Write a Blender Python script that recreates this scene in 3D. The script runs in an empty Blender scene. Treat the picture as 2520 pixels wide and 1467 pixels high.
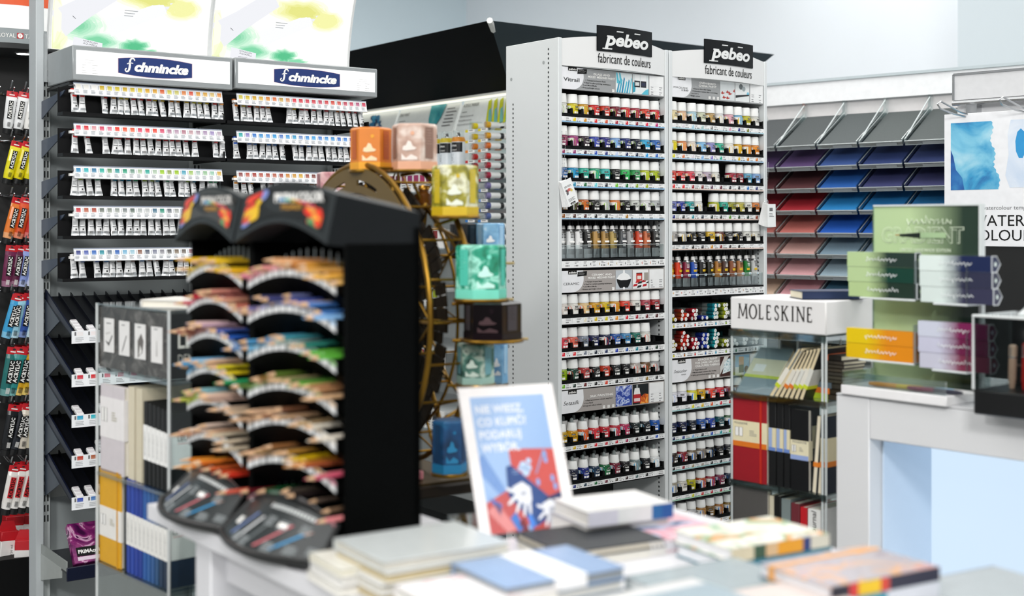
import bpy, bmesh, math, random
from math import sin, cos, pi, radians, atan2, sqrt
from mathutils import Matrix, Vector

# ------------------------------------------------------------------ camera, world, lights, exposure
W_PX, H_PX, F_PX = 2520.0, 1467.0, 3150.0
U0, V0, HC = 1260.0, 556.0, 1.50          # vanishing centre of the picture and eye height
SC = bpy.context.scene
COL = SC.collection
cam_d = bpy.data.cameras.new('camera')
cam_d.sensor_width = 36.0
cam_d.lens = 36.0 * F_PX / W_PX
cam_d.shift_y = -(H_PX / 2 - V0) / W_PX
cam_d.clip_start = 0.05
cam_d.dof.use_dof = True
cam_d.dof.focus_distance = 4.3
cam_d.dof.aperture_fstop = 2.45
cam = bpy.data.objects.new('camera', cam_d)
COL.objects.link(cam)
cam.location = (0, 0, HC)
cam.rotation_euler = (pi / 2, 0, 0)
SC.camera = cam
SC.view_settings.view_transform = 'Standard'
SC.view_settings.look = 'None'
SC.view_settings.gamma = 1.0
SC.view_settings.use_curve_mapping = False
SC.view_settings.exposure = 0.14
SC.cycles.transparent_max_bounces = 24

wd = bpy.data.worlds.new('daylight')
SC.world = wd
wd.use_nodes = True
wd.node_tree.nodes['Background'].inputs[0].default_value = (0.93, 0.97, 1.0, 1)
wd.node_tree.nodes['Background'].inputs[1].default_value = 0.34


def area(name, loc, sx, sy, power, col=(1, 0.985, 0.96), rot=(0, 0, 0)):
    l = bpy.data.lights.new(name, 'AREA')
    l.shape = 'RECTANGLE'
    l.size, l.size_y, l.energy, l.color = sx, sy, power, col
    o = bpy.data.objects.new(name, l)
    o.location, o.rotation_euler = loc, rot
    COL.objects.link(o)
    return o


AX = radians(37.0)                        # the shop's grid, seen askew
for i, (lx, ly) in enumerate(((-2.6, 2.2), (0.2, 1.2), (-0.6, 3.0), (2.2, 3.2), (0.6, 5.2), (-1.9, 5.4), (3.3, 5.4), (-1.2, 7.6), (2.2, 7.0))):  # last lamp is added to brighten the right back wall
    area('ceiling_area_light', (lx, ly, 3.60), 1.8, 1.8, (22, 6, 15, 32, 32, 34, 32, 28, 27)[i], (1, 0.985, 0.965), (0, 0, AX))

for i, lx in enumerate((-2.2, 0.3, 2.8)):     # unseen fill lamps, added behind the camera to brighten upright faces
    area('front_fill_light', (lx, -1.2, 3.35), 0.9, 0.5, (92, 78, 30)[i], (1, 0.985, 0.965), (radians(58), 0, radians(-8 * (lx - .3))))

# ------------------------------------------------------------------ helpers
R = random.Random(7)


def lin(h):
    h = h.lstrip('#')
    out = []
    for i in (0, 2, 4):
        c = int(h[i:i + 2], 16) / 255
        out.append(c / 12.92 if c <= 0.04045 else ((c + 0.055) / 1.055) ** 2.4)
    return (*out, 1.0)


_MATS = {}


def _new(key):
    m = bpy.data.materials.new(key)
    m.use_nodes = True
    nt = m.node_tree
    return m, nt, nt.nodes['Principled BSDF']


def mat(h, rough=0.5, metal=0.0, spec=0.5, vary=0.06, scale=40.0, bump=0.0):
    """Painted, moulded or printed surface with a little procedural wear in its colour and gloss."""
    key = ('m', h, rough, metal, spec, vary, scale, bump)
    if key in _MATS:
        return _MATS[key]
    m, nt, b = _new('surface_' + h.strip('#'))
    tc = nt.nodes.new('ShaderNodeTexCoord')
    no = nt.nodes.new('ShaderNodeTexNoise')
    no.inputs['Scale'].default_value = scale
    no.inputs['Detail'].default_value = 1.0
    nt.links.new(tc.outputs['Object'], no.inputs['Vector'])
    c = lin(h)
    mx = nt.nodes.new('ShaderNodeMix')
    mx.data_type = 'RGBA'
    mx.inputs['A'].default_value = tuple(max(0, x * (1 - vary)) for x in c[:3]) + (1,)
    mx.inputs['B'].default_value = tuple(min(1, x * (1 + vary)) for x in c[:3]) + (1,)
    nt.links.new(no.outputs['Fac'], mx.inputs['Factor'])
    nt.links.new(mx.outputs['Result'], b.inputs['Base Color'])
    b.inputs['Roughness'].default_value = rough
    b.inputs['Metallic'].default_value = metal
    b.inputs['Specular IOR Level'].default_value = spec
    if bump:
        bp = nt.nodes.new('ShaderNodeBump')
        bp.inputs['Strength'].default_value = bump
        bp.inputs['Distance'].default_value = 0.002
        nt.links.new(no.outputs['Fac'], bp.inputs['Height'])
        nt.links.new(bp.outputs['Normal'], b.inputs['Normal'])
    _MATS[key] = m
    return m


def clear(tint='f4f8f8', gloss=0.10, edge=0.35):
    """Thin clear acrylic: see-through with a skin of reflection that grows at grazing angles."""
    key = ('c', tint, gloss, edge)
    if key in _MATS:
        return _MATS[key]
    m = bpy.data.materials.new('clear_acrylic')
    m.use_nodes = True
    nt = m.node_tree
    nt.nodes.clear()
    out = nt.nodes.new('ShaderNodeOutputMaterial')
    tr = nt.nodes.new('ShaderNodeBsdfTransparent')
    tr.inputs[0].default_value = lin(tint)
    gl = nt.nodes.new('ShaderNodeBsdfGlossy')
    gl.inputs['Roughness'].default_value = 0.06
    gl.inputs[0].default_value = (0.95, 0.97, 0.97, 1)
    lw = nt.nodes.new('ShaderNodeLayerWeight')
    lw.inputs[0].default_value = edge
    mr = nt.nodes.new('ShaderNodeMapRange')
    mr.inputs['To Min'].default_value = gloss * 0.5
    mr.inputs['To Max'].default_value = min(1, gloss * 4)
    nt.links.new(lw.outputs['Facing'], mr.inputs['Value'])
    mx = nt.nodes.new('ShaderNodeMixShader')
    nt.links.new(mr.outputs[0], mx.inputs[0])
    nt.links.new(tr.outputs[0], mx.inputs[1])
    nt.links.new(gl.outputs[0], mx.inputs[2])
    nt.links.new(mx.outputs[0], out.inputs[0])
    _MATS[key] = m
    return m


def glow(h, strength):
    key = ('g', h, strength)
    if key in _MATS:
        return _MATS[key]
    m, nt, b = _new('lit_' + h.strip('#'))
    b.inputs['Base Color'].default_value = (0.02, 0.02, 0.02, 1)
    b.inputs['Roughness'].default_value = 0.5
    b.inputs['Emission Color'].default_value = lin(h)
    b.inputs['Emission Strength'].default_value = strength
    _MATS[key] = m
    return m


def blotch(name, stops, scale=8.0, detail=3.0, dist=0.6, rough=0.45, emit=0.0, kind='noise', stretch=(1, 1, 1), offset=(0, 0, 0)):
    """Printed picture of soft blots: noise or cells pushed through a colour ramp of (position, hex)."""
    key = ('b', name, tuple(stops), scale, detail, dist, rough, emit, kind, stretch, offset)
    if key in _MATS:
        return _MATS[key]
    m, nt, b = _new('print_' + name)
    tc = nt.nodes.new('ShaderNodeTexCoord')
    mp = nt.nodes.new('ShaderNodeMapping')
    mp.inputs['Scale'].default_value = stretch
    mp.inputs['Location'].default_value = offset
    nt.links.new(tc.outputs['Object'], mp.inputs['Vector'])
    if kind == 'cells':
        no = nt.nodes.new('ShaderNodeTexVoronoi')
        no.inputs['Scale'].default_value = scale
        src = nt.nodes.new('ShaderNodeSeparateColor')
        nt.links.new(no.outputs['Color'], src.inputs[0])
        fac = src.outputs[0]
    elif kind == 'grad':
        no = nt.nodes.new('ShaderNodeSeparateXYZ')
        fac = no.outputs[0]
    else:
        no = nt.nodes.new('ShaderNodeTexNoise')
        no.inputs['Scale'].default_value = scale
        no.inputs['Detail'].default_value = detail
        no.inputs['Distortion'].default_value = dist
        fac = no.outputs['Fac']
    nt.links.new(mp.outputs[0], no.inputs['Vector'])
    rp = nt.nodes.new('ShaderNodeValToRGB')
    el = rp.color_ramp.elements
    while len(el) < len(stops):
        el.new(0.5)
    for e, (p, h) in zip(el, stops):
        e.position = p
        e.color = lin(h)
    if kind == 'cells':
        rp.color_ramp.interpolation = 'CONSTANT'
    nt.links.new(fac, rp.inputs[0])
    nt.links.new(rp.outputs[0], b.inputs['Base Color'])
    b.inputs['Roughness'].default_value = rough
    if emit:
        nt.links.new(rp.outputs[0], b.inputs['Emission Color'])
        b.inputs['Emission Strength'].default_value = emit
    _MATS[key] = m
    return m


def T(x=0, y=0, z=0, rz=0, rx=0, ry=0):
    return Matrix.Translation((x, y, z)) @ Matrix.Rotation(rz, 4, 'Z') @ Matrix.Rotation(ry, 4, 'Y') @ Matrix.Rotation(rx, 4, 'X')


_TXT = {}


def glyphs(s, bold, shear, res):
    key = (s, bold, shear, res)
    if key not in _TXT:
        c = bpy.data.curves.new('lettering', 'FONT')
        c.body, c.offset, c.shear, c.resolution_u = s, bold, shear, res
        o = bpy.data.objects.new('lettering', c)
        m = bpy.data.meshes.new_from_object(o)
        v = [(p.co.x, p.co.y) for p in m.vertices]
        f = [tuple(p.vertices) for p in m.polygons]
        _TXT[key] = (v, f)
        bpy.data.objects.remove(o)
        bpy.data.meshes.remove(m)
        bpy.data.curves.remove(c)
    return _TXT[key]


class MB:
    """Collects shapes into ONE mesh; M places what is added next, W bends it (printing round a jar)."""

    def __init__(s):
        s.v, s.f, s.mi, s.mats, s.M, s.W = [], [], [], [], Matrix.Identity(4), None

    def add(s, vs, fs, m):
        if m not in s.mats:
            s.mats.append(m)
        k, n = s.mats.index(m), len(s.v)
        for p in vs:
            if s.W:
                p = s.W(*p)
            s.v.append(s.M @ Vector(p))
        for f in fs:
            s.f.append([n + i for i in f])
            s.mi.append(k)
        return s

    def poly(s, pts, m):
        return s.add(pts, [list(range(len(pts)))], m)

    def box(s, x0, x1, y0, y1, z0, z1, m, bev=0.0, seg=1):
        if x0 > x1: x0, x1 = x1, x0
        if y0 > y1: y0, y1 = y1, y0
        if z0 > z1: z0, z1 = z1, z0
        if bev > 0:
            bm = bmesh.new()
            bmesh.ops.create_cube(bm, size=1.0)
            for v in bm.verts:
                v.co = Vector(((x0 + x1) / 2 + v.co.x * (x1 - x0), (y0 + y1) / 2 + v.co.y * (y1 - y0), (z0 + z1) / 2 + v.co.z * (z1 - z0)))
            bmesh.ops.bevel(bm, geom=list(bm.edges), offset=min(bev, 0.45 * min(x1 - x0, y1 - y0, z1 - z0)), segments=seg, affect='EDGES', profile=0.5)
            bm.verts.index_update()
            s.add([tuple(v.co) for v in bm.verts], [[v.index for v in f.verts] for f in bm.faces], m)
            bm.free()
            return s
        v = [(x0, y0, z0), (x1, y0, z0), (x1, y1, z0), (x0, y1, z0), (x0, y0, z1), (x1, y0, z1), (x1, y1, z1), (x0, y1, z1)]
        return s.add(v, [(3, 2, 1, 0), (4, 5, 6, 7), (0, 1, 5, 4), (1, 2, 6, 5), (2, 3, 7, 6), (3, 0, 4, 7)], m)

    def quad(s, x0, x1, z0, z1, y, m):
        return s.poly([(x0, y, z0), (x1, y, z0), (x1, y, z1), (x0, y, z1)], m)

    def prism(s, pts, y0, y1, m):
        """outline pts (x,z), counter-clockwise seen from the front (-y), pushed from y0 to y1"""
        n = len(pts)
        v = [(x, y0, z) for x, z in pts] + [(x, y1, z) for x, z in pts]
        f = [list(range(n)), list(range(2 * n - 1, n - 1, -1))] + [((i + 1) % n, i, n + i, n + (i + 1) % n) for i in range(n)]
        return s.add(v, f, m)

    def slab(s, pts, z0, z1, m):
        """outline pts (x,y) counter-clockwise from above, between z0 and z1"""
        n = len(pts)
        v = [(x, y, z1) for x, y in pts] + [(x, y, z0) for x, y in pts]
        f = [list(range(n)), list(range(2 * n - 1, n - 1, -1))] + [((i + 1) % n, i, n + i, n + (i + 1) % n) for i in range(n)]
        return s.add(v, f, m)

    def hexa(s, a, b, m):
        """eight corners: loop a (4 points) joined to loop b (4 points)"""
        return s.add(list(a) + list(b), [(0, 1, 2, 3), (7, 6, 5, 4)] + [((i + 1) % 4, i, 4 + i, 4 + (i + 1) % 4) for i in range(4)], m)

    def lathe(s, prof, m, n=16, a0=0.0, a1=2 * pi):
        full = abs(a1 - a0 - 2 * pi) < 1e-6
        k = n if full else n + 1
        v, f = [], []
        for r, z in prof:
            for i in range(k):
                a = a0 + (a1 - a0) * i / n
                v.append((r * sin(a), -r * cos(a), z))
        for j in range(len(prof) - 1):
            for i in range(n):
                b = (i + 1) % k
                f.append((j * k + i, j * k + b, (j + 1) * k + b, (j + 1) * k + i))
        if full:
            if prof[0][0] > 1e-6:
                f.append(list(range(k - 1, -1, -1)))
            if prof[-1][0] > 1e-6:
                f.append([(len(prof) - 1) * k + i for i in range(k)])
        return s.add(v, f, m)

    def tube(s, path, r, m, n=6, closed=False):
        P = [Vector(p) for p in path]
        v, f, up = [], [], None
        N = len(P)
        for i, p in enumerate(P):
            a = P[(i - 1) % N] if (closed or i > 0) else p
            b = P[(i + 1) % N] if (closed or i < N - 1) else p
            t = (b - a).normalized()
            if up is None:
                up = Vector((0, 0, 1)) if abs(t.z) < 0.9 else Vector((0, 1, 0))
            side = t.cross(up).normalized()
            up = side.cross(t).normalized()
            rr = r[i] if isinstance(r, (list, tuple)) else r
            for k in range(n):
                w = 2 * pi * k / n
                v.append(tuple(p + (side * cos(w) + up * sin(w)) * rr))
        for i in range(N if closed else N - 1):
            j = (i + 1) % N
            for k in range(n):
                q = (k + 1) % n
                f.append((i * n + k, i * n + q, j * n + q, j * n + k))
        if not closed:
            f.append(list(range(n - 1, -1, -1)))
            f.append([(N - 1) * n + k for k in range(n)])
        return s.add(v, f, m)

    def disc(s, x, y, z, r, m, n=12):
        """flat disc facing -y"""
        return s.poly([(x + r * sin(2 * pi * i / n), y, z - r * cos(2 * pi * i / n)) for i in range(n)], m)

    def text(s, t, x, z, size, m, y=0.0, al='C', bold=0.0, shear=0.0, sx=1.0, rot=0.0, res=2, w=None):
        """lettering facing -y; w squeezes the line to that width"""
        v, f = glyphs(t, bold, shear, res)
        if not v:
            return s
        lo, hi = min(p[0] for p in v), max(p[0] for p in v)
        kx = size * sx
        if w:
            kx = w / (hi - lo)
        off = {'C': -(lo + hi) / 2, 'L': -lo, 'R': -hi}[al]
        ca, sa = cos(rot), sin(rot)
        q = []
        for a, b in v:
            a, b = (a + off) * kx, b * size
            q.append((x + a * ca - b * sa, y, z + a * sa + b * ca))
        return s.add(q, f, m)

    def lines(s, x0, x1, z0, z1, n, m, y=0.0, fill=0.5, ragged=0.4, rr=None):
        """n rows of small print"""
        rr = rr or R
        h = (z1 - z0) / n
        for i in range(n):
            b = x1 - (x1 - x0) * ragged * rr.random()
            s.quad(x0, b, z1 - h * (i + fill), z1 - h * i, y, m)
        return s

    def mesh(s, name, angle=0.7):
        me = bpy.data.meshes.new(name)
        me.from_pydata([tuple(p) for p in s.v], [], s.f)
        for m in s.mats:
            me.materials.append(m)
        me.polygons.foreach_set('material_index', s.mi)
        me.polygons.foreach_set('use_smooth', [True] * len(s.f))
        me.set_sharp_from_angle(angle=angle)
        return me

    def build(s, name, parent=None, M=None):
        return put(s.mesh(name), name, parent, M)


def put(me, name, parent=None, M=None):
    o = bpy.data.objects.new(name, me)
    COL.objects.link(o)
    if parent is not None:
        o.parent = parent
    if M is not None:
        o.matrix_basis = M
    return o


def empty(name, M=None):
    o = bpy.data.objects.new(name, None)
    o.empty_display_size = 0.05
    COL.objects.link(o)
    if M is not None:
        o.matrix_basis = M
    return o


def tag(o, label=None, cat=None, group=None, kind=None):
    for k, x in (('label', label), ('category', cat), ('group', group), ('kind', kind)):
        if x:
            o[k] = x
    return o


_MESH = {}


def cached(key, fn):
    """meshes of a repeated thing, built once: [(part name, mesh, index of the part it belongs to or -1)]"""
    if key not in _MESH:
        _MESH[key] = fn()
    return _MESH[key]


def inst(name, parts, M, label, cat, group=None):
    """one individual: its root (the first mesh when that carries the thing's own name, else an Empty) and its parts"""
    if parts[0][0] == name:
        root = put(parts[0][1], name, None, M)
        objs = [root]
        rest = parts[1:]
    else:
        root = empty(name, M)
        objs, rest = [], parts
    for pn, me, pi_ in rest:
        objs.append(put(me, pn, objs[pi_] if pi_ >= 0 else root))
    return tag(root, label, cat, group)


def px(u, v, d):
    return Vector(((u - U0) / F_PX * d, d, HC + (V0 - v) / F_PX * d))


class Fr:
    """A fixture's own axes: x along its face to the right, y away from the viewer, z up (world height)."""

    def __init__(s, o, yaw):
        s.o, s.yaw = Vector((o[0], o[1], 0)), yaw
        s.ex, s.ey = Vector((cos(yaw), sin(yaw), 0)), Vector((-sin(yaw), cos(yaw), 0))

    def w(s, x, y, z):
        return s.o + s.ex * x + s.ey * y + Vector((0, 0, z))

    def M(s, x=0, y=0, z=0, rz=0, rx=0, ry=0):
        return Matrix.Translation(s.w(x, y, z)) @ Matrix.Rotation(s.yaw + rz, 4, 'Z') @ Matrix.Rotation(ry, 4, 'Y') @ Matrix.Rotation(rx, 4, 'X')

    def _ray(s, u, v):
        d = Vector(((u - U0) / F_PX, 1.0, (V0 - v) / F_PX))
        o = Vector((0, 0, HC)) - s.o
        return (o.dot(s.ex), o.dot(s.ey), HC), (d.dot(s.ex), d.dot(s.ey), d.z)

    def hit(s, u, v, y=0.0):
        """x, z where the sight line through (u, v) meets the face at depth y"""
        o, d = s._ray(u, v)
        t = (y - o[1]) / d[1]
        return o[0] + d[0] * t, o[2] + d[2] * t

    def side(s, u, v, x=0.0):
        o, d = s._ray(u, v)
        t = (x - o[0]) / d[0]
        return o[1] + d[1] * t, o[2] + d[2] * t

    def flat(s, u, v, z):
        o, d = s._ray(u, v)
        t = (z - o[2]) / d[2]
        return o[0] + d[0] * t, o[1] + d[1] * t


ORD = 'first second third fourth fifth sixth seventh eighth ninth tenth eleventh twelfth thirteenth fourteenth fifteenth sixteenth seventeenth eighteenth nineteenth twentieth'.split()
ORD += ['twenty-' + x for x in ORD[:9]] + ['thirtieth'] + ['thirty-' + x for x in ORD[:9]]

PAL = {'black': '151515', 'charcoal': '383838', 'grey': '888888', 'silver grey': 'b4b4b0', 'white': 'ececea', 'cream': 'e8dcb8', 'red': 'd02028', 'dark red': '7a1822', 'crimson': 'a81c38',
       'scarlet': 'e04028', 'orange': 'e07820', 'amber': 'd8a018', 'yellow': 'e0cc18', 'olive': '98901c', 'lime green': '90b828', 'green': '28903c', 'dark green': '14442c', 'sea green': '30a080',
       'turquoise': '38b0c0', 'sky blue': '80b4dc', 'blue': '2858b0', 'navy blue': '18204c', 'violet': '5048a0', 'lilac': 'b0a4c4', 'magenta': 'b01c70', 'plum': '5c2048', 'pink': 'e08898',
       'brown': '5a3420', 'tan': 'b08858', 'ochre': 'b88420', 'peach': 'e8b090', 'mauve': '946a8c'}
_PL = {k: tuple(int(h[i:i + 2], 16) for i in (0, 2, 4)) for k, h in PAL.items()}


def cname(h):
    c = tuple(int(h[i:i + 2], 16) for i in (0, 2, 4))
    return min(_PL, key=lambda k: sum((a - b) ** 2 for a, b in zip(_PL[k], c)))


def mixc(a, b, t):
    return ''.join('%02x' % int(round(int(a[i:i + 2], 16) * (1 - t) + int(b[i:i + 2], 16) * t)) for i in (0, 2, 4))


WHITE = mat('f0f1f0', 0.45)
OFFW = mat('e3e3e2', 0.4)
LGREY = mat('c9cdce', 0.45)
MGREY = mat('9a9fa0', 0.5)
BLACK = mat('08090a', 0.5, spec=.15)
SATIN = mat('101113', 0.38, spec=.2)
INK = mat('111111', 0.6, spec=.2)
INKG = mat('6a6a6c', 0.6)
PAPER = mat('f2f1ee', 0.7)
STEEL = mat('c4c6c8', 0.25, 1.0)
CLEAR = clear()


def struct(mb, name):
    return tag(mb.build(name), kind='structure')
# ------------------------------------------------------------------ the room
WALLM = mat('eef3f8', 0.85, vary=0.01, scale=3)
WALL_DIM = mat('dcebf2', 0.85, vary=0.01, scale=3)  # left wall: its dimmer, bluer light is put into the colour
FLOORM = mat('a9a9a6', 0.35, vary=0.05, scale=6)
CEILM = mat('f1f1ef', 0.9, vary=0.01, scale=3)

mb = MB(); mb.box(-9, 9, -3.0, 13, -0.1, 0.0, FLOORM); struct(mb, 'floor')
mb = MB(); mb.box(-9, 9, -3.0, 13, 3.7, 3.8, CEILM); struct(mb, 'ceiling')
WC = Fr(px(1148, 556, 10.6), AX)           # far corner where the two walls meet
mb = MB(); mb.M = WC.M(); mb.box(-9.5, 0, 0, 0.12, 0, 3.7, WALL_DIM); struct(mb, 'wall_left')
mb = MB(); mb.M = WC.M(0, 0, 0, -pi / 2); mb.box(0, 14, 0, 0.12, 0, 3.7, WALLM); struct(mb, 'wall_right')

# pillar behind the watercolour board
FP = Fr(px(2357, 556, 5.9), radians(-40))
mb = MB(); mb.M = FP.M(); mb.box(0, 1.2, 0, 0.5, 0, 3.7, mat('c4ced3', 0.85, vary=0.01, scale=3)); struct(mb, 'pillar')

# ------------------------------------------------------------------ the black-topped gondola at the back
FG = Fr(px(1256, 556, 5.75), radians(-53))   # x along the product face (towards the right = towards us), y into the gondola
def gz(v, d=5.75): return HC + (V0 - v) / F_PX * d
zt, zb = gz(50, 5.16), gz(220)
gl_len, gr_len = 3.2, 1.28
lean = 0.42
g = empty('display_gondola', FG.M())
tag(g, 'black-topped gondola behind the white paint racks, lit picture boards under its leaning header', 'gondola')
HB = mat('05080b', 0.7, spec=.06)
HT = mat('2b3b43', 0.6, spec=.3)
mb = MB()  # header board along the product face, leaning out at the top; local y negative = towards the shopper
mb.hexa([(-gl_len, 0, zb), (0, 0, zb), (lean, -lean, zt), (-gl_len, -lean, zt)], [(-gl_len, 0.03, zb), (-0.03, 0.03, zb), (lean - 0.03, -lean + 0.03, zt), (-gl_len, -lean + 0.03, zt)], HB)
mb.build('header_board', g)
mb = MB()  # end header board
mb.hexa([(0, 0, zb), (0, gr_len, zb), (lean, gr_len, zt), (lean, -lean, zt)], [(-0.03, 0.03, zb), (-0.03, gr_len, zb), (lean - 0.03, gr_len, zt), (lean - 0.03, -lean + 0.03, zt)], HT)
tag(mb.build('header_board', g), 'slate grey header board')
mb = MB()
mb.tube([(0.004, -0.004, zb + 0.08), (lean * 1.0, -lean * 1.0, zt)], 0.013, mat('e4e6e2', .4), 8)
mb.build('corner_strip', g)
mb = MB(); mb.box(-gl_len, -0.02, 0.25, 0.29, 0.0, zb, mat('d8dad8', 0.6)); mb.build('back_panel', g)
mb = MB(); mb.box(-0.03, 0.0, 0.28, gr_len, 0.0, zb, mat('d8dad8', 0.6)); mb.build('end_panel', g)
mb = MB(); mb.box(-gl_len, 0, -0.02, 0.5, 0, 0.12, BLACK); mb.build('plinth', g)
# strip light tucked under the header
mb = MB(); mb.box(-gl_len, -0.02, 0.0, 0.05, zb - 0.012, zb - 0.002, mat('e8e8e0', 0.4)); mb.box(-gl_len, -0.02, 0.004, 0.045, zb - 0.017, zb - 0.012, glow('fffbe8', 1.0)); mb.build('strip_light', g)

# picture boards leaning under the light
def gx(u, v=300): return FG.hit(u, v, 0.0)[0]
boards = [(880, 972, 'blue'), (974, 1126, 'spray'), (1130, 1290, 'marker')]
for u0, u1, kindb in boards:
    x0, x1 = gx(u0), gx(u1)
    if kindb == 'marker': x1 = -0.015
    z1, z0 = zb - 0.022, zb - 0.165
    mb = MB()
    S = 0.05
    mb.hexa([(x0 + .012, -0.03, z0), (x1, -0.03, z0), (x1 - .012, 0.03, z1), (x0, 0.03, z1)], [(x0 + .012, -0.022, z0), (x1, -0.022, z0), (x1 - .012, 0.038, z1), (x0, 0.038, z1)], mat('e4e9e6', 0.4))
    b = mb.build('picture_board', g)
    ang = atan2(0.06, z1 - z0)
    Mx = T((x0 + x1) / 2, -0.033, z0 + 0.004, 0, -ang)
    w = x1 - x0
    hh = (z1 - z0) / cos(ang)
    mb = MB(); mb.M = Mx
    def bz(f): return hh * f
    if kindb == 'spray':
        mb.text('SPRAY PAINT', -w * .46, bz(.70), hh * .16, INK, -.001, 'L', sx=.62)
        mb.quad(-w * .44, -w * .33, bz(.52), bz(.535), -.001, INK)
        for k, t in enumerate(('Professional, lightfast paint with fine art', 'pigments. Water-based, durable and permanent.', 'Use on a range of surfaces.')):
            mb.text(t, -w * .46, bz(.36 - k * .13), hh * .085, INKG, -.001, 'L', sx=.7)
        tm = blotch('teal_drop', ((.3, '1d7f8c'), (.5, '3aa3a8'), (.7, '8accc9')), 9)
        pts = [(w * .03, bz(.98)), (w * .06, bz(.5)), (w * .10, bz(.25)), (w * .15, bz(.12)), (w * .20, bz(.2)), (w * .25, bz(.5)), (w * .27, bz(.98))]
        mb.poly([(a, -.001, c) for a, c in pts], tm)
        mb.lines(w * .31, w * .47, bz(.1), bz(.8), 6, INKG, -.001, .25)
    elif kindb == 'marker':
        mb.text('ACRYLIC MARKER', -w * .46, bz(.76), hh * .16, INK, -.001, 'L', sx=.62)
        mb.quad(-w * .44, -w * .34, bz(.58), bz(.595), -.001, INK)
        for k, t in enumerate(('Professional acrylic paint with', 'fine art pigments in a marker', 'Giving you precision and permanence')):
            mb.text(t, -w * .46, bz(.42 - k * .14), hh * .09, INKG, -.001, 'L', sx=.66)
        for k in range(4):
            cx = w * (.10 + k * .115)
            mb.poly([(cx - w * .05, -.001, bz(.86)), (cx + .0, -.001, bz(.94)), (cx + w * .13, -.001, bz(.12)), (cx + w * .05, -.001, bz(.06))], mat('c2c81c', .5))
            mb.poly([(cx + w * .02, -.0015, bz(.55)), (cx + w * .05, -.0015, bz(.62)), (cx + w * .16, -.0015, bz(.12)), (cx + w * .10, -.0015, bz(.08))], mat('6fb2a8', .5))
    else:
        rr = random.Random(3)
        bl = mat('135a86', .5)
        for k in range(34):
            a, c = w * rr.uniform(-.30, .06), bz(rr.uniform(.06, .9))
            l = w * rr.uniform(.06, .16); q = rr.uniform(-.9, .9)
            mb.poly([(a, -.001 - k * 1e-5, c), (a + l * .2, -.001 - k * 1e-5, c - hh * .1), (a + l, -.001 - k * 1e-5, c - hh * .16 * (1 + q)), (a + l * .7, -.001 - k * 1e-5, c + hh * .05)], mat(rr.choice(('0f4f7c', '1a6a92', '0c3a60', '2a86a8')), .5))
        mb.lines(w * .2, w * .44, bz(.1), bz(.3), 2, INKG, -.001, .3)
    mb.build('print', b)

# shelf boards with price rails
shelfz = [gz(400, 5.8), gz(480, 5.8) - .03, gz(560, 5.8)]
for k, (v, tall) in enumerate(((418, 1), (566, 1), (720, 1), (880, 1), (1040, 1))):
    z = gz(v, 5.6)
    mb = MB()
    xa, xb = gx(840), gx(1166)
    mb.box(xa, xb, -0.16, 0.25, z - 0.012, z, LGREY)
    sh = mb.build('shelf', g)
    mb = MB()
    mb.box(xa, xb, -0.168, -0.16, z - 0.085, z + 0.005, PAPER)
    mb.box(xa, xb, -0.172, -0.168, z - 0.09, z - 0.084, mat('9aa4a8', .4))
    rr = random.Random(k)
    x = xa + .02
    pal = ['c9c020', '9a1a5c', 'b01c50', 'a8b818', 'c2c018', '222a4a', '183a7a', '20304a', '8a1a1a', '202020']
    if k == 0:
        pal = ['8a1660', '9a1a58', 'a81a58', '7a1850']
    while x < xb - .05:
        mb.quad(x, x + .042, z - .042, z - .004, -0.1686, mat(rr.choice(pal), .5))
        mb.lines(x, x + .04, z - .075, z - .05, 2, INKG, -0.1686, .4, rr=rr)
        x += .054
    mb.build('price_rail', sh)

# spray cans (only those in sight)
def spray_can(h):
    def f():
        body, lab, cap, noz = MB(), MB(), MB(), MB()
        r = .033
        body.lathe([(0, 0), (r, 0), (r, .15), (r * .93, .156), (r * .86, .166), (r * .6, .172), (0, .172)], mat('e6edf2', .3), 24)
        top = MB()
        top.lathe([(r * 1.005, .146), (r * 1.0, .152), (r * .9, .162), (r * .84, .168)], mat(h, .35), 24)
        lab.W = lambda x, y, z: ((r + .0004 - y) * sin(x / r), -(r + .0004 - y) * cos(x / r), z)
        for i in range(10):
            a = -.05 + i * .01
            lab.quad(a, a + .01, .098, .143, 0, mat('111214', .4))
        lab.text('liquitex', 0, .124, .014, PAPER, -.0002, bold=.02, w=.045)
        lab.lines(-.022, .022, .119, .123, 1, PAPER, -.0002, .3, 0)
        lab.text('SPRAY PAINT', 0, .104, .009, PAPER, -.0002, bold=.02, w=.046)
        rr = random.Random(5)
        lab.lines(-.014, .014, .055, .09, 6, INK, -.0002, .5, .5, rr)
        lab.text('* * *', 0, .046, .01, INK, -.0002, w=.02)
        lab.lines(-.022, .022, .008, .036, 5, INKG, -.0002, .6, .2, rr)
        cap.lathe([(r * .8, .168), (r * .78, .196), (r * .74, .198)], CLEAR, 20)
        noz.lathe([(0, .168), (.008, .168), (.0085, .184), (.006, .190), (0, .190)], mat('17181a', .5), 12)
        noz.box(-.003, .003, -.0105, -.006, .178, .184, PAPER)
        return [('spray_can', body.mesh('spray_can'), -1), ('shoulder_ring', top.mesh('shoulder_ring'), 0), ('label', lab.mesh('label'), 0), ('cap', cap.mesh('cap'), 0), ('nozzle', noz.mesh('nozzle'), 0)]
    return cached(('can', h), f)

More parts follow.
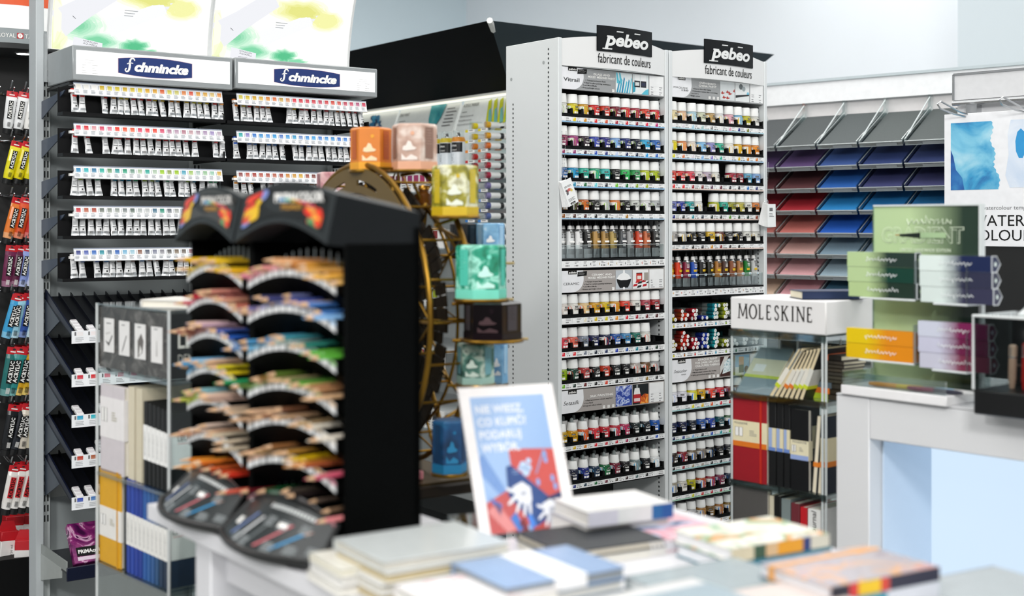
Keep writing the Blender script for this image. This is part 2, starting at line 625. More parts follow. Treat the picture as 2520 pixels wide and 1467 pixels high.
z = gz(418, 5.6)
for k, (u, h) in enumerate(((1046, 'e8e4da'), (1072, 'd9c01c'), (1098, 'd9c01c'), (1126, 'e0901c'))):
    x = FG.hit(u, 350, -.06)[0]
    inst('spray_can', spray_can(h), FG.M(x, -.06 + .002 * k, z + .001), 'white spray can with %s shoulder, %s of those beside the paint markers' % (cname(h), ORD[k]), 'spray can', 'white spray paint cans')
for k, (u, h) in enumerate(((868, 'c62a24'), (1020, 'b8c4c8'))):
    inst('spray_can', spray_can(h), FG.M(gx(u, 350), -.06, z + .001), 'white spray can with %s shoulder, partly behind the gift boxes' % cname(h), 'spray can', 'white spray paint cans')

# paint markers lying nose-out in rows on clear racks beside the cans
def marker(h):
    def f():
        body, cap, tip = MB(), MB(), MB()
        body.lathe([(0, 0), (.0125, 0), (.0125, .075), (.011, .08), (0, .08)], mat('eceeec', .35), 14)
        tip.lathe([(0.0127, .0), (.0127, .014), (0.0126, .014)], mat(h, .35), 14)
        wn = MB()
        wn.lathe([(.0127, .05), (.0127, .062), (.0126, .063)], mat('1b1c1e', .35), 14)
        cap.lathe([(.0122, .08), (.0128, .083), (.0128, .098), (.0115, .105), (0, .106)], mat(h, .35), 14)
        return [('body', body.mesh('body'), -1), ('colour_band', tip.mesh('colour_band'), 0), ('black_band', wn.mesh('black_band'), 0), ('cap', cap.mesh('cap'), -1)]
    return cached(('marker', h), f)

rows = [(463, 'e0c814'), (492, 'e4c012'), (518, 'e0821a'), (0, '')]
mk_rows = [(303, 'e2cf10'), (330, 'e6c410'), (355, 'e28418'), (381, 'c8241c'), (404, 'b01a30'), (429, 'a01444'), (455, '5f86cc'), (480, '6a94d4'), (505, '1c5cae'), (531, '2a78c4'), (557, '3fa0d0'),
           (585, '3a9a58'), (611, '60a83a'), (640, 'd8b018'), (668, 'b8402a'), (695, '8a2a24'), (722, '704028'), (865, 'd02420'), (892, 'c8cc1c'), (920, '2868b0')]
xm = FG.hit(1151, 400, -.105)[0]
mk = empty('marker_rack', FG.M(xm, 0, 0))
tag(mk, 'clear stepped rack holding the rows of paint markers beside the spray cans', 'rack')
for k, (v, h) in enumerate(mk_rows):
    zz = gz(v, 5.66) - .016
    mb = MB(); mb.box(-.01, -xm - .03, -.10, .20, zz - .004, zz, clear('fcfefe', .03)); mb.box(-.01, -xm - .03, -.104, -.10, zz - .006, zz, clear('ffffff', .05)); t = mb.build('tray', mk)
    for q in range(2):
        mb = MB()
        a = .035 + q * .10 - .03
        mb.box(a, a + .05, -.107, -.1045, zz - .013, zz - .001, PAPER)
        mb.box(a - .022, a, -.107, -.1045, zz - .013, zz - .001, mat(h, .5))
        mb.lines(a + .008, a + .04, zz - .009, zz - .004, 1, INK, -.1072, .6, .1)
        mb.build('price_tag', t)
mb = MB(); mb.box(-.01, -.006, -.09, .2, gz(935, 5.66), gz(290, 5.66), CLEAR); mb.build('side_panel', mk)
n = 0
for k, (v, h) in enumerate(mk_rows):
    zz = gz(v, 5.66) - .0155
    for q in range(2):
        h2 = [h, mixc(h, 'c83030', .25), mixc(h, 'f0f0f0', .25)][q] if q else h
        n += 1
        inst('paint_marker', marker(h2), FG.M(xm + .03 + q * .10, -.098, zz + .0150, 0, radians(-90)) @ Matrix.Diagonal((1.12, 1.12, 1.5, 1)),
             'paint marker with %s cap, %s in the %s row beside the spray cans' % (cname(h2), ORD[q], ORD[k]), 'marker', 'paint markers in the clear rack')
# ------------------------------------------------------------------ the two white paint racks
FR = Fr(px(1374, 556, 4.15), radians(38.1))
def rz_(v, u=1390, y=0.0): return FR.hit(u, v, y)[1]
def rx_(u, y=0.0): return FR.hit(u, 556, y)[0]
RD = abs(FR.side(1245, 556, 0.0)[0])       # rack depth
RTOP = FR.side(1376, 91, 0)[1]
RACKM = mat('d4d8d9', 0.42, vary=0.012, scale=6)
RACKE = mat('dedfdf', 0.4, vary=0.012, scale=6)
xA0, xA1 = 0.0, rx_(1645)
xB0, xB1 = xA1 + .004, rx_(1888)
HOLE = mat('1c1f20', .7)


def jar_mesh(kind, h, look, acc):
    """kind: lid family; h paint colour; look: which side of the wrap-round label faces the shopper; acc accent colour"""
    def f():
        r = .0215
        body, lid, lab = MB(), MB(), MB()
        bh = .040
        gl = mat(mixc(h, '101010', .15), .12, spec=.6)
        body.lathe([(0, 0), (r * .93, 0), (r, .002), (r, bh * .82), (r * .93, bh * .93), (r * .8, bh), (r * .8, bh + .003), (0, bh + .003)], gl, 18)
        if kind == 'drop':
            prof = [(r * .84, bh), (r * .86, bh + .002), (r * .70, bh + .024), (r * .66, bh + .026), (0, bh + .026)]
        elif kind == 'cone':
            prof = [(r * .90, bh), (r * .92, bh + .002), (r * .82, bh + .0255), (r * .78, bh + .0275), (0, bh + .0275)]
        else:
            prof = [(r * .91, bh), (r * .93, bh + .002), (r * .86, bh + .0285), (r * .82, bh + .0305), (0, bh + .0305)]
        lid.lathe(prof, mat('f3f4f2', .42, vary=.01), 20)
        R0 = r + .0004
        off = {0: 0.0, 1: -.55, 2: .6, 3: 2.2}[look]
        lab.W = lambda x, y, z: ((R0 - y) * sin(x / R0 + off), -(R0 - y) * cos(x / R0 + off), z)
        z0, z1 = .003, bh * .80
        def patch(x0, x1, a, b, y, m, n=8):
            for i in range(n):
                p, q = x0 + (x1 - x0) * i / n, x0 + (x1 - x0) * (i + 1) / n
                lab.quad(p, q, a, b, y, m)
        lm = mat(h, .4)
        wm = mat('e6e5e0', .5)
        dark = sum(int(h[i:i + 2], 16) for i in (0, 2, 4)) < 330
        tx = PAPER if dark else INK
        patch(-.021, .017, z0, z1, 0, lm, 12)
        patch(-.052, -.021, z0, z1, 0, wm, 10)
        if kind != 'ceramic':
            patch(-.052, .017, z0 - .0008, z0 + .0015, -.0001, mat(acc, .5), 16)
        # oval with the accent colour where label meets the white legend
        n = 12
        lab.add([(-.022 + .0085 * sin(2 * pi * i / n), -.0002, (z0 + z1) / 2 - (z1 - z0) * .49 * cos(2 * pi * i / n)) for i in range(n)], [list(range(n))], mat(acc, .5))
        name = {'vitrail': 'Vitrail', 'ceramic': 'CERAMIC', 'porc': 'PORCELAINE', 'drop': 'Setasilk', 'cone': 'Setacolor'}[kind]
        lab.text(name, .004, z0 + (z1 - z0) * .52, .0085, tx, -.0003, w=.022, res=1, bold=.015)
        patch(-.004, .010, z1 - .0065, z1 - .001, -.0002, INK, 4)
        lab.text('pébéo', .003, z1 - .0052, .0055, PAPER, -.0004, w=.011, res=1)
        patch(-.008, -.001, z0 + .004, z0 + .0105, -.0002, PAPER, 3)
        patch(.001, .014, z0 + .004, z0 + .0105, -.0002, PAPER, 4)
        rr = random.Random(2)
        for q in range(5):
            zq = z1 - .004 - q * .0042
            patch(-.046, -.033 - rr.random() * .005, zq - .0018, zq, -.0002, INKG, 3)
        patch(-.046, -.034, z0 + .003, z0 + .008, -.0002, INK, 3)
        out = [('paint_jar', body.mesh('paint_jar'), -1), ('lid', lid.mesh('lid', .5), 0), ('label', lab.mesh('label', 1.2), 0)]
        if kind == 'drop':
            d = MB()
            d.lathe([(.0055, bh + .026), (.0058, bh + .032), (.005, bh + .038), (.0028, bh + .0405), (0, bh + .041)], mat('8a9392', .5), 10)
            out.append(('dropper_bulb', d.mesh('dropper_bulb'), 1))
        return out
    return cached(('jar', kind, h, look, acc), f)


def tube_mesh(kind, h):
    def f():
        b, c, noz, l = MB(), MB(), MB(), MB()
        # flat crimped tail below, round shoulders above
        L = .095
        secs = [(0, .0165, .0012), (.012, .0162, .0025), (.03, .0150, .007), (.055, .0138, .0115), (L * .92, .013, .0125), (L, .008, .008)]
        n = 14
        v, fc = [], []
        for z, a, bb in secs:
            for i in range(n):
                w = 2 * pi * i / n
                v.append((a * sin(w), -bb * cos(w), z))
        for j in range(len(secs) - 1):
            for i in range(n):
                q = (i + 1) % n
                fc.append((j * n + i, j * n + q, (j + 1) * n + q, (j + 1) * n + i))
        fc.append(list(range(n - 1, -1, -1)))
        fc.append([(len(secs) - 1) * n + i for i in range(n)])
        al = mat('b9bcbd', .28, .85)
        # colours by height: foil tail, printed body
        for k, fa in enumerate(fc):
            j = k // n
            b.add([v[i] for i in fa], [list(range(len(fa)))], al if j < 2 or j == 4 else mat(h, .35))
        dark = sum(int(h[i:i + 2], 16) for i in (0, 2, 4)) < 330
        tx = PAPER if dark else INK
        yq = -.0132
        l.quad(-.0075, .0075, .081, .087, yq, INK)
        l.text('pébéo', 0, .0822, .006, PAPER, yq - .0002, w=.012, res=1)
        rr = random.Random(4)
        l.lines(-.006, .006, .064, .078, 3, tx, yq - .0001, .4, .3, rr)
        if kind == 'accent':
            l.quad(-.011, .003, .052, .060, yq, mat('d8b018', .5))
            l.quad(-.002, .010, .036, .044, yq, PAPER)
            l.quad(.002, .006, .037, .043, yq - .0001, mat('50b0d8', .5))
        else:
            l.quad(-.009, .009, .050, .056, yq, PAPER)
            l.lines(-.007, .007, .034, .046, 3, tx, yq - .0001, .4, .3, rr)
        c.lathe([(.008, L), (.0082, L + .002), (.0065, L + .012), (0, L + .0125)], mat('e8e8e6', .4), 12)
        noz.lathe([(.0042, L + .012), (.0030, L + .024), (.0014, L + .036), (0, L + .0365)], mat('101112', .5), 8)
        return [('paint_tube', b.mesh('paint_tube', 1.0), -1), ('collar', c.mesh('collar'), 0), ('nozzle_cap', noz.mesh('nozzle_cap'), 0), ('label', l.mesh('label'), 0)]
    return cached(('tube', kind, h), f)


def price_strip(x0, x1, z0, z1, y, sw, parent, line=None, style='square', seed=0):
    mb = MB()
    mb.box(x0, x1, y - .003, y, z0, z1, mat('eceded', .35))
    mb.box(x0, x1, y - .001, y + .004, z0 - .004, z0, BLACK)
    if line:
        mb.quad(x0, x1, z0 + .0005, z0 + .0045, y - .0032, mat(line, .4))
    n = len(sw)
    p = (x1 - x0) / n
    rr = random.Random(seed)
    H = z1 - z0
    for i, h in enumerate(sw):
        a = x0 + p * i + p * .06
        if style == 'square' and h:
            m = mat(h, .5)
            mb.quad(a, a + p * .26, z0 + H * .25, z1 - H * .12, y - .0032, m)
            mb.quad(a, a + p * .12, z1 - H * .42, z1 - H * .12, y - .0034, mat(mixc(h, 'ffffff', .55), .5))
        elif style == 'arc' and h:
            q = [(a + p * (.20 - .12 * sin(pi * t / 6)), z0 + H * (.25 + .5 * t / 6)) for t in range(7)]
            q2 = [(a + p * (.20 - .04 * sin(pi * t / 6)), z0 + H * (.25 + .5 * t / 6)) for t in range(7)]
            m = mat(h, .5)
            for t in range(6):
                mb.poly([(q[t][0], y - .0032, q[t][1]), (q2[t][0], y - .0032, q2[t][1]), (q2[t + 1][0], y - .0032, q2[t + 1][1]), (q[t + 1][0], y - .0032, q[t + 1][1])], m)
        elif style == 'zig' and h:
            m = mat(h, .5)
            zc = z0 + H * .55
            mb.poly([(a, y - .0032, zc), (a + p * .09, y - .0032, zc + H * .22), (a + p * .09, y - .0032, zc), (a + p * .18, y - .0032, zc + H * .2), (a + p * .10, y - .0032, zc - H * .2), (a + p * .09, y - .0032, zc - H * .02)], m)
        elif style == 'pen' and h:
            mb.quad(a, a + p * .14, z0 + H * .2, z0 + H * .62, y - .0032, mat(h, .5))
            mb.quad(a, a + p * .14, z0 + H * .66, z0 + H * .8, y - .0032, INKG)
        b = a + p * .34
        mb.lines(b, b + p * .5, z0 + H * .5, z1 - H * .1, 2, INKG, y - .0032, .35, .6, rr)
        for q in range(7):
            if rr.random() < .75:
                mb.quad(b + p * .068 * q, b + p * (.068 * q + .04), z0 + H * .2, z0 + H * .42, y - .0032, INK)
        if i:
            mb.quad(a - p * .07, a - p * .06, z0 + H * .08, z1 - H * .05, y - .0032, mat('b8bcbc', .5))
    return mb.build('price_strip', parent)


def cup_tray(x0, x1, zf, n, parent, depth=.1):
    """black moulded tray: a floor, and low cups with a U cut before each jar"""
    mb = MB()
    y0 = .012
    mb.box(x0, x1, y0 - .008, y0 + depth, zf - .006, zf, BLACK)
    p = (x1 - x0) / n
    for i in range(n + 1):
        c = x0 + p * i
        w = p * .135
        a, b = max(x0, c - w), min(x1, c + w)
        mb.prism([(a, zf), (b, zf), (b - w * .35 if i < n else b, zf + .023), (a + w * .35 if i else a, zf + .023)], y0 - .006, y0 - .003, BLACK)
        mb.box(c - .001, c + .001, y0 - .003, y0 + depth, zf, zf + .022, BLACK)
    mb.box(x0, x1, y0 - .006, y0 - .003, zf - .001, zf + .006, BLACK)
    return mb.build('cup_tray', parent)


def banner(x0, x1, z0, z1, y, title, head, bullets, pics, parent, serif=False):
    """the topic board: white tab with a rounded edge, grey field, two small pictures, a price card"""
    b = MB()
    b.box(x0, x1, y, y + .012, z0, z1, mat('a39d99' if serif else '989a9b', .4, vary=.01))
    W, H = x1 - x0, z1 - z0
    o = b.build('topic_board', parent)
    p = MB()
    e = y - .0004
    n = 10
    tab = [(x0, z0), (x0 + W * .10, z0)] + [(x0 + W * (.10 + .105 * sin(pi / 2 * i / n)), z0 + H * (.62 - .62 * cos(pi / 2 * i / n))) for i in range(1, n + 1)] + [(x0 + W * .20, z1), (x0, z1)]
    p.poly([(a, e, c) for a, c in tab], mat('e4e5e8', .4))
    p.quad(x0 + W * .06, x0 + W * .14, z1 - H * .17, z1 - H * .0, e - .0003, INK)
    p.text('pébéo', x0 + W * .10, z1 - H * .13, H * .13, PAPER, e - .0006, w=W * .07, bold=.02, shear=.2)
    t = title
    if t == 'PORCELAINE':
        p.text('PORCELAINE', x0 + W * .09, z0 + H * .42, H * .12, INK, e - .0003, w=W * .145)
        p.text('150', x0 + W * .135, z0 + H * .31, H * .11, INK, e - .0003, w=W * .07, bold=.02)
    elif t == 'Setacolor':
        p.text('Setacolor', x0 + W * .088, z0 + H * .42, H * .20, INK, e - .0003, w=W * .135, shear=.35)
        p.text('opaque', x0 + W * .12, z0 + H * .30, H * .1, INK, e - .0003, w=W * .05, shear=.35)
    else:
        p.text(t, x0 + W * .09, z0 + H * (.36 if t != 'CERAMIC' else .34), H * (.25 if t != 'CERAMIC' else .17), INK, e - .0003, w=W * .145, shear=.3 if t == 'Setasilk' else 0)
        if t == 'Vitrail':
            p.text(t, x0 + W * .094, z0 + H * .345, H * .25, mat('8d9092', .5), e - .0001, w=W * .145)
    stamp = title in ('Vitrail', 'CERAMIC')
    if stamp:
        p.poly([(x0 + W * a, e - .0003, z0 + H * c) for a, c in ((.145, .72), (.232, .76), (.236, .97), (.149, .93))], INK)
        p.lines(x0 + W * .155, x0 + W * .227, z0 + H * .78, z0 + H * .92, 3, PAPER, e - .0006, .1, .4)
    hx = x0 + W * (.395 if not title == 'PORCELAINE' else .37)
    for k, s in enumerate(head):
        p.text(s, x0 + W * .375, z0 + H * (.60 + .135 * (len(head) - 1 - k)), H * .135, PAPER, e - .0003, w=W * min(.26, .0155 * len(s) + .02), bold=.02)
    p.quad(x0 + W * .24, x0 + W * .5, z0 + H * .565, z0 + H * .572, e - .0002, LGREY)
    for k, s in enumerate(bullets):
        p.disc(x0 + W * (.225 - .012 * k), e - .0003, z0 + H * (.475 - .115 * k), H * .02, INK, 8)
        p.text(s, x0 + W * (.235 - .012 * k), z0 + H * (.445 - .115 * k), H * .09, INK, e - .0003, 'L', bold=.015, w=W * .0068 * len(s), res=1)
    for k in range(1 if stamp else 3):
        p.quad(x0 + W * (.475 - .045 * k), x0 + W * (.497 - .045 * k), z0 + H * .04, z0 + H * .17, e - .0003, PAPER)
        p.lines(x0 + W * (.478 - .045 * k), x0 + W * (.494 - .045 * k), z0 + H * .06, z0 + H * .15, 3, INKG, e - .0005, .2, .6)
    # pictures
    a0, a1, b0, b1 = x0 + W * .51, x0 + W * .67, x0 + W * .678, x0 + W * .835
    q0, q1 = z0 + H * .05, z1 - H * .04
    pics(p, a0, a1, b0, b1, q0, q1, e - .0003)
    p.quad(x0 + W * .845, x1 - W * .008, q0, q1, e - .0003, mat('e9eaea', .4))
    for k in range(2):
        zz = q0 + (q1 - q0) * (.36 - .26 * k)
        p.quad(x0 + W * .855, x1 - W * .015, zz + H * .09, zz + H * .095, e - .0005, LGREY)
        for aa, bb in ((.86, .90), (.945, .985)):
            p.lines(x0 + W * aa, x0 + W * bb, zz - H * .12, zz + H * .07, 2, INKG, e - .0005, .3, .65)
    p.build('print', o)
    return o


def pic_vitrail(p, a0, a1, b0, b1, q0, q1, e):
    w, h = a1 - a0, q1 - q0
    p.quad(a0, a1, q0, q1, e, mat('dfe7e8', .4))
    for i, c in enumerate(('2a8cae', '3aa0c0', '1f7ea4', '4cb4cc', '2a90b4', '70c4d4')):
        x = a0 + w * (.04 + .15 * i)
        l = [(x, q0), (x + w * .10, q0), (min(a1, x + w * .22), q0 + h * (.55 + .08 * (i % 3))), (min(a1, x + w * .16), q0 + h * (.62 + .1 * (i % 3)))]
        p.poly([(u, e - .0002 - i * 1e-5, z) for u, z in l], mat(c, .4))
    for x in (.02, .2):
        p.poly([(a0 + w * x, e - .0003, q1), (a0 + w * (x + .08), e - .0003, q1), (a0 + w * (x + .2), e - .0003, q0 + h * .5), (a0 + w * (x + .05), e - .0003, q0 + h * .45)], mat('55b8cc', .4))
    p.quad(b0, b1, q0, q1, e, mat('dde4e4', .4))
    w = b1 - b0
    p.poly([(b0 + w * a, e - .0002, q0 + h * c) for a, c in ((0, .05), (.15, .1), (.2, .55), (0, .6))], mat('2a9ab4', .4))
    for x, c in ((.1, 'cfd4d4'), (.5, '1a2440')):
        p.quad(b0 + w * x, b0 + w * (x + .36), q0 + h * .35, q0 + h * .68, e - .0003, mat('14161c', .4))
        p.quad(b0 + w * (x + .05), b0 + w * (x + .31), q0 + h * .42, q0 + h * .6, e - .0004, mat(c, .4))
        p.quad(b0 + w * (x + .02), b0 + w * (x + .34), q0 + h * .68, q1, e - .0003, mat('eceeee', .4))
    p.poly([(b0 + w * a, e - .0002, q0 + h * c) for a, c in ((.55, .0), (1, .0), (1, .3), (.8, .22))], mat('52b6cc', .4))


def pic_ceramic(p, a0, a1, b0, b1, q0, q1, e):
    w, h = a1 - a0, q1 - q0
    p.quad(a0, a1, q0, q1, e, mat('b9bfc4', .4))
    n = 10
    prof = [(.12, .6), (.22, .3), (.3, .12), (.7, .12), (.78, .3), (.88, .6)]
    p.poly([(a0 + w * x, e - .0002, q0 + h * z) for x, z in ((.05, .55), (.1, .35), (.25, .08), (.75, .08), (.9, .35), (.95, .55))], mat('0c0e0f', .3))
    p.poly([(a0 + w * x, e - .0003, q0 + h * z) for x, z in ((.05, .55), (.3, .48), (.7, .48), (.95, .55), (.8, .75), (.56, .86), (.55, 1), (.45, 1), (.44, .86), (.2, .75))], mat('eeefef', .3))
    p.disc(a0 + w * .5, e - .0004, q0 + h * .05, w * .07, mat('eeefef', .4), 6)
    w = b1 - b0
    p.quad(b0, b1, q0, q1, e, mat('e8e8e8', .4))
    for (x, z, c) in ((.05, .12, 'b81c24'), (.35, .25, '191b1d'), (.65, .1, 'b81c24'), (.2, .3, 'c42a2a'), (.6, .32, 'a81820'), (.85, .28, '191b1d'), (.3, .04, '191b1d')):
        p.poly([(b0 + w * (x + a), e - .0002, q0 + h * (z + cc)) for a, cc in ((-.04, 0), (.22, .03), (.26, .15), (.02, .12))] if x < .8 else [(b0 + w * .8, e - .0002, q0 + h * z), (b1, e - .0002, q0 + h * z), (b1, e - .0002, q0 + h * (z + .1))], mat(c, .4))
    p.quad(b0 + w * .22, b0 + w * .6, q0 + h * .42, q0 + h * .80, e - .0003, mat('c02a20', .4))
    p.quad(b0 + w * .28, b0 + w * .54, q0 + h * .5, q0 + h * .68, e - .0004, mat('e0d8d0', .4))
    p.quad(b0 + w * .22, b0 + w * .6, q0 + h * .80, q0 + h * .84, e - .0004, INK)
    p.quad(b0 + w * .72, b0 + w * .98, q0 + h * .42, q0 + h * .84, e - .0003, mat('9c978e', .4))


def pic_silk(p, a0, a1, b0, b1, q0, q1, e):
    p.quad(a0, a1, q0, q1, e, blotch('silk', ((.35, '20388c'), (.46, '2c4aa8'), (.5, 'c8d4ec'), (.54, '3050b0'), (.7, 'dfe6f4')), 26, 2, 1.5))
    w, h = b1 - b0, q1 - q0
    p.quad(b0, b1, q0, q1, e, mat('12181a', .4))
    p.poly([(b0 + w * .45, e - .0002, q0), (b1, e - .0002, q0), (b1, e - .0002, q0 + h * .45), (b0 + w * .75, e - .0002, q0 + h * .5), (b0 + w * .5, e - .0002, q0 + h * .35)], blotch('silk_cloth', ((.3, '8a2010'), (.5, 'e07018'), (.7, 'f0c060')), 60, 2))
    p.quad(b0 + w * .04, b0 + w * .5, q0 + h * .08, q0 + h * .5, e - .0003, mat('b02028', .4))
    p.quad(b0 + w * .08, b0 + w * .46, q0 + h * .14, q0 + h * .3, e - .0004, mat('e0c8c8', .4))
    p.poly([(b0 + w * x, e - .0003, q0 + h * z) for x, z in ((.06, .5), (.48, .5), (.42, .82), (.12, .82))], mat('e4e4e2', .4))
    p.quad(b0 + w * .22, b0 + w * .33, q0 + h * .82, q0 + h * .98, e - .0003, mat('8f9694', .4))


def pic_porc(p, a0, a1, b0, b1, q0, q1, e):
    w, h = a1 - a0, q1 - q0
    p.quad(a0, a1, q0, q1, e, mat('d4d9da', .4))
    for x, z in ((.05, .35), (.4, .42), (.55, .34), (.88, .5), (.15, .12), (.4, .1)):
        p.poly([(min(a1, a0 + w * (x + a)), e - .0002, q0 + h * (z + c)) for a, c in ((0, 0), (.12, -.04), (.3, .05), (.16, .06), (.1, .14))], mat('a8332c', .4))
    w = b1 - b0
    p.quad(b0, b1, q0, q1, e, mat('dfe3e3', .4))
    p.disc(b0 + w * .4, e - .0002, q0 + h * .8, h * .16, mat('5e6668', .4), 10)
    p.disc(b0 + w * .6, e - .0003, q0 + h * .7, h * .14, mat('9aa4a6', .4), 10)
    p.poly([(b0 + w * x, e - .0004, q0 + h * z) for x, z in ((.02, .18), (.7, .3), (.98, .34), (.98, .42), (.02, .32))], mat('15181a', .4))
    p.disc(b0 + w * .9, e - .0003, q0 + h * .45, h * .1, mat('70b8d0', .4), 10)


def pic_setacolor(p, a0, a1, b0, b1, q0, q1, e):
    w, h = a1 - a0, q1 - q0
    p.quad(a0, a1, q0, q1, e, mat('3a1a14', .4))
    p.poly([(a0, e - .0002, q0 + h * .5), (a0 + w * .3, e - .0002, q1), (a0 + w * .6, e - .0002, q1), (a0, e - .0002, q0 + h * .1)], mat('c8c8c4', .4))
    p.poly([(a0 + w * x, e - .0003, q0 + h * z) for x, z in ((.15, .12), (.75, .25), (.9, .8), (.62, .9), (.3, .72))], blotch('batik', ((.3, '8fb0b8'), (.5, 'dfe6e6'), (.7, '6a98a4')), 90, 2))
    w = b1 - b0
    p.quad(b0, b1, q0, q1, e, mat('7fa8c4', .4))
    p.quad(b0, b0 + w * .6, q0, q0 + h * .4, e - .0001, mat('d8d8d4', .4))
    p.quad(b0 + w * .25, b0 + w * .6, q0 + h * .1, q0 + h * .5, e - .0002, mat('28402c', .4))
    p.quad(b0 + w * .25, b0 + w * .6, q0 + h * .5, q0 + h * .92, e - .0002, mat('b88a68', .4))
    p.disc(b0 + w * .8, e - .0003, q0 + h * .25, h * .18, mat('4a3022', .4), 10)


def rack(name, x0, x1, label, colour_side):
    r = empty(name, FR.M())
    tag(r, label, 'paint rack')
    p = .016
    for k, (a, b, s) in enumerate(((x0, x0 + p, 0), (x1 - p, x1, 1))):
        mb = MB()
        mb.box(a, b, 0, RD, 0, RTOP, RACKM, .0015)
        pan = mb.build('side_panel', r)
        mb = MB()
        z = .3
        while z < RTOP - .03:
            for yy in ((.05, RD - .04) if (s == 0) else (.03,)):
                xx = (a - .0004) if s == 0 else (a - .0004)
                if s == 0 and x0 > 0.01:
                    continue
                if yy > .1 and z > RTOP - .2:
                    continue
                n = 8
                mb.poly([(xx, yy + .0032 * cos(2 * pi * i / n), z + .0042 * sin(2 * pi * i / n)) for i in range(n)], HOLE)
            z += .0152
        if s == 0 and x0 < .01:
            for yy, zz in ((.075, RTOP - .075), (RD - .03, RTOP - .115), (RD - .015, RTOP - .80), (RD - .015, 1.50 - .41)):
                mb.poly([(a - .0005, yy + .006 * cos(2 * pi * i / 12), zz + .006 * sin(2 * pi * i / 12)) for i in range(12)], MGREY)
        if mb.v:
            mb.build('peg_holes', pan)
    mb = MB(); mb.box(x0 + p, x1 - p, RD - .012, RD, 0, RTOP - .06, mat('1b1c1d', .6)); mb.build('back_panel', r)
    mb = MB(); mb.box(x0 + p, x1 - p, .01, RD - .012, 0, .10, RACKM); mb.build('plinth', r)
    mb = MB(); mb.box(x0 + p, x1 - p, .012, RD, RTOP - .088, RTOP - .076, RACKM); mb.build('top_light_block', r)  # unseen panel added to keep light from spilling onto the rack's back
    # arched header with its black name sign
    mb = MB()
    n, X0, X1 = 12, x0 + p * .7, x1 - p * .7
    w = X1 - X0
    zb0 = RTOP - .090
    def bow(t): return -.034 * sin(pi * t)
    pts = [(X0 + w * i / n, .004 + bow(i / n)) for i in range(n + 1)]
    vs, fs = [], []
    for i, (xx, yy) in enumerate(pts):
        ztop = RTOP - .002 + .020 * sin(pi * i / n)
        vs += [(xx, yy, zb0), (xx, yy, ztop), (xx, yy + .006, zb0), (xx, yy + .006, ztop)]
    for i in range(n):
        a, b = 4 * i, 4 * i + 4
        fs += [(a, b, b + 1, a + 1), (a + 3, b + 3, b + 2, a + 2), (a + 1, b + 1, b + 3, a + 3), (a + 2, b + 2, b, a)]
    mb.add(vs, fs, RACKE)
    hd = mb.build('header', r)
    xc = (x0 + x1) / 2 + w * .05
    sw_, sh_ = w * .54, .085
    zs = RTOP - .034
    def bend(x, y, z):
        t = (x - X0) / w
        return (x, .004 + bow(max(0, min(1, t))) - .004 + y, z)
    mb = MB(); mb.W = bend
    m = 10
    for i in range(m):
        a, b = xc - sw_ / 2 + sw_ * i / m, xc - sw_ / 2 + sw_ * (i + 1) / m
        mb.quad(a, b, zs, zs + sh_, 0, mat('0b0f12', .5, spec=.2))
        mb.poly([(a, .003, zs + sh_), (a, 0, zs + sh_), (b, 0, zs + sh_), (b, .003, zs + sh_)], mat('0b0f12', .5, spec=.2))
        mb.poly([(b, .003, zs), (a, .003, zs), (a, .003, zs + sh_), (b, .003, zs + sh_)], mat('0b0f12', .5, spec=.2))
    sg = mb.build('name_sign', hd)
    mb = MB(); mb.W = bend
    tm = mat('dfe1e0', .4)
    mb.text('pebeo', xc - sw_ * -.01, zs + sh_ * .26, sh_ * .68, tm, -.0012, w=sw_ * .80, bold=.035, shear=.22, res=4)
    for fx in (-.14, .18):
        mb.poly([(xc + sw_ * (fx - .055), -.0012, zs + sh_ * .79), (xc + sw_ * (fx + .06), -.0012, zs + sh_ * .79), (xc + sw_ * (fx + .068), -.0012, zs + sh_ * .83), (xc + sw_ * (fx - .047), -.0012, zs + sh_ * .83)], tm)
    # slab serif feet of the p
    mb.poly([(xc - sw_ * .425, -.0013, zs + sh_ * .085), (xc - sw_ * .27, -.0013, zs + sh_ * .085), (xc - sw_ * .265, -.0013, zs + sh_ * .13), (xc - sw_ * .42, -.0013, zs + sh_ * .13)], tm)
    mb.poly([(xc - sw_ * .355, -.0013, zs + sh_ * .575), (xc - sw_ * .25, -.0013, zs + sh_ * .575), (xc - sw_ * .242, -.0013, zs + sh_ * .625), (xc - sw_ * .347, -.0013, zs + sh_ * .625)], tm)
    mb.text('fabricant de couleurs', xc, zs - .038, .045, INK, -.0005 + .003, w=sw_ * .96, res=3)
    mb.build('lettering', sg)
    return r


NEAR = rack('paint_rack', xA0, xA1, 'tall white rack of glass and ceramic paints with a pale drilled side panel', 0)
FAR = rack('paint_rack', xB0, xB1, 'tall white paint rack of china and fabric paints, partly behind the notebook stand', 1)

GR = '8fc040'
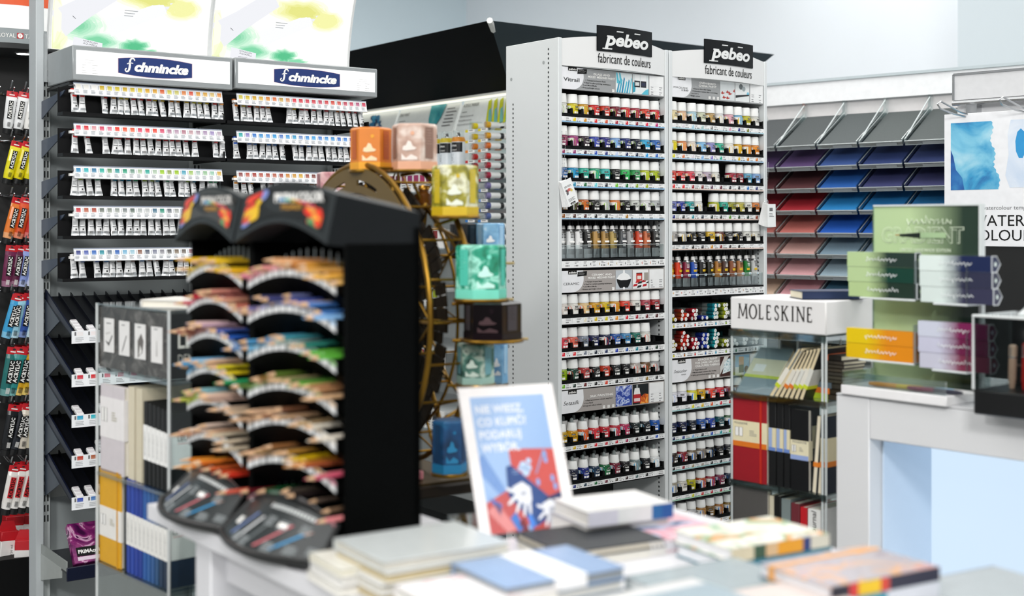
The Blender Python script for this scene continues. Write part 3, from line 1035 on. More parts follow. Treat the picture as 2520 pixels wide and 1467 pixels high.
# (rail bottom px, rail top px, jar foot px at the front edge, kind, accent, rail line, jars, rail swatches)
def J(s): return [x if x != '-' else None for x in s.split()]
near_rows = [
    (300, 286, 'vitrail', GR, '7fb4dc', J('e0e0d8 d8c818 d09818 d02420 c83018 781828 c81c28 a82038 d8402c d02030'), J('e8e8e8 e5c812 d08f20 d8231f cf4516 a81c33 c81c28 8a1c2e e0284a b8106a')),
    (380, 366, 'vitrail', GR, '7fb4dc', J('8c2050 a03a78 2a1424 3a48a8 2a2a80 80a8dc 1a2a70 101a30 30a8d8 2060b0'), J('8c2050 8a2a68 3a1830 3050b0 202878 c0cce8 1a2458 101a38 2a98d8 2a60b8')),
    (461, 446, 'vitrail', GR, '7fb4dc', J('2060a0 2090c0 28b098 20a078 40b8b0 181a18 38c060 209048 b8c418 a8b818'), J('2a7cb8 2a8cae 1c6a3a 6fd0d8 1a1c28 6fc02a 1e7030 8aa828 a0b020 e8e8e8')),
    (540, 525, 'vitrail', GR, '9ac0dc', J('b07820 3a1818 d06a20 1a1a1a b8bcbc d87830 1a1a1a d0d4cc dcdcdc b4b8b8'), J('8a5018 4a2418 4a2020 222222 222222 c8c8c8 a87828 e8e8e8 e8e8e8 e8e8e8')),
    (799, 784, 'ceramic', 'e04828', None, J('e4dcd4 e4e0d8 e8c890 d8a018 d8b810 d89820 e84838 e0e0d8 b04050 a02028'), J('f0f0f0 f0f0f0 e8e0c8 d8b818 d8c818 e09020 d82030 a02030 6a2028 481c1c')),
    (881, 867, 'ceramic', 'e04828', None, J('d03040 e06a58 8a94a4 1a2050 182048 2058a8 4a90c4 107060 d8d8d0 -'), J('d82030 e03038 707888 202838 1a2858 2038a8 2850a0 2a8a9a 1a3038 1a3020')),
    (960, 946, 'ceramic', 'e04828', None, J('90b010 104030 b03838 181818 c83a20 182020 101010 b8b0a8 6a4a28 a8a8a8'), J('68a828 1a3028 681c1c 202020 d84028 242424 202028 e0dcd4 907030 282828')),
    (1113, 1101, 'drop', '70b8dc', None, J('c8a010 d8a010 e06020 d83038 c82030 c01c30 b82858 182828 101820 1a58b0'), J('d8d8d8 d8b018 d88020 d82030 c82838 c01c30 a02050 301c20 202028 2850b0')),
    (1209, 1197, 'drop', '70b8dc', None, J('3a3a78 101838 1a2a80 10304c 106838 781830 181418 788888 101418 e8ecec'), J('202858 1a2878 203848 206838 681c30 3a3028 301c1c 50686a 202020 e8e8e8')),
]
far_rows = [
    (316, 302.5, 'porc', 'd8b010', 'a8ccd8', J('e8d8a8 e0b898 a8ccd8 c8ccb0 b89860 e0e0e0 e0a8b4 78b4d4 c0b828 d8d8d0'), J('e8e8e8 d8d0d8 a8d0e0 a0c0c0 888888 e8e8e8 e0a0b8 202878 707820 e8e8e8')),
    (391, 377.5, 'porc', 'd8b010', 'a0c4e0', J('d8c810 e0905a e0d4c8 80b8e0 8888c0 30b090 e8e4dc d8a810 d08020 e08820'), J('d8cc18 d87848 d8d0d8 80b0e0 8878c0 28a888 e8e8e8 d8b018 d08018 d07020')),
    (466, 452, 'porc', 'd8b010', 'e0c8bc', J('d84030 d03030 d84858 e8e4e0 b8a8b8 d8d8d0 - a01834 901828 60a8c8 80a8d8'), J('d82828 e02020 981c28 782020 604058 601c30 303038 282830 3078c0 202868')),
    (541, 527.5, 'porc', 'd8b010', 'e0c8bc', J('7078b8 2a3a98 189898 e0e0dc - a8b018 28a890 90902a b0a848 e0e0d8 d07828'), J('202878 282828 2a8a98 283040 1c2c28 202828 508820 284028 183028 983818')),
    (616, 603, 'porc', 'd8b010', 'e0c8bc', J('b0aca8 a8a8a4 202020 181818 d8b030 5a1c14 282828 181818 e0e0d8 e0e0d8'), J('c0c0c0 a8b0b8 282828 282830 c88820 801c1c 302828 282828 e8e8e8 e8e8e8')),
    (1013.5, 1000, 'cone', '3a80d0', '9ccccc', J('e4e4ec e4e4ec d8d018 d8a818 d84028 c82030 701820 50101c 801c28 a02828'), J('e8e8e8 e8e8e8 d8d018 d8b020 d85828 c82838 b81c28 901c28 601c20 401818')),
    (1087, 1075, 'cone', '3a80d0', '9ccccc', J('101c48 141c48 0c1830 2858a8 2040a0 105058 1a5828 58b020 88b828 206030'), J('182048 202878 80b0e0 181c28 2850b8 2a98a0 60b828 88b828 20602a 304828')),
    (1161, 1149.5, 'cone', '3a80d0', '9ccccc', J('302018 8a1c24 7a6a50 8a8074 121212 101014 20202a 2a3a68 404060 606060'), J('202020 901c28 a09070 988c80 202020 181820 706888 506080 808080 a0a0a0')),
    (1234.5, 1223, 'cone', '3a80d0', '9cccb0', J('a09884 d8d4c8 b8b410 c05830 a02030 802848 102848 3060a0 206040 403020'), J('e8e8e8 e8e8e8 c8c818 c83030 b82838 a82038 302840 384880 306040 604028')),
    (1310, 1298, 'cone', '3a80d0', None, J('a87030 b8a060 c0c0c0 b08040 806030 b07028 907028 806020 405060 303030'), J('a87030 b8a060 c0c0c0 b08040 806030 b07028 907028 806020 405060 303030')),
]


def fill(r, x0, x1, rows, u, rackname, shelfnames, y_j=.032):
    for k, (vb, vt, kind, acc, line, cols, sw) in enumerate(rows):
        z0, z1 = rz_(vb, u), rz_(vt, u)
        zf = z1 + .006
        a, b = x0 + .016, x1 - .016
        mb = MB(); mb.box(a, b, .006, RD - .012, zf - .012, zf - .006, BLACK); sh = mb.build('shelf', r)
        price_strip(a, b, z0, z1, .006, sw, sh, line, 'square', k)
        n = len(cols)
        cup_tray(a, b, zf, n, sh)
        p = (b - a) / n
        rr = random.Random(k * 7 + int(x0 * 10))
        depth = 2 if kind in ('drop', 'cone') else 1
        for q in range(n):
            if not cols[q]:
                if depth == 1:
                    continue
            for dpt in range(depth):
                if dpt and rr.random() < .15 and kind == 'cone':
                    continue
                h = cols[q] or 'c0c0b8'
                look = 0 if dpt else rr.choice((0, 0, 1, 2, 0, 1, 2))
                M = FR.M(a + p * (q + .5) + rr.uniform(-.001, .001), y_j + dpt * .046 + rr.uniform(-.002, .003), zf + .0005, rr.uniform(-.15, .15) + (0 if look == 0 else 0))
                wh = 'in front' if not dpt else 'in the back row'
                inst('paint_jar', jar_mesh(kind, h, look, acc), M, '%s paint jar, %s %s %s, %s' % (cname(h), ORD[q], 'along' if not dpt else 'in the back row,', shelfnames[k], rackname), 'paint jar', 'paint jars on the %s of the %s' % (shelfnames[k], rackname))


fill(NEAR, xA0, xA1, near_rows, 1390, 'drilled white rack', ['top shelf', 'second shelf', 'third shelf', 'fourth shelf', 'sixth shelf', 'seventh shelf', 'eighth shelf', 'ninth dropper shelf', 'tenth dropper shelf'])
fill(FAR, xB0, xB1, far_rows, 1661, 'china paint rack', ['top shelf', 'second shelf', 'third shelf', 'fourth shelf', 'fifth shelf', 'ninth shelf', 'tenth shelf', 'eleventh shelf', 'twelfth shelf', 'thirteenth shelf'], .030)

# topic boards
def tb(r, x0, x1, u, v1, v0, *a, **k):
    return banner(x0 + .0165, x1 - .0165, rz_(v0, u), rz_(v1, u), .004, *a, parent=r, **k)


tb(NEAR, xA0, xA1, 1390, 163, 218, 'Vitrail', ('GLASS AND', 'MIXED MÉDIA® PAINT'), ('Transparent lacquer finish', 'Ideal for glass painting techniques', '  and Mixed Media', 'Deep and bright colours'), pic_vitrail)
tb(NEAR, xA0, xA1, 1390, 667, 721, 'CERAMIC', ('CERAMIC AND', 'MIXED MÉDIA® PAINT'), ('Opaque lacquer finish', 'Ideal for ceramic painting techniques', '  and Mixed Media', 'Intense and bright colours'), pic_ceramic, serif=True)
tb(NEAR, xA0, xA1, 1390, 963, 1019, 'Setasilk', ('SILK PAINTING',), ('Fluid and intense colours, easy flow', 'Iron fixed', 'Deep and refined colours'), pic_silk, serif=True)
tb(FAR, xB0, xB1, 1661, 186, 238, 'PORCELAINE', ('OVEN-BAKED', 'CHINA PAINT'), ('Enamel effect after baking', 'Dishwasher resistant after oven-baking', '  at 150°C', 'Bright colours'), pic_porc)
tb(FAR, xB0, xB1, 1661, 887, 942, 'Setacolor', ('OPAQUE PAINT', 'FOR DARK OR LIGHT', 'COLOURED FABRICS'), ('Tinges fabrics soft', 'Machine-wash resistant after ironing', 'Highly pigmented and opaque colours'), pic_setacolor, serif=True)

# paint tubes standing nozzle-up in a clear trough
for (r, x0, x1, u, vb, vt, vf, kind, cols, style, rn) in (
        (NEAR, xA0, xA1, 1390, 660, 643, 637, 'plain', J('e0e2e2 e2e4e4 e8e8e8 1a1a1a b89050 b08c50 b8a060 484c50 a8a8a8 c84020 c87048 1c1c1c'), 'arc', 'drilled white rack'),
        (FAR, xB0, xB1, 1661, 731, 715, 709, 'accent', J('d8a018 d84020 801c3c 2050b0 1c1c1c 202018 b07838 4a3028 8a5030 b07848 1a7a30 c8c8c8'), 'zig', 'china paint rack')):
    z0, z1, zf = rz_(vb, u), rz_(vt, u), rz_(vf, u)
    a, b = x0 + .016, x1 - .016
    mb = MB(); mb.box(a, b, .004, RD - .012, zf - .008, zf - .002, BLACK); sh = mb.build('shelf', r)
    price_strip(a, b, z0, z1, .004, [c for c in cols], sh, None, style, 3)
    mb = MB()
    n = len(cols)
    p = (b - a) / n
    mb.box(a, b, .008, .0095, zf - .002, zf + .044, clear('f8fafa', .05))
    for i in range(n + 1):
        mb.box(a + p * i - .0006, a + p * i + .0006, .0095, .05, zf - .002, zf + .044, clear('fafcfc', .03))
    mb.tube([(a, .0086, zf + .044), (b, .0086, zf + .044)], .0007, mat('c8d0d0', .2), 4)
    mb.build('clear_trough', sh)
    rr = random.Random(int(u))
    for i, h in enumerate(cols):
        for dpt in range(2):
            M = FR.M(a + p * (i + .5) + rr.uniform(-.002, .002), .028 + dpt * .03, zf + .001, rr.uniform(-.2, .2), radians(-4), radians(rr.uniform(-2, 2)))
            inst('paint_tube', tube_mesh(kind, h), M, '%s nozzle tube, %s in the clear trough%s, %s' % (cname(h), ORD[i], '' if not dpt else ' back row', rn), 'paint tube', 'nozzle tubes of the %s' % rn)

# fabric markers lying cap-out in two open bins of the far rack
def fmarker(h):
    def f():
        b, e, t = MB(), MB(), MB()
        b.lathe([(0, 0), (.0068, 0), (.0072, .002), (.0072, .035)], mat(h, .3), 12)
        b.lathe([(.0070, .035), (.0070, .125), (0, .125)], mat('e2e2de', .35), 12)
        e.W = lambda x, y, z: (x, z, -.0005 + y)
        n = 12
        e.add([(.0066 * sin(2 * pi * i / n), 0, .0066 * cos(2 * pi * i / n)) for i in range(n)], [list(range(n))], mat('f0f0ec', .4))
        e.quad(-.0004, .0004, -.003, .003, -.0002, INK)
        return [('fabric_marker', b.mesh('fabric_marker'), -1), ('end_cap', e.mesh('end_cap'), 0)]
    return cached(('fm', h), f)


for bi, (vb, vt, vf, stacks) in enumerate(((809, 796, 793, (('d0c020', 3), ('d8402a', 5), ('c82838', 6), ('2038a8', 2), ('2898a8', 8), ('b0b830', 8), ('e0e0d8', 4), ('d8d8d8', 3))),
                                           (882, 869, 866, (('c8bc20', 5), ('d8382c', 9), ('c02838', 6), ('2a48b8', 8), ('28a0a8', 9), ('a8b030', 4), ('e0e0e0', 3), ('e4e4e4', 4), ('d8d8d8', 8))))):
    z0, z1, zf = rz_(vb, 1661), rz_(vt, 1661), rz_(vf, 1661)
    a, b = xB0 + .016, xB1 - .016
    mb = MB(); mb.box(a, b, .004, RD - .012, zf - .008, zf - .002, BLACK); sh = mb.build('shelf', FAR)
    price_strip(a, b, z0, z1, .004, J('c8c020 b06820 d04040 3060a0 2898b8 88a828 207040 303030 505050'), sh, None, 'pen', 8 + bi)
    mb = MB()
    p = (b - a) / 9
    for i in range(10):
        mb.box(a + p * i - .0006, a + p * i + .0006, .012, .13, zf - .002, zf + .065, clear('e4e8e8', .06))
    mb.build('clear_divider', sh)
    rr = random.Random(bi)
    for i, (h, n) in enumerate(stacks):
        for q in range(n):
            row, c = q // 2, q % 2
            M = FR.M(a + p * (i + .5) + (c - .5) * .0165 + (.004 if row % 2 else -.002), .012 + rr.uniform(0, .015), zf + .0065 + row * .0140, rr.uniform(-.06, .06), radians(-90))
            inst('fabric_marker', fmarker(h), M, '%s marker end, %s of stack %s, %s marker bin behind the notebook stand' % (cname(h), ORD[q], ORD[i], ('upper', 'lower')[bi]), 'marker', 'fabric markers in the %s bin' % ('upper', 'lower')[bi])

# colour-chart cards hanging on bead chains
def chart(Fx, x, y, ztop, zring, name, label, cols, ncard, tilt, txt):
    r = empty('colour_chart', Fx.M(x, y, 0))
    tag(r, label, 'colour chart')
    mb = MB()
    for sx_, ex in ((-.006, -.002), (.012, .002)):
        for i in range(int((ztop - zring) / .0045)):
            t = i * .0045 / (ztop - zring)
            xx = sx_ * (1 - t) + ex * t
            zz = ztop - i * .0045
            mb.lathe([(0, zz - .0016), (.0015, zz - .0008), (.0015, zz + .0008), (0, zz + .0016)], STEEL, 6) if False else None
            mb.M = T(xx, 0, zz)
            mb.lathe([(0, -.0016), (.0016, 0), (0, .0016)], STEEL, 5)
    mb.M = Matrix.Identity(4)
    mb.build('bead_chain', r)
    mb = MB()
    mb.tube([(.009 * cos(2 * pi * i / 16), 0, zring - .009 + .011 * sin(2 * pi * i / 16)) for i in range(16)], .0011, STEEL, 6, True)
    mb.build('ring', r)
    for c in range(ncard):
        mb = MB()
        mb.M = T(0, -.002 * (ncard - c), zring - .016, 0, 0, tilt + (c * .045 if ncard < 9 else c * .03))
        wd_, ht_ = .045, .085
        mb.box(-wd_ / 2, wd_ / 2, -.0006, .0006, -ht_, 0, mat(('eceeee', 'f2f2f2')[c % 2], .5))
        if c == 0 or (c == ncard - 1 and ncard < 9):
            if c == 0 and txt:
                mb.text('Vitrail', 0, -.018, .012, INK, -.0009, w=.03, rot=pi)
                for i in range(9):
                    a0 = -1.9 + i * .42
                    cc = ('303048', '202020', '601c20', 'a82028', 'c83030', 'd86030', 'd8a030', 'd8c820', 'e8e8e0')[i]
                    mb.poly([(q * sin(a), -.0009, -.044 + q * cos(a)) for q, a in ((.006, a0), (.015, a0), (.015, a0 + .34), (.006, a0 + .34))], mat(cc, .5))
                mb.disc(-.012, -.0009, -.033, .004, INKG)
                mb.lines(-.016, .014, -.073, -.062, 3, INKG, -.0009, .4)
                mb.quad(-.012, .010, -.083, -.076, -.0009, INK)
                mb.text('pébéo', -.001, -.082, .006, PAPER, -.0011, w=.018)
            elif c == 0:
                mb.quad(-.012, .006, -.026, -.014, -.0009, INKG)
                mb.lines(-.014, .014, -.05, -.034, 3, INKG, -.0009, .4)
        mb.build('card', r)
    return r


chart(FR, rx_(1386, -.014), -.014, rz_(325, 1386), rz_(432, 1386), 'colour_chart', 'bundle of colour chart cards on a bead chain by the drilled rack post', None, 6, -.42, True)
chart(FR, rx_(1886, -.014), -.014, FR.hit(1886, 400, -.014)[1], FR.hit(1890, 492, -.014)[1], 'colour_chart', 'white fan of chart cards hung from a ring beside the paper trays', None, 12, -.02, False)
# ------------------------------------------------------------------ watercolour tube fixture with lit signs
FS = Fr(px(183, 556, 3.9), radians(35.8))
YB = .266                                   # its slotted back plane
def sz(v, u=183, y=0.0): return FS.hit(u, v, y)[1]
def sx_(u, y=0.0, v=556): return FS.hit(u, v, y)[0]
GREYP = mat('a9adad', .5, vary=.02, scale=8)
GREYB = mat('9aa1a2', .16, vary=.05, scale=8)
NAVY = mat('10162a', .32, spec=.3)
ALU = mat('9da2a4', .35, .3)
w = empty('paint_tube_fixture', FS.M())
tag(w, 'grey metal shelf fixture of white paint tubes under two lit signs', 'shelf fixture')
xL, xLb = sx_(104, YB), sx_(84, YB)
x_end = sx_(906, 0)
# uprights with their double rows of slots
for k, (a, b) in enumerate(((sx_(104, YB), sx_(123, YB)), (sx_(470, YB + .01), sx_(492, YB + .01)), (sx_(812, YB + .01), sx_(830, YB + .01)))):
    mb = MB(); mb.box(a, b, YB, YB + .03, 0, 2.05, mat('b3b9b9', .45)); up = mb.build('upright', w)
    mb = MB()
    wd_ = b - a
    z = .55
    while z < 2.0:
        for f0 in (.2, .62):
            mb.quad(a + wd_ * f0, a + wd_ * (f0 + .2), z, z + .021, YB - .0006, HOLE)
        z += .0325
    mb.build('slots', up)
mb = MB(); mb.box(xLb, xL, YB - .02, YB + .06, 0, 2.45, mat('b4babd', .5, vary=.02, scale=5), .002); mb.build('end_panel', w)
mb = MB(); mb.box(xL, x_end + .14, YB + .035, YB + .05, 0, 2.0, GREYB)
n = int((x_end - xL) / .02)
mb.build('back_panel', w)
mb = MB(); mb.box(xL, x_end + .12, YB + .028, YB + .034, .62, 1.12, mat('a7aba9', .5)); mb.build('lower_back_panel', w)
mb = MB(); mb.box(xL, x_end + .12, .06, YB, 0, .10, GREYP); mb.build('plinth', w)

# lit header boxes with the name
SIGN = glow('fdfdfb', 1.05)
hy = -.012
def header(u0, u1, v1, v0, note_right):
    x0, x1 = sx_(u0, hy, v1), sx_(u1, hy, v1)
    z1, z0 = FS.hit(u0, v1, hy)[1], FS.hit(u0, v0, hy)[1]
    b = MB(); b.box(x0, x1, hy, YB - .02, z0, z1, ALU, .003); bx = b.build('sign_box', w)
    f = .018
    p = MB(); p.quad(x0 + f * .6, x1 - f * .6, z0 + f, z1 - f * .8, hy - .001, SIGN); pn = p.build('lit_panel', bx)
    q = MB()
    W, H = x1 - x0, z1 - z0
    cx, cz = x0 + W * (.50 if not note_right else .49), (z0 + z1) / 2
    bw, bh = W * .232, H * .30
    n = 10
    def badge(sx, sz):
        pts = []
        for i in range(n + 1):
            t = -1 + 2 * i / n
            pts.append((cx + bw * sx * t, cz - bh * sz * (1.0 - .28 * t * t)))
        for i in range(n + 1):
            t = 1 - 2 * i / n
            pts.append((cx + bw * sx * t, cz + bh * sz * (1.0 - .28 * t * t)))
        return pts
    e = hy - .0016
    q.poly([(a, e, c) for a, c in badge(1.0, 1.0)], mat('c4a0a8', .5))
    q.poly([(a, e - .0004, c) for a, c in badge(.988, .96)], mat('0b2c6c', .45))
    wm = mat('f4f4f2', .5)
    q.text('chmincke', cx + bw * .16, cz - H * .125, H * .37, wm, e - .001, w=bw * 1.46, bold=.05, shear=.25, res=4)
    # the swash capital: a long stroke with a loop at its head and a curl at its foot
    s = H * .36
    def ribbon(pts, wds):
        L = [Vector((p[0], 0, p[1])) for p in pts]
        for i in range(len(L) - 1):
            d = (L[i + 1] - L[i]).normalized(); nrm = Vector((-d.z, 0, d.x))
            a, b = L[i] + nrm * wds[i], L[i] - nrm * wds[i]
            c, dd = L[i + 1] - nrm * wds[i + 1], L[i + 1] + nrm * wds[i + 1]
            q.poly([(v.x, e - .001, v.z) for v in (a, b, c, dd)], wm)
    ox, oz = cx - bw * .76, cz - H * .16
    pts = [(.62, .92), (.58, 1.06), (.44, 1.12), (.28, 1.02), (.22, .80), (.22, .45), (.14, .12), (-.02, -.02), (-.16, .06), (-.16, .20), (-.04, .26)]
    ribbon([(ox + a * s, oz + b * s) for a, b in pts], [s * k for k in (.05, .06, .055, .07, .085, .09, .085, .06, .05, .05, .06)])
    ribbon([(ox + a * s, oz + b * s) for a, b in ((-.02, .62), (.22, .74), (.5, .70))], [s * .03, s * .045, s * .03])
    # small price note
    nx = x0 + W * .055 if not note_right else x1 - W * .155
    for k in range(6):
        zz = z0 + H * (.56 - .075 * k)
        if k < 2:
            q.lines(nx + W * .015, nx + W * .085, zz, zz + H * .035, 1, mat('a0a0a0', .5), e, .2, .6)
        else:
            q.lines(nx, nx + W * .03, zz, zz + H * .04, 1, INKG, e, .2, .6)
            q.lines(nx + W * .06, nx + W * .095, zz, zz + H * .04, 1, INKG, e, .2, .6)
    q.build('badge', pn)


header(178, 573, 110, 196, False)
header(578, 929, 141, 217, True)
mb = MB(); mb.box(xL, sx_(178, hy), YB - .02, YB + .03, sz(203, 105, YB), sz(100, 105, YB) + .02, ALU); mb.build('sign_bracket', w)
mb = MB(); mb.box(sx_(178), sx_(900), .03, YB, sz(206) , sz(206) + .008, mat('17191a', .5)); mb.build('sign_underside', w)

# tall back-lit pictures curving forward above the signs
def curved(u0, u1, v0, seed):
    x0, x1 = sx_(u0, YB - .03, v0), sx_(u1, YB - .03, v0)
    z0 = FS.hit(u0, v0 + 12, YB - .03)[1]
    z1 = z0 + .36
    def bend(x, y, z):
        t = (z - z0) / (z1 - z0)
        return (x, YB - .03 - .10 * t ** 1.7 + y, z)
    b = MB(); b.W = bend
    n = 10
    for i in range(n):
        a, c = z0 + (z1 - z0) * i / n, z0 + (z1 - z0) * (i + 1) / n
        b.poly([(x0, 0, a), (x1, 0, a), (x1, 0, c), (x0, 0, c)], glow('fcfcf6', 1.0))
        for xx in (x0, x1):
            b.box(xx - .004, xx + .004, -.003, .02, a, c, mat('d8dada', .35))
    o = b.build('lit_picture', w)
    W, H = x1 - x0, z1 - z0
    p = MB(); p.W = bend
    rr = random.Random(seed)
    def blob(cx, cz, rx, rz, hexes, k=0, n=22, jag=.25):
        # washes of colour laid in thinning rings
        prof = [1 + jag * (rr.random() - .5) for _ in range(n)]
        hexes = [mixc(a_, b_, t_ / 2) for a_, b_ in zip(('fbfbf6',) + hexes[:-1], hexes) for t_ in (1, 2)]
        for lv, hx in enumerate(hexes):
            s = 1 - lv * .115
            pts = []
            for i in range(n):
                an = 2 * pi * i / n
                r = prof[i] * s * (1 + .12 * (rr.random() - .5))
                pts.append((min(x1 - .006, max(x0 + .006, cx + rx * r * sin(an))), -.0006 - lv * .0003 - k * .0002, max(z0 + .001, min(z1, cz - rz * r * cos(an)))))
            p.poly(pts, glow(hx, 1.0))
    X = lambda f: x0 + W * f
    Z = lambda f: z0 + H * f
    blob(X(.02), Z(.18), W * .10, H * .28, ('eef2cc', 'e4eab4'), 0)
    blob(X(.17), Z(.22), W * .17, H * .16, ('dff2e0', 'c4ead0', 'a0dcb8', '7ccca0'), 1)
    blob(X(.28), Z(.10), W * .16, H * .09, ('d4efdc', 'a8dfbe', '74cc9c'), 2)
    blob(X(.52), Z(.08), W * .10, H * .075, ('b4e4c6', '6cc898', '44b880'), 3, jag=.5)
    blob(X(.60), Z(.03), W * .10, H * .04, ('c0e8cc', '7cd0a4'), 4, jag=.6)
    blob(X(.62), Z(.52), W * .24, H * .12, ('f0f2c8', 'e8e8a0', 'dcdc7c'), 5)
    blob(X(.80), Z(.46), W * .14, H * .10, ('f4f4cc', 'eaeaa0'), 6)
    # printed paint tubes and a little pan box
    def slant(cx, cz, l, wd, ang, m, dy):
        ca, sa = cos(ang), sin(ang)
        def q(a, b): return (cx + a * ca - b * sa, dy, cz + a * sa + b * ca)
        p.poly([q(-l / 2, -wd * .62), q(-l * .1, -wd * .48), q(l / 2, -wd * .44), q(l / 2, wd * .44), q(-l * .1, wd * .48), q(-l / 2, wd * .62)], m)
        return q
    tm, tg = glow('e4e5ea', 1.0), mat('4a4a50', .5)
    q = slant(X(.23), Z(.42), W * .46, H * .20, .62, tm, -.0026)
    p.poly([q(W * .01, -H * .07), q(W * .05, -H * .07), q(W * .05, H * .08), q(W * .01, H * .08)], mat('3a3c44', .5))
    p.poly([q(W * .02, -H * .055), q(W * .04, -H * .055), q(W * .04, H * .065), q(W * .02, H * .065)], tm)
    p.text('15 ml', X(.125), Z(.24), H * .055, tg, -.0030, rot=.9)
    for k in range(4):
        p.poly([q(W * (.09 + .03 * k), -H * .06), q(W * (.1 + .03 * k), -H * .06), q(W * (.1 + .03 * k), H * .05), q(W * (.09 + .03 * k), H * .05)], glow('b8bac0', .8))
    q = slant(X(.52), Z(.34), W * .38, H * .13, .42, glow('eeeff0', 1.0), -.0026)
    p.poly([q(-W * .03, -H * .045), q(-W * .005, -H * .045), q(-W * .005, H * .045), q(-W * .03, H * .045)], tg)
    p.poly([q(W * .19, -H * .035), q(W * .26, -H * .035), q(W * .26, H * .035), q(W * .19, H * .035)], tm)
    p.lines(X(.44), X(.60), Z(.33), Z(.40), 3, glow('b4b8bc', .8), -.0030, .3)
    p.poly([(X(.13), -.0032, Z(.0)), (X(.31), -.0032, Z(-.0)), (X(.315), -.0032, Z(.085)), (X(.14), -.0032, Z(.125))], tm)
    p.poly([(X(.13), -.0034, Z(.0)), (X(.31), -.0034, Z(.0)), (X(.31), -.0034, Z(.008)), (X(.13), -.0034, Z(.016))], glow('c4dc60', 1.0))
    p.text('HORADAM', X(.24), Z(.08), H * .022, tg, -.0036, sx=1.2, rot=-.15)
    p.text('AQUARELL', X(.24), Z(.058), H * .022, tg, -.0036, sx=1.2, rot=-.15)
    p.lines(X(.19), X(.27), Z(.018), Z(.04), 2, tg, -.0036, .3)
    p.build('watercolour_print', o)


curved(122, 512, 108, 1)
curved(517, 856, 132, 1)

# five rows of tubes hanging tail-down under their colour strips
SW1 = 'e8e4d8 e4e2dc ecebe6 c8a820 c8b838 d0b820 c8a010 ccb020 d4c030 d8a018 d89820 d85828 ccc040 c8c060 d87838 d84830 d89028 d8a038 d8b868 e08838'
SW = [SW1, 'c83050 c82830 c88890 c83858 c86880 d82818 d84828 d85030 c83050 d83038 d83828 c84060 a07088 a888a0 a06878 b08890 a08898 a088a8 9080b0 a898a8',
      '2878a8 28a0a8 286890 20a090 608860 288888 208868 608878 98b090 209888 a0b8a0 88b818 809048 88b010 4898b0 98b860 a0b8b0 88b088 88b8a0 c8a040',
      'b82830 a85038 a04030 606860 808880 889088 707878 506058 a0a8a8 b0b4b4 406880 208068 606870 989c98 a0a0a0 c8a020 a88840 888888 707070 505050',
      '303878 4858a0 3060b0 208090 607080 2858a8 70a8c8 90b8c8 805848 505868 787c90 808088 505050 706050 605850 886068 303038 505058 707078 909098']
SWR = ['c8b838 d0b018 c89818 d0a020 d07818 d86830 c09838 c88050 d82838 c82030 c82840 c82838 b83048 c83038 d03828 c84038 b83048 c83858 b05078 c82848',
       '209898 7870b0 2868b8 2880c0 3880c8 2088c8 4870b8 3088c8 2888b8 6080b8 3080c8 3090d0 3870c0 4088c8 3080c0 2860b8 3070c0 4848a0 3878c0 3878b8',
       '803838 a84838 983028 a84838 983828 a85038 983828 c07828 c08830 c89828 904030 703028 604038 806048 705848 505048 605040 886048 705040 604838']
CAPS = [['d8b820', 'd83028', 'd88a20', 'c8c028'], ['c82028', 'c02830', 'd04038', 'e8e8e8'], ['2080a0', '309868', 'e8e8e8', '88a828'], ['e8e8e8', '705040', 'a0a0a0', 'e8e8e8'], ['2858a8', '3878b8', 'e8e8e8', '805848']]


def wtube(h, var):
    def f():
        b, c, l = MB(), MB(), MB()
        L = .062
        secs = [(0, .0118, .0012), (.006, .0116, .0014), (.013, .0108, .004), (.03, .0088, .0080), (L * .95, .0082, .0082), (L, .005, .005)]
        n = 12
        v, fc = [], []
        for z, a, bb in secs:
            for i in range(n):
                q = 2 * pi * i / n
                v.append((a * sin(q), -bb * cos(q), z))
        for j in range(len(secs) - 1):
            for i in range(n):
                q = (i + 1) % n
                fc.append((j * n + i, j * n + q, (j + 1) * n + q, (j + 1) * n + i))
        fc.append(list(range(n - 1, -1, -1)))
        fc.append([(len(secs) - 1) * n + i for i in range(n)])
        foil, wht = mat('c3c6c8', .25, .8), mat('e4e5e6', .35)
        for k, fa in enumerate(fc):
            j = k // n
            b.add([v[i] for i in fa], [list(range(len(fa)))], foil if j < 2 or j >= 4 else wht)
        yq = -.0092
        l.quad(-.0072, .0072, .0255, .0275, yq + .0010, mat('505458', .4))
        rr = random.Random(var)
        l.lines(-.006, .006, .031, .044, 4, mat('9a9da0', .5), yq - .0002, .5, .35, rr)
        if var % 3 == 0:
            l.quad(.001, .005, .016, .021, yq + .003, INK)
        l.quad(-.0066, .0066, .047, .0535, yq - .0003, mat(h, .4))
        c.lathe([(.0062, L), (.0078, L + .001), (.0074, L + .013), (0, L + .0135)], mat(h, .4), 10)
        return [('watercolour_tube', b.mesh('watercolour_tube', 1.0), -1), ('cap', c.mesh('cap'), 0), ('label', l.mesh('label'), 0)]
    return cached(('wt', h, var), f)


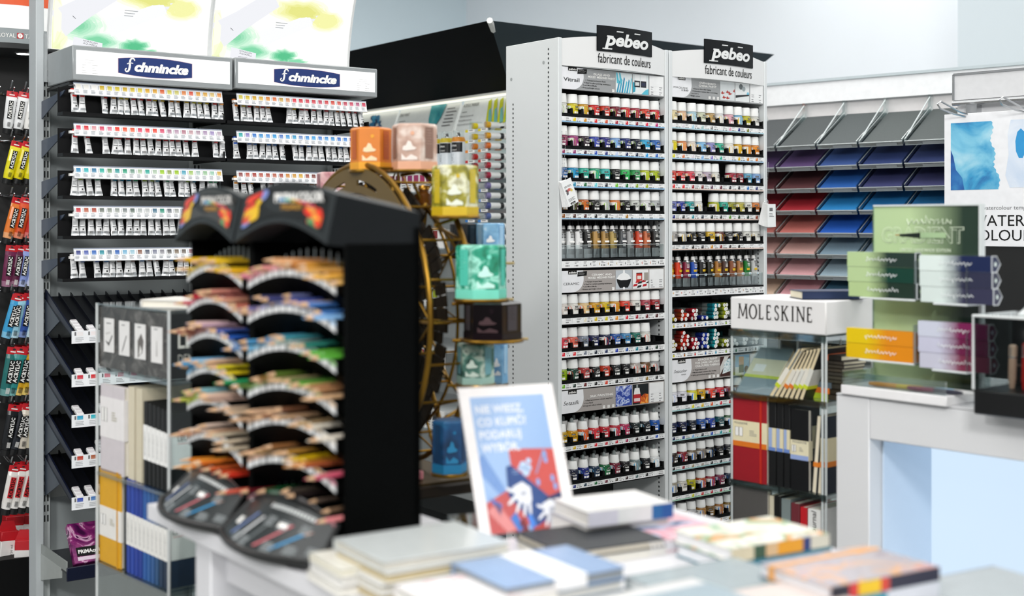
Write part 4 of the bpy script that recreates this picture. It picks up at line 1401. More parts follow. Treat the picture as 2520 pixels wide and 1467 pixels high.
def tube_row(xa, xb, v, u, k, sw, caps, bay, gaps, umax=None):
    z1 = FS.hit(u, v, 0)[1]
    H = .036
    z0 = z1 - H
    rr = random.Random(k * 11 + bay)
    # shelf: tray with sloped cheeks
    t = MB()
    zf = z0 - .054
    t.box(xa - .035, xb + .01, .0, .056, zf - .010, zf, mat('0b0c0e', .45, spec=.2))
    t.box(xb + .006, xb + .01, .004, YB, zf - .010, zf + .02, mat('0b0c0e', .45, spec=.2))
    t.box(xa - .035, xb + .01, .050, .054, zf, z1 - .012, mat('0b0c0e', .5, spec=.2))
    sh = t.build('tube_shelf', w)
    if bay == 0:
        c = MB()
        xo = xa - .026
        c.hexa([(xo, .0, z0 + .012), (xo, YB, z0 - .006), (xo, YB, zf - .012), (xo, .02, z0 + .002)], [(xo - .003, .0, z0 + .012), (xo - .003, YB, z0 - .006), (xo - .003, YB, zf - .012), (xo - .003, .02, z0 + .002)], mat('2c3548', .32))
        c.box(xo - .006, xo, YB - .012, YB - .002, zf - .012, z0 + .002, mat('27324c', .35))
        c.build('cheek', sh)
    # colour strip
    s = MB()
    s.M = T(0, 0, z0, 0, radians(-14))
    s.box(xa, xb, -.002, .0, 0, H, mat('eceef1', .3))
    s.box(xa, xb, -.003, .004, H, H + .003, mat('8a93a4', .3))
    s.box(xa, xb, -.006, 0, -.002, 0, mat('d8dadc', .3))
    n = len(sw)
    p = (xb - xa) / n
    for i, h in enumerate(sw):
        a = xa + p * (i + .22)
        s.quad(a - p * .14, a + p * .68, H * .30, H * .93, -.0024, mat('f4f5f6', .4))
        for q in range(4):
            hh = mixc(h, 'ffffff', .10 * q if q < 3 else .35)
            s.quad(a + p * .05, a + p * .62, H * (.50 + .095 * (3 - q)), H * (.595 + .095 * (3 - q)), -.0028, mat(hh, .4))
        s.quad(a - p * .12, a - p * .06, H * .5, H * .86, -.0028, mat('8f9496', .5))
        s.lines(a - p * .1, a + p * .5, H * .08, H * .42, 3, mat('a9adb2', .5), -.0028, .6, .3, rr)
    st = s.build('colour_strip', sh)
    e = MB(); e.box(xa - .014, xa - .002, -.004, .012, z0 + .006, z0 + .014, PAPER); e.build('strip_clip', st)
    # tubes
    rowname = ('top', 'second', 'third', 'fourth', 'fifth')[k]
    cnt = 0
    x = xa + .004
    i = 0
    while x < xb + .005:
        if i not in gaps:
            h = rr.choice(caps)
            M = FS.M(x + rr.uniform(-.002, .002), .010 + rr.uniform(-.003, .003), zf + .001, rr.uniform(-.35, .35), radians(-16), radians(rr.uniform(-4, 4)))
            lab = 'white watercolour tube, %s cap, %s in %s row under %s' % (cname(h), ORD[min(cnt, 38)], rowname, 'the longer lit sign' if bay == 0 else 'sign by dark header')
            inst('watercolour_tube', wtube(h, rr.randrange(4)), M, lab, 'paint tube', 'tubes in the %s row' % rowname + (' below the longer sign' if bay == 0 else ' below the shorter sign'))
            cnt += 1
        x += rr.uniform(.0215, .0262)
        i += 1


GAPS = [{2, 3}, {1, 3, 17, 18}, {4}, set(), {2}]
for k, v in enumerate((203, 304, 409, 508, 613)):
    tube_row(0.0, sx_(548), v, 183, k, J(SW[k]), CAPS[k], 0, GAPS[k])
for k, v in enumerate((230, 323, 421)):
    tube_row(sx_(584), sx_(903), v, 584, k, J(SWR[k]), [['d8b820', 'd87828', 'c82830', 'e8e8e8'], ['2858b0', 'e8e8e8', '3070c0', 'e8e8e8'], ['a03028', 'e8e8e8', 'c08030']][k], 1, [{6, 7}, {1, 8}, {3}][k])
# the top row's rail end on the slotted post
mb = MB(); mb.tube([(sx_(126, YB - .01, 203), YB - .01, sz(203, 126, YB - .01)), (.0, .0, sz(210))], .003, STEEL); mb.build('rail', w)

# stepped drawers of half pans below
PANW = mat('e9e9ea', .35)
def pan_mesh():
    def f():
        b, l = MB(), MB()
        b.box(-.011, .011, -.009, .009, 0, .012, PANW, .003, 2)
        l.box(-.008, .008, -.006, .006, .012, .0126, mat('d8d4d8', .3), 0)
        l.lines(-.006, .006, 0, 0, 1, INKG) if False else None
        return [('watercolour_pan', b.mesh('watercolour_pan'), -1), ('wrapper_print', l.mesh('wrapper_print'), 0)]
    return cached('pan', f)


PT = [(812, 712, 'e8e4e4 e8e0e0 e8e4e8 e0d8d8 e0d8d8 d8d8e0', ((0, 4), (1, 2), (2, 2), (3, 3), (4, 2))), (919, 815, 'c82838 c82028 c86878 c83850 d06080 d82818', ((0, 2), (1, 2), (2, 3), (3, 3), (4, 2))),
      (1019, 908, '2898c0 28a8b8 2890a8 209088 609060 288888', ((0, 3), (2, 3), (3, 3), (4, 2))), (1119, 1004, 'b83828 a85838 983828 606860 808880 889088', ((0, 2), (1, 2), (2, 4), (3, 3), (4, 2))),
      (1222, 1102, '3048a8 4070b0 2860b8 208090 607080 2858a8', ((0, 3), (1, 3), (2, 3), (3, 2), (4, 3)))]
for k, (vf, vb, sw, pans) in enumerate(PT):
    xo, zf_ = FS.hit(176, vf, -.02)
    yb_ = YB - .004
    _, zb_ = FS.hit(107, vb, yb_)
    Lx = .52
    t = MB()
    y0, y1 = -.02, yb_
    t.hexa([(xo, y0, zf_), (xo, y1, zb_), (xo, y1, zb_ - .03), (xo, y0, zf_ - .022)], [(xo + .005, y0, zf_), (xo + .005, y1, zb_), (xo + .005, y1, zb_ - .03), (xo + .005, y0, zf_ - .022)], NAVY)
    t.hexa([(xo, y0, zf_ - .018), (xo + Lx, y0, zf_ - .018), (xo + Lx, y1, zb_ - .024), (xo, y1, zb_ - .024)], [(xo, y0, zf_ - .022), (xo + Lx, y0, zf_ - .022), (xo + Lx, y1, zb_ - .028), (xo, y1, zb_ - .028)], mat('0b0d14', .4))
    for q in range(1, 14):
        xx = xo + .005 + q * .038
        t.hexa([(xx, y0 + .002, zf_ - .008), (xx, y1, zb_ - .012), (xx, y1, zb_ - .024), (xx, y0 + .002, zf_ - .018)], [(xx + .003, y0 + .002, zf_ - .008), (xx + .003, y1, zb_ - .012), (xx + .003, y1, zb_ - .024), (xx + .003, y0 + .002, zf_ - .018)], mat('0c0f18', .35))
    o = t.build('pan_drawer', w)
    b = MB()
    b.prism([(a, c) for a, c in ((0, 0), (.1, -.02), (.1, .1), (0, .06))], 0, .004, NAVY) if False else None
    b.hexa([(xo - .001, YB - .005, zb_ - .03), (xo - .001, .10, zf_ + (zb_ - zf_) * .42 - .028), (xo - .001, YB - .02, zb_ - .15), (xo - .001, YB - .005, zb_ - .15)], [(xo + .003, YB - .005, zb_ - .03), (xo + .003, .10, zf_ + (zb_ - zf_) * .42 - .028), (xo + .003, YB - .02, zb_ - .15), (xo + .003, YB - .005, zb_ - .15)], mat('39414c', .4))
    b.build('bracket', o)
    s = MB()
    s.box(xo, xo + Lx, y0 - .003, y0 - .0005, zf_ - .042, zf_ - .004, mat('eceef1', .3))
    for i in range(12):
        h = J(sw)[i % 6]
        a = xo + .008 + i * .0415
        s.quad(a, a + .005, zf_ - .018, zf_ - .007, y0 - .0034, INKG)
        for q in range(4):
            s.quad(a + .008, a + .026, zf_ - .010 - q * .0030, zf_ - .007 - q * .0030, y0 - .0034, mat(mixc(h, 'ffffff', .08 * q), .4))
        s.lines(a + .003, a + .03, zf_ - .038, zf_ - .024, 3, mat('b4b6ba', .5), y0 - .0034, .5, .35)
    s.build('colour_strip', o)
    slope = atan2(zb_ - zf_, y1 - y0)
    rr = random.Random(k)
    for col, n in pans:
        for q in range(n):
            f = .016 + q * .0205
            y = y0 + f * cos(slope)
            z = zf_ - .0165 + f * sin(slope)
            inst('watercolour_pan', pan_mesh(), FS.M(xo + .028 + col * .038 + rr.uniform(-.001, .001), y, z, 0, slope), 'white half pan, %s from the front, column %s of the %s sloping navy drawer' % (ORD[q], ORD[col], ('top', 'second', 'third', 'fourth', 'lowest')[k]), 'watercolour pan', 'half pans in the sloping drawers')

# flat bottom shelf with a purple pack on it
xo, zs_ = FS.hit(163, 1405, -.02)
_, zs2 = FS.hit(120, 1358, YB)
zs_ = .5 * (zs_ + zs2)
t = MB(); t.box(xo, xo + .52, -.02, YB, zs_ - .006, zs_, mat('181b24', .4)); t.box(xo, xo + .004, -.02, YB, zs_ - .006, zs_ + .03, mat('8d9290', .4)); t.box(xo, xo + .52, -.026, -.02, zs_ - .03, zs_ + .012, NAVY, .002); sh = t.build('bottom_shelf', w)
t = MB(); t.hexa([(xo - .001, YB, zs_), (xo - .001, .03, zs_), (xo - .001, .03, zs_ - .03), (xo - .001, YB, zs_ - .09)], [(xo + .003, YB, zs_), (xo + .003, .03, zs_), (xo + .003, .03, zs_ - .03), (xo + .003, YB, zs_ - .09)], mat('a3a8a6', .4)); t.build('bracket', sh)
b = MB(); b.M = T(0, 0, 0, 0, radians(-38)); b.box(0, .19, -.012, .012, 0, .135, blotch('purple_wash', ((.32, '3a0f3a'), (.45, '6c1c5c'), (.55, '8c3070'), (.62, 'd8a8c8'), (.68, '4a1444')), 16, 3, 1.5, .2), .002)
o = b.build('acrylic_pad', None, FS.M(xo + .035, .02, zs_ + .004))
tag(o, 'purple marbled flat pack lying tilted on the bottom shelf of the tube fixture', 'paint pack')
p = MB(); p.M = T(0, 0, 0, 0, radians(-38)); p.quad(.012, .09, .022, .052, -.0126, INK); p.text('PRIMAcryl', .05, .031, .017, PAPER, -.0130, w=.066, bold=.03); p.quad(.012, .09, .008, .020, -.0126, mat('d8c4d4', .5)); p.build('label', o)

# ------------------------------------------------------------------ far rack of big acrylic tubes on wire prongs, cut by the picture edge
FA = Fr(px(44, 556, 4.75), radians(30))
def az(v, u=44): return FA.hit(u, v, 0)[1]
def axx(u): return FA.hit(u, 556, 0)[0]
r = empty('acrylic_tube_rack', FA.M())
tag(r, 'black wire rack of large acrylic tubes under a round red and white sign drum', 'tube rack')
b = MB(); b.box(-.45, .16, .12, .14, 0, 2.3, mat('0d0e0f', .6)); b.build('back_panel', r)
b = MB(); b.box(-.45, .16, -.14, .12, 0, .3, BLACK); b.build('plinth', r)
# sign drum: orange over white over grey, with a dark soffit below
zd0, zd1, zd2 = az(122), az(78), az(30)
b = MB(); b.M = T(axx(86) - .12 + .02, .16, 0)
rd = .32
b.lathe([(rd, zd0), (rd + .004, zd0 + .002), (rd, zd1 - .012)], mat('878f92', .5), 40, -1.2, 1.2)
b.lathe([(rd + .001, zd1 - .012), (rd + .001, zd2 + .0)], mat('f1f3f3', .5), 40, -1.2, 1.2)
b.lathe([(rd + .002, zd2), (rd + .002, zd2 + .5)], mat('d85424', .5), 40, -1.2, 1.2)
dr = b.build('sign_drum', r)
b = MB(); b.M = T(axx(86) - .12 + .02, .16, 0)
b.W = lambda x, y, z: ((rd + .003 - y) * sin(x / rd), -(rd + .003 - y) * cos(x / rd), z)
zt_ = az(108)
b.text('ROYAL', .006, zt_, .021, PAPER, -.001, 'R', w=.058)
b.text('TALENS', .038, zt_, .021, PAPER, -.001, 'L', w=.07)
b.poly([(x + .022, -.001, zt_ + z + .0075) for x, z in ((-.011, -.010), (.011, -.010), (.011, .010), (-.011, .010))], mat('b02028', .5))
b.disc(.022, -.0016, zt_ + .0075, .0085, PAPER, 12)
b.text('T', .022, zt_ + .002, .013, mat('b02028', .5), -.002)
b.text('FINE', -.12, az(0), .03, PAPER, -.001, 'L', w=.04, bold=.03)
b.text('ACRYLICS', -.135, az(14), .022, PAPER, -.001, 'L', w=.05, bold=.03)
b.quad(-.135, -.09, az(18), az(16), -.001, PAPER)
b.build('lettering', dr)
b = MB(); b.M = T(axx(86) - .10, .16, 0); b.lathe([(0, zd0 - .018), (rd + .01, zd0 - .018), (rd + .012, zd0 + .001), (0, zd0 + .001)], mat('1d2022', .4), 40); so = b.build('soffit', r)
b = MB(); b.M = T(axx(52), -.06, zd0 - .019); b.lathe([(.030, -.004), (.036, 0), (0, 0)], STEEL, 20); b.lathe([(0, -.0045), (.026, -.0042)], glow('ffffff', 6), 16); b.build('spotlight', so)


def actube(h, dark=False, tone=None):
    def f():
        b, hd, c, l = MB(), MB(), MB(), MB()
        L = .150
        secs = [(0, .0165, .0165), (.02, .0190, .0180), (.07, .0200, .0150), (.115, .0208, .008), (.128, .0212, .0022), (L, .0212, .0012)]
        n = 14
        v, fc = [], []
        for z, a, bb in secs:
            for i in range(n):
                q = 2 * pi * i / n
                v.append((a * sin(q), -bb * cos(q), z))
        for j in range(len(secs) - 1):
            for i in range(n):
                q = (i + 1) % n
                fc.append((j, (j * n + i, j * n + q, (j + 1) * n + q, (j + 1) * n + i)))
        fc.append((0, tuple(range(n - 1, -1, -1))))
        fc.append((4, tuple((len(secs) - 1) * n + i for i in range(n))))
        body = mat(h, .25)
        for j, fa in fc:
            (hd if j == 4 else b).add([v[i] for i in fa], [list(range(len(fa)))], mat('c81c28', .3) if j == 4 else (mat(mixc(h, 'ffffff', .35), .25) if j == 0 and tone else body))
        hd.lathe([(.0, .121)], body, 3) if False else None
        hd.quad(-.010, .010, .134, .138, -.0026, PAPER)
        hd.poly([(.005 * sin(2 * pi * i / 10), -.0026, .144 + .0028 * cos(2 * pi * i / 10)) for i in range(10)], HOLE)
        c.lathe([(.0135, -.022), (.0165, -.021), (.0178, -.001), (0, 0)], mat('101112', .35), 16)
        yq = -.0195
        l.M = T(0, 0, 0)
        l.poly([(-.0085, yq, .040), (.0085, yq, .040), (.0085, -.0155, .112), (-.0085, -.0155, .112)], INK if tone != 'red' else mat('c82028', .4))
        # vertical lettering up the tube
        v_, f_ = glyphs('ACRYLIC', .03, 0, 1)
        hi = max(p[0] for p in v_)
        k = .066 / hi
        l.add([(.0058 - p[1] * .0165, yq - .0006 + (p[0] * k) / .072 * .004, .043 + p[0] * k) for p in v_], f_, PAPER if tone != 'red' else INK)
        for i in range(6):
            l.quad(-.004 + i * .0019, -.004 + i * .0019 + (.0007, .0012)[i % 2], .008, .026, -.0183, INK) if not dark else l.quad(-.004 + i * .0019, -.003 + i * .0019, .008, .026, -.0183, PAPER)
        return [('body', b.mesh('body', 1.0), -1), ('hang_tail', hd.mesh('hang_tail'), -1), ('cap', c.mesh('cap'), -1), ('label', l.mesh('label'), -1)]
    return cached(('act', h, dark, tone), f)


AROWS = [(232, 335, 'e8e9ea e8e9ea ecebe8', None), (350, 456, 'e4d81c dccc10 e0d418', None), (486, 600, 'e07828 d85020 c83028', 'y'), (602, 716, '6a2048 5c2040 8a9cd8 b0bce8', 'y'),
         (718, 840, '3a9cd0 98cce0 2c50a0 a8d0e0', 'y'), (846, 980, '1c6a68 2a8a88 d8a418 d8ac20 b06848', 'y'), (984, 1108, '101418 20242c d8cfc0 c8c0a8', None), (1130, 1250, 'e6e3de e8e5e0 e6e3de e8e5e0', 'red')]
for k, (v1, v0, cols, tone) in enumerate(AROWS):
    zt_ = az(v1 + 4)
    b = MB()
    for q in range(5):
        xx = -.14 + q * .048
        b.tube([(xx, .12, zt_ + .02), (xx, -.08, zt_ + .012), (xx, -.13, zt_ + .02), (xx + .004, -.14, zt_ + .04)], .0028, STEEL, 6)
        b.tube([(xx + .012, .12, zt_ + .012), (xx + .012, -.10, zt_ + .006), (xx + .012, -.128, zt_ + .018)], .0026, STEEL, 6)
    b.tube([(-.2, .112, zt_ + .016), (.12, .112, zt_ + .016)], .004, STEEL, 6)
    b.build('wire_prongs', r)
    cs = J(cols)
    n = len(cs)
    rr = random.Random(k + 4)
    for q, h in enumerate(cs):
        for dpt in range(2):
            xx = axx(4 + 74 * (q + .5) / n) - .012
            sc = (az(v1) - az(v0)) / .172
            M = FA.M(xx + dpt * .022, -.10 + dpt * .06, zt_ - .150 * sc + .006, rr.uniform(-.15, .15), radians(4), radians(11 + rr.uniform(-5, 5))) @ Matrix.Diagonal((sc, sc, sc, 1))
            dk = sum(int(h[i:i + 2], 16) for i in (0, 2, 4)) < 250
            inst('acrylic_tube', actube(h, dk, tone), M, 'large %s acrylic tube, %s on the %s prong row%s' % (cname(h), ORD[q], ('top', 'second', 'third', 'fourth', 'fifth', 'sixth', 'seventh', 'eighth')[k], '' if not dpt else ', rear one'), 'paint tube', 'large acrylic tubes on the %s prong row' % ORD[k])

# red gift sets hanging below
def setbox(red, txt):
    def f():
        b, p = MB(), MB()
        b.box(-.032, .032, -.028, .028, 0, .20, mat('f0eeec', .4), .002)
        tp = MB()
        tp.box(-.0325, .0325, -.0285, .0285, .165, .201, mat('c4202a', .35), .002)
        tp.prism([(-.0325, .2), (.0325, .2), (.02, .235), (-.02, .235)], -.004, .004, mat('c4202a', .35))
        if txt == 'a':
            v_, f_ = glyphs('Primary Set 5 x 120 ml', 0, 0, 1)
            hi = max(q[0] for q in v_)
            k = .13 / hi
            p.add([(.012 - q[1] * .012, -.0284, .02 + q[0] * k) for q in v_], f_, INK)
        else:
            p.poly([(-.026, -.0284, .14), (.022, -.0284, .12), (.028, -.0284, .02), (-.026, -.0284, .06)], mat('2a1a16', .4))
            for i, c in enumerate(('e8e0d8', '5a3a2c', '8a5a48', 'd8a818')):
                p.poly([(-.022 + i * .012, -.0288, .066 - i * .006), (-.012 + i * .012, -.0288, .062 - i * .006), (-.014 + i * .012, -.0288, .125 - i * .004), (-.022 + i * .012, -.0288, .128 - i * .004)], mat(c, .4))
            p.text('Portrait', .004, .008, .012, INK, -.0288, w=.03)
            p.poly([(-.026, -.0284, .0), (.028, -.0284, 0), (.028, -.0284, .02), (-.026, -.0284, .06)], mat('b88468', .5))
        return [('carton', b.mesh('carton'), -1), ('lid', tp.mesh('lid'), -1), ('print', p.mesh('print'), -1)]
    return cached(('set', txt), f)


for q, (u, v, t, y, rot) in enumerate(((16, 1440, 'a', -.05, .25), (58, 1462, 'b', -.10, -.15), (30, 1400, 'a', .05, .1), (62, 1395, 'a', .06, -.2))):
    M = FA.M(FA.hit(u, v, y)[0] - .01, y, FA.hit(u, v, y)[1], rot, 0, radians(4))
    inst('paint_set_box', setbox(1, t), M, ('white and red boxed set standing at the picture edge', 'white and red boxed set with a brown tube picture', 'red-lidded set box behind the edge one', 'red-lidded set box behind the tube picture one')[q], 'paint set', 'red boxed sets under the acrylic tubes')
t = MB(); t.box(-.45, .16, -.14, .12, az(1470) - .02, az(1470) - .001, mat('141516', .4)); t.build('shelf', r)
# ------------------------------------------------------------------ white display table in front
ZT = .98
def dz(v, z=ZT): return (HC - z) * F_PX / (v - V0)
d0 = dz(1240)
FT = Fr(px(363, 1240, d0), radians(-53))       # x runs along the long front edge towards us, y away
TABM = mat('dcdce0', .35, vary=.01, scale=5)
t = empty('display_table', FT.M())
tag(t, 'white display table carrying the coloured pencil tower and the piles of notebooks', 'table')
b = MB(); b.slab([(0, 0), (1.75, 0), (1.75, .76), (.62, .76), (.62, .36), (0, .36)], ZT - .028, ZT, TABM); b.build('table_top', t)
for k, (x, y) in enumerate(((.175, .02), (1.62, .02), (.70, .63), (1.62, .63))):
    b = MB(); b.box(x, x + .065, y, y + .10, 0, ZT - .028, TABM, .002); b.build('leg', t)
b = MB(); b.box(.24, 1.62, .05, .07, ZT - .10, ZT - .028, TABM); b.build('apron', t)

# ------------------------------------------------------------------ coloured pencil tower
DC = 1.95
FD = Fr(px(847, 1308, DC), radians(-48.8))
DM = mat('040505', .55, spec=.04)
DH = mat('24292b', .5, spec=.3)
def dv(v, d): return HC + (V0 - v) / F_PX * d
p = empty('pencil_tower', FD.M(0, 0, 0))
tag(p, 'black two-bay tower of coloured pencils standing on the white display table', 'pencil display')
WM = .287
BAYS = [(-WM, 0.0), (-WM, 0.0)]
DEP = .146
TURN = radians(-56.0 + 48.8)
MB2 = T(-WM - .004, .002, 0, TURN)          # the second bay stands at a slight angle to the first
BM = [Matrix.Identity(4), MB2]
TOPZ = dv(480, DC)
TZ = [dv(v, DC + .11) for v in (657, 746, 841, 938, 1024, 1120, 1217)]
ARCH = .026
for k, m_ in enumerate(BM):
    b = MB(); b.box(-WM + .002, 0, DEP - .012, DEP, ZT, TOPZ - .05, DM); b.build('back_panel', p, m_)
    for x0, x1 in ((-.008, 0), (-WM, -WM + .008)):
        b = MB(); b.box(x0, x1, .002, DEP, ZT, dv(600, DC), DM, .002); b.build('side_panel', p, m_)
    b = MB(); b.box(-WM + .002, -.002, .06, DEP, ZT, ZT + .02, DM); b.build('base', p, m_)


def header_shape(x0, x1, inset=0.0, n=14):
    w_ = x1 - x0
    zc, zl = dv(600, DC + .1), dv(478, DC + .1)
    top = [(x0 + w_ * i / n, zl - .002 + .022 * sin(pi * i / n) - inset) for i in range(n + 1)]
    bot = [(x1 - w_ * i / n, zc + .034 * sin(pi * i / n) + inset) for i in range(n + 1)]
    return top, bot


for bi, (x0, x1) in enumerate(BAYS):
    n = 14
    top, bot = header_shape(x0 + .002, x1 - .002)
    h = MB()
    y0 = -.030
    # front band: strips between the lower and upper arch, with depth running back and down
    for i in range(n):
        a, c = top[i], top[i + 1]
        d_, e_ = bot[n - i], bot[n - i - 1]
        h.add([(d_[0], y0, d_[1]), (e_[0], y0, e_[1]), (c[0], y0 + .018, c[1]), (a[0], y0 + .018, a[1]), (d_[0], y0 + .06, d_[1]), (e_[0], y0 + .06, e_[1]), (c[0], DEP, c[1] - .028), (a[0], DEP, a[1] - .028)],
              [(0, 1, 2, 3), (3, 2, 6, 7), (1, 0, 4, 5)], DH)
    for xx, tt, bb in ((x0 + .002, top[0], bot[-1]), (x1 - .002, top[-1], bot[0])):
        h.add([(xx, y0, bb[1]), (xx, DEP, bb[1] - .018), (xx, DEP, tt[1] - .028), (xx, y0 + .018, tt[1])], [(0, 1, 2, 3)], mat('15181a', .5, spec=.15))
    ho = h.build('header', p, BM[bi])
    s = MB()
    X = lambda f: x0 + (x1 - x0) * f
    def Zf(fx, fz):   # point on the slanted header face
        i = fx * n
        k = min(n - 1, int(i)); r_ = i - k
        zt_ = top[k][1] * (1 - r_) + top[k + 1][1] * r_
        zb_ = bot[n - k][1] * (1 - r_) + bot[n - k - 1][1] * r_
        return (X(fx), y0 + .018 * fz - .0015, zb_ + (zt_ - zb_) * fz)
    def patch(fx0, fx1, fz0, fz1, m, dy=0):
        N = 8
        pts = [Zf(fx0 + (fx1 - fx0) * i / N, fz0) for i in range(N + 1)] + [Zf(fx1 - (fx1 - fx0) * i / N, fz1) for i in range(N + 1)]
        s.poly([(a, b_ - dy, c) for a, b_, c in pts], m)
    patch(.07, .93, .17, .90, mat('0d0f10' if bi == 0 else '2c2824', .3))  # second bay's paler brown field carries a reflection in its colour
    rr = random.Random(4)
    cols = ('c82a20', 'd84a28', 'e0b818', 'e0a020', '3a7a3c', '5a70b8', '8888c0', 'd86028', 'c03020')
    for i in range(46):
        fx, fz = rr.uniform(.09, .33), rr.uniform(.20, .86)
        if fx > .26 and fz < .5 or fx > .26 + .06 * fz: continue
        c = 'd83a24' if fx < .2 and fz > .55 else ('e0b418' if .17 < fx < .29 and .3 < fz < .65 else ('7888c4' if fx > .28 or fz < .3 else rr.choice(cols)))
        a0 = rr.uniform(0, 3)
        pts = []
        for j in range(6):
            q = a0 + j * pi / 3
            pts.append(Zf(min(.38, max(.08, fx + .035 * cos(q))), min(.89, max(.18, fz + .09 * sin(q)))))
        s.poly([(a, b_ - .0004 - i * 1e-5, c_) for a, b_, c_ in pts], mat(c, .35))
    for i in range(26):
        fx, fz = rr.uniform(.74, .90), rr.uniform(.20, .55)
        if fx + fz * .5 < .92: continue
        c = rr.choice(('d84a20', 'e07028', 'd83420', 'e09838', '4a8a58', 'c83028'))
        a0 = rr.uniform(0, 3)
        pts = [Zf(min(.92, fx + .03 * cos(a0 + j * pi / 3)), max(.18, fz + .08 * sin(a0 + j * pi / 3))) for j in range(6)]
        s.poly([(a, b_ - .0004 - i * 1e-5, c_) for a, b_, c_ in pts], mat(c, .35))
    pm = PAPER if bi == 0 else mat('d8d4d0', .5)
    q = Zf(.665, .62)
    s.text('PRISMACOLOR', q[0], q[2] - .004, .0195, pm, q[1] - .0012, w=WM * .50, bold=.045)
    for i, c in enumerate(('2a90c8', '58b0a0', 'c8a830', 'd86828', 'd02858', 'a01870')):
        fx = .47 + .06 * i
        A, B_ = Zf(fx, .535), Zf(fx + .06, .535)
        s.poly([(A[0], A[1] - .001, A[2]), (B_[0], B_[1] - .001, B_[2]), (B_[0], B_[1] - .001, B_[2] + .004), (A[0], A[1] - .001, A[2] + .004)], mat(c, .4))
    q = Zf(.62, .38)
    s.text('PREMIER', q[0], q[2] - .002, .0115, mat('b8862c', .4), q[1] - .001, w=WM * .22, bold=.02)
    s.build('print', ho)

PC_R = ['e08898 e89098 e08088 e8a0a0 e0a878 d89050 e0a040 d89838 e0a848', 'c8a8b0 7870a0 484870 383c70 30489a 4858a8 c0b0b0 4a80c8 80b0e0', '60a8d0 4890c0 3a80b8 4898b8 b0c0b8 3a8088 308070 60b040 58a838',
        '587838 687028 806030 58702c a09068 3f6a30 68a040 b08058 d0a880', 'b08868 c09878 a87858 b89070 7a5038 a88868 b89a70 d8d0c0 d8cfc0', 'b88060 a87048 987850 906038 b08030 d8b018 c88030 a05030 b84860', '601820 202850 184828 202020 181818 282020 302828 503828 d86878']
PC_L = ['e0c050 e0b820 e0b010 d8a818 e0b828 e8c030 d8b020 e0a820', 'c04058 a02038 b82838 c02c3c d08878 c87870 c88068 b86858', 'a05848 804038 703028 d0b0b0 b898a8 3a58a8 2a58b0 2868b8', '3888c0 4a98c8 70a8d0 98b8c8 d0a888 d8c828 d8c020 289058',
        'a0b828 90a820 b0c040 80b0b8 c8b0a0 c8a898 c0a898 b8a088', 'c08868 b07858 d8c0b0 d0b8a8 c89878 c8c0a8 c8b8a0 c0b098', 'd89030 d88028 e09838 d87028 d06030 c84828 c03020 c83020']


def pencil(h):
    def f():
        b, wd_, ld = MB(), MB(), MB()
        hx = mat(h, .3)
        b.lathe([(.0036, 0), (.0038, .002), (.0038, .124)], hx, 6)
        wd_.lathe([(.0038, .124), (.0015, .137)], mat('d8b08a', .6), 8)
        ld.lathe([(.0015, .137), (0, .142)], hx, 8)
        return [('barrel', b.mesh('barrel'), -1), ('sharpened_wood', wd_.mesh('sharpened_wood'), -1), ('lead', ld.mesh('lead'), -1)]
    return cached(('pencil', h), f)


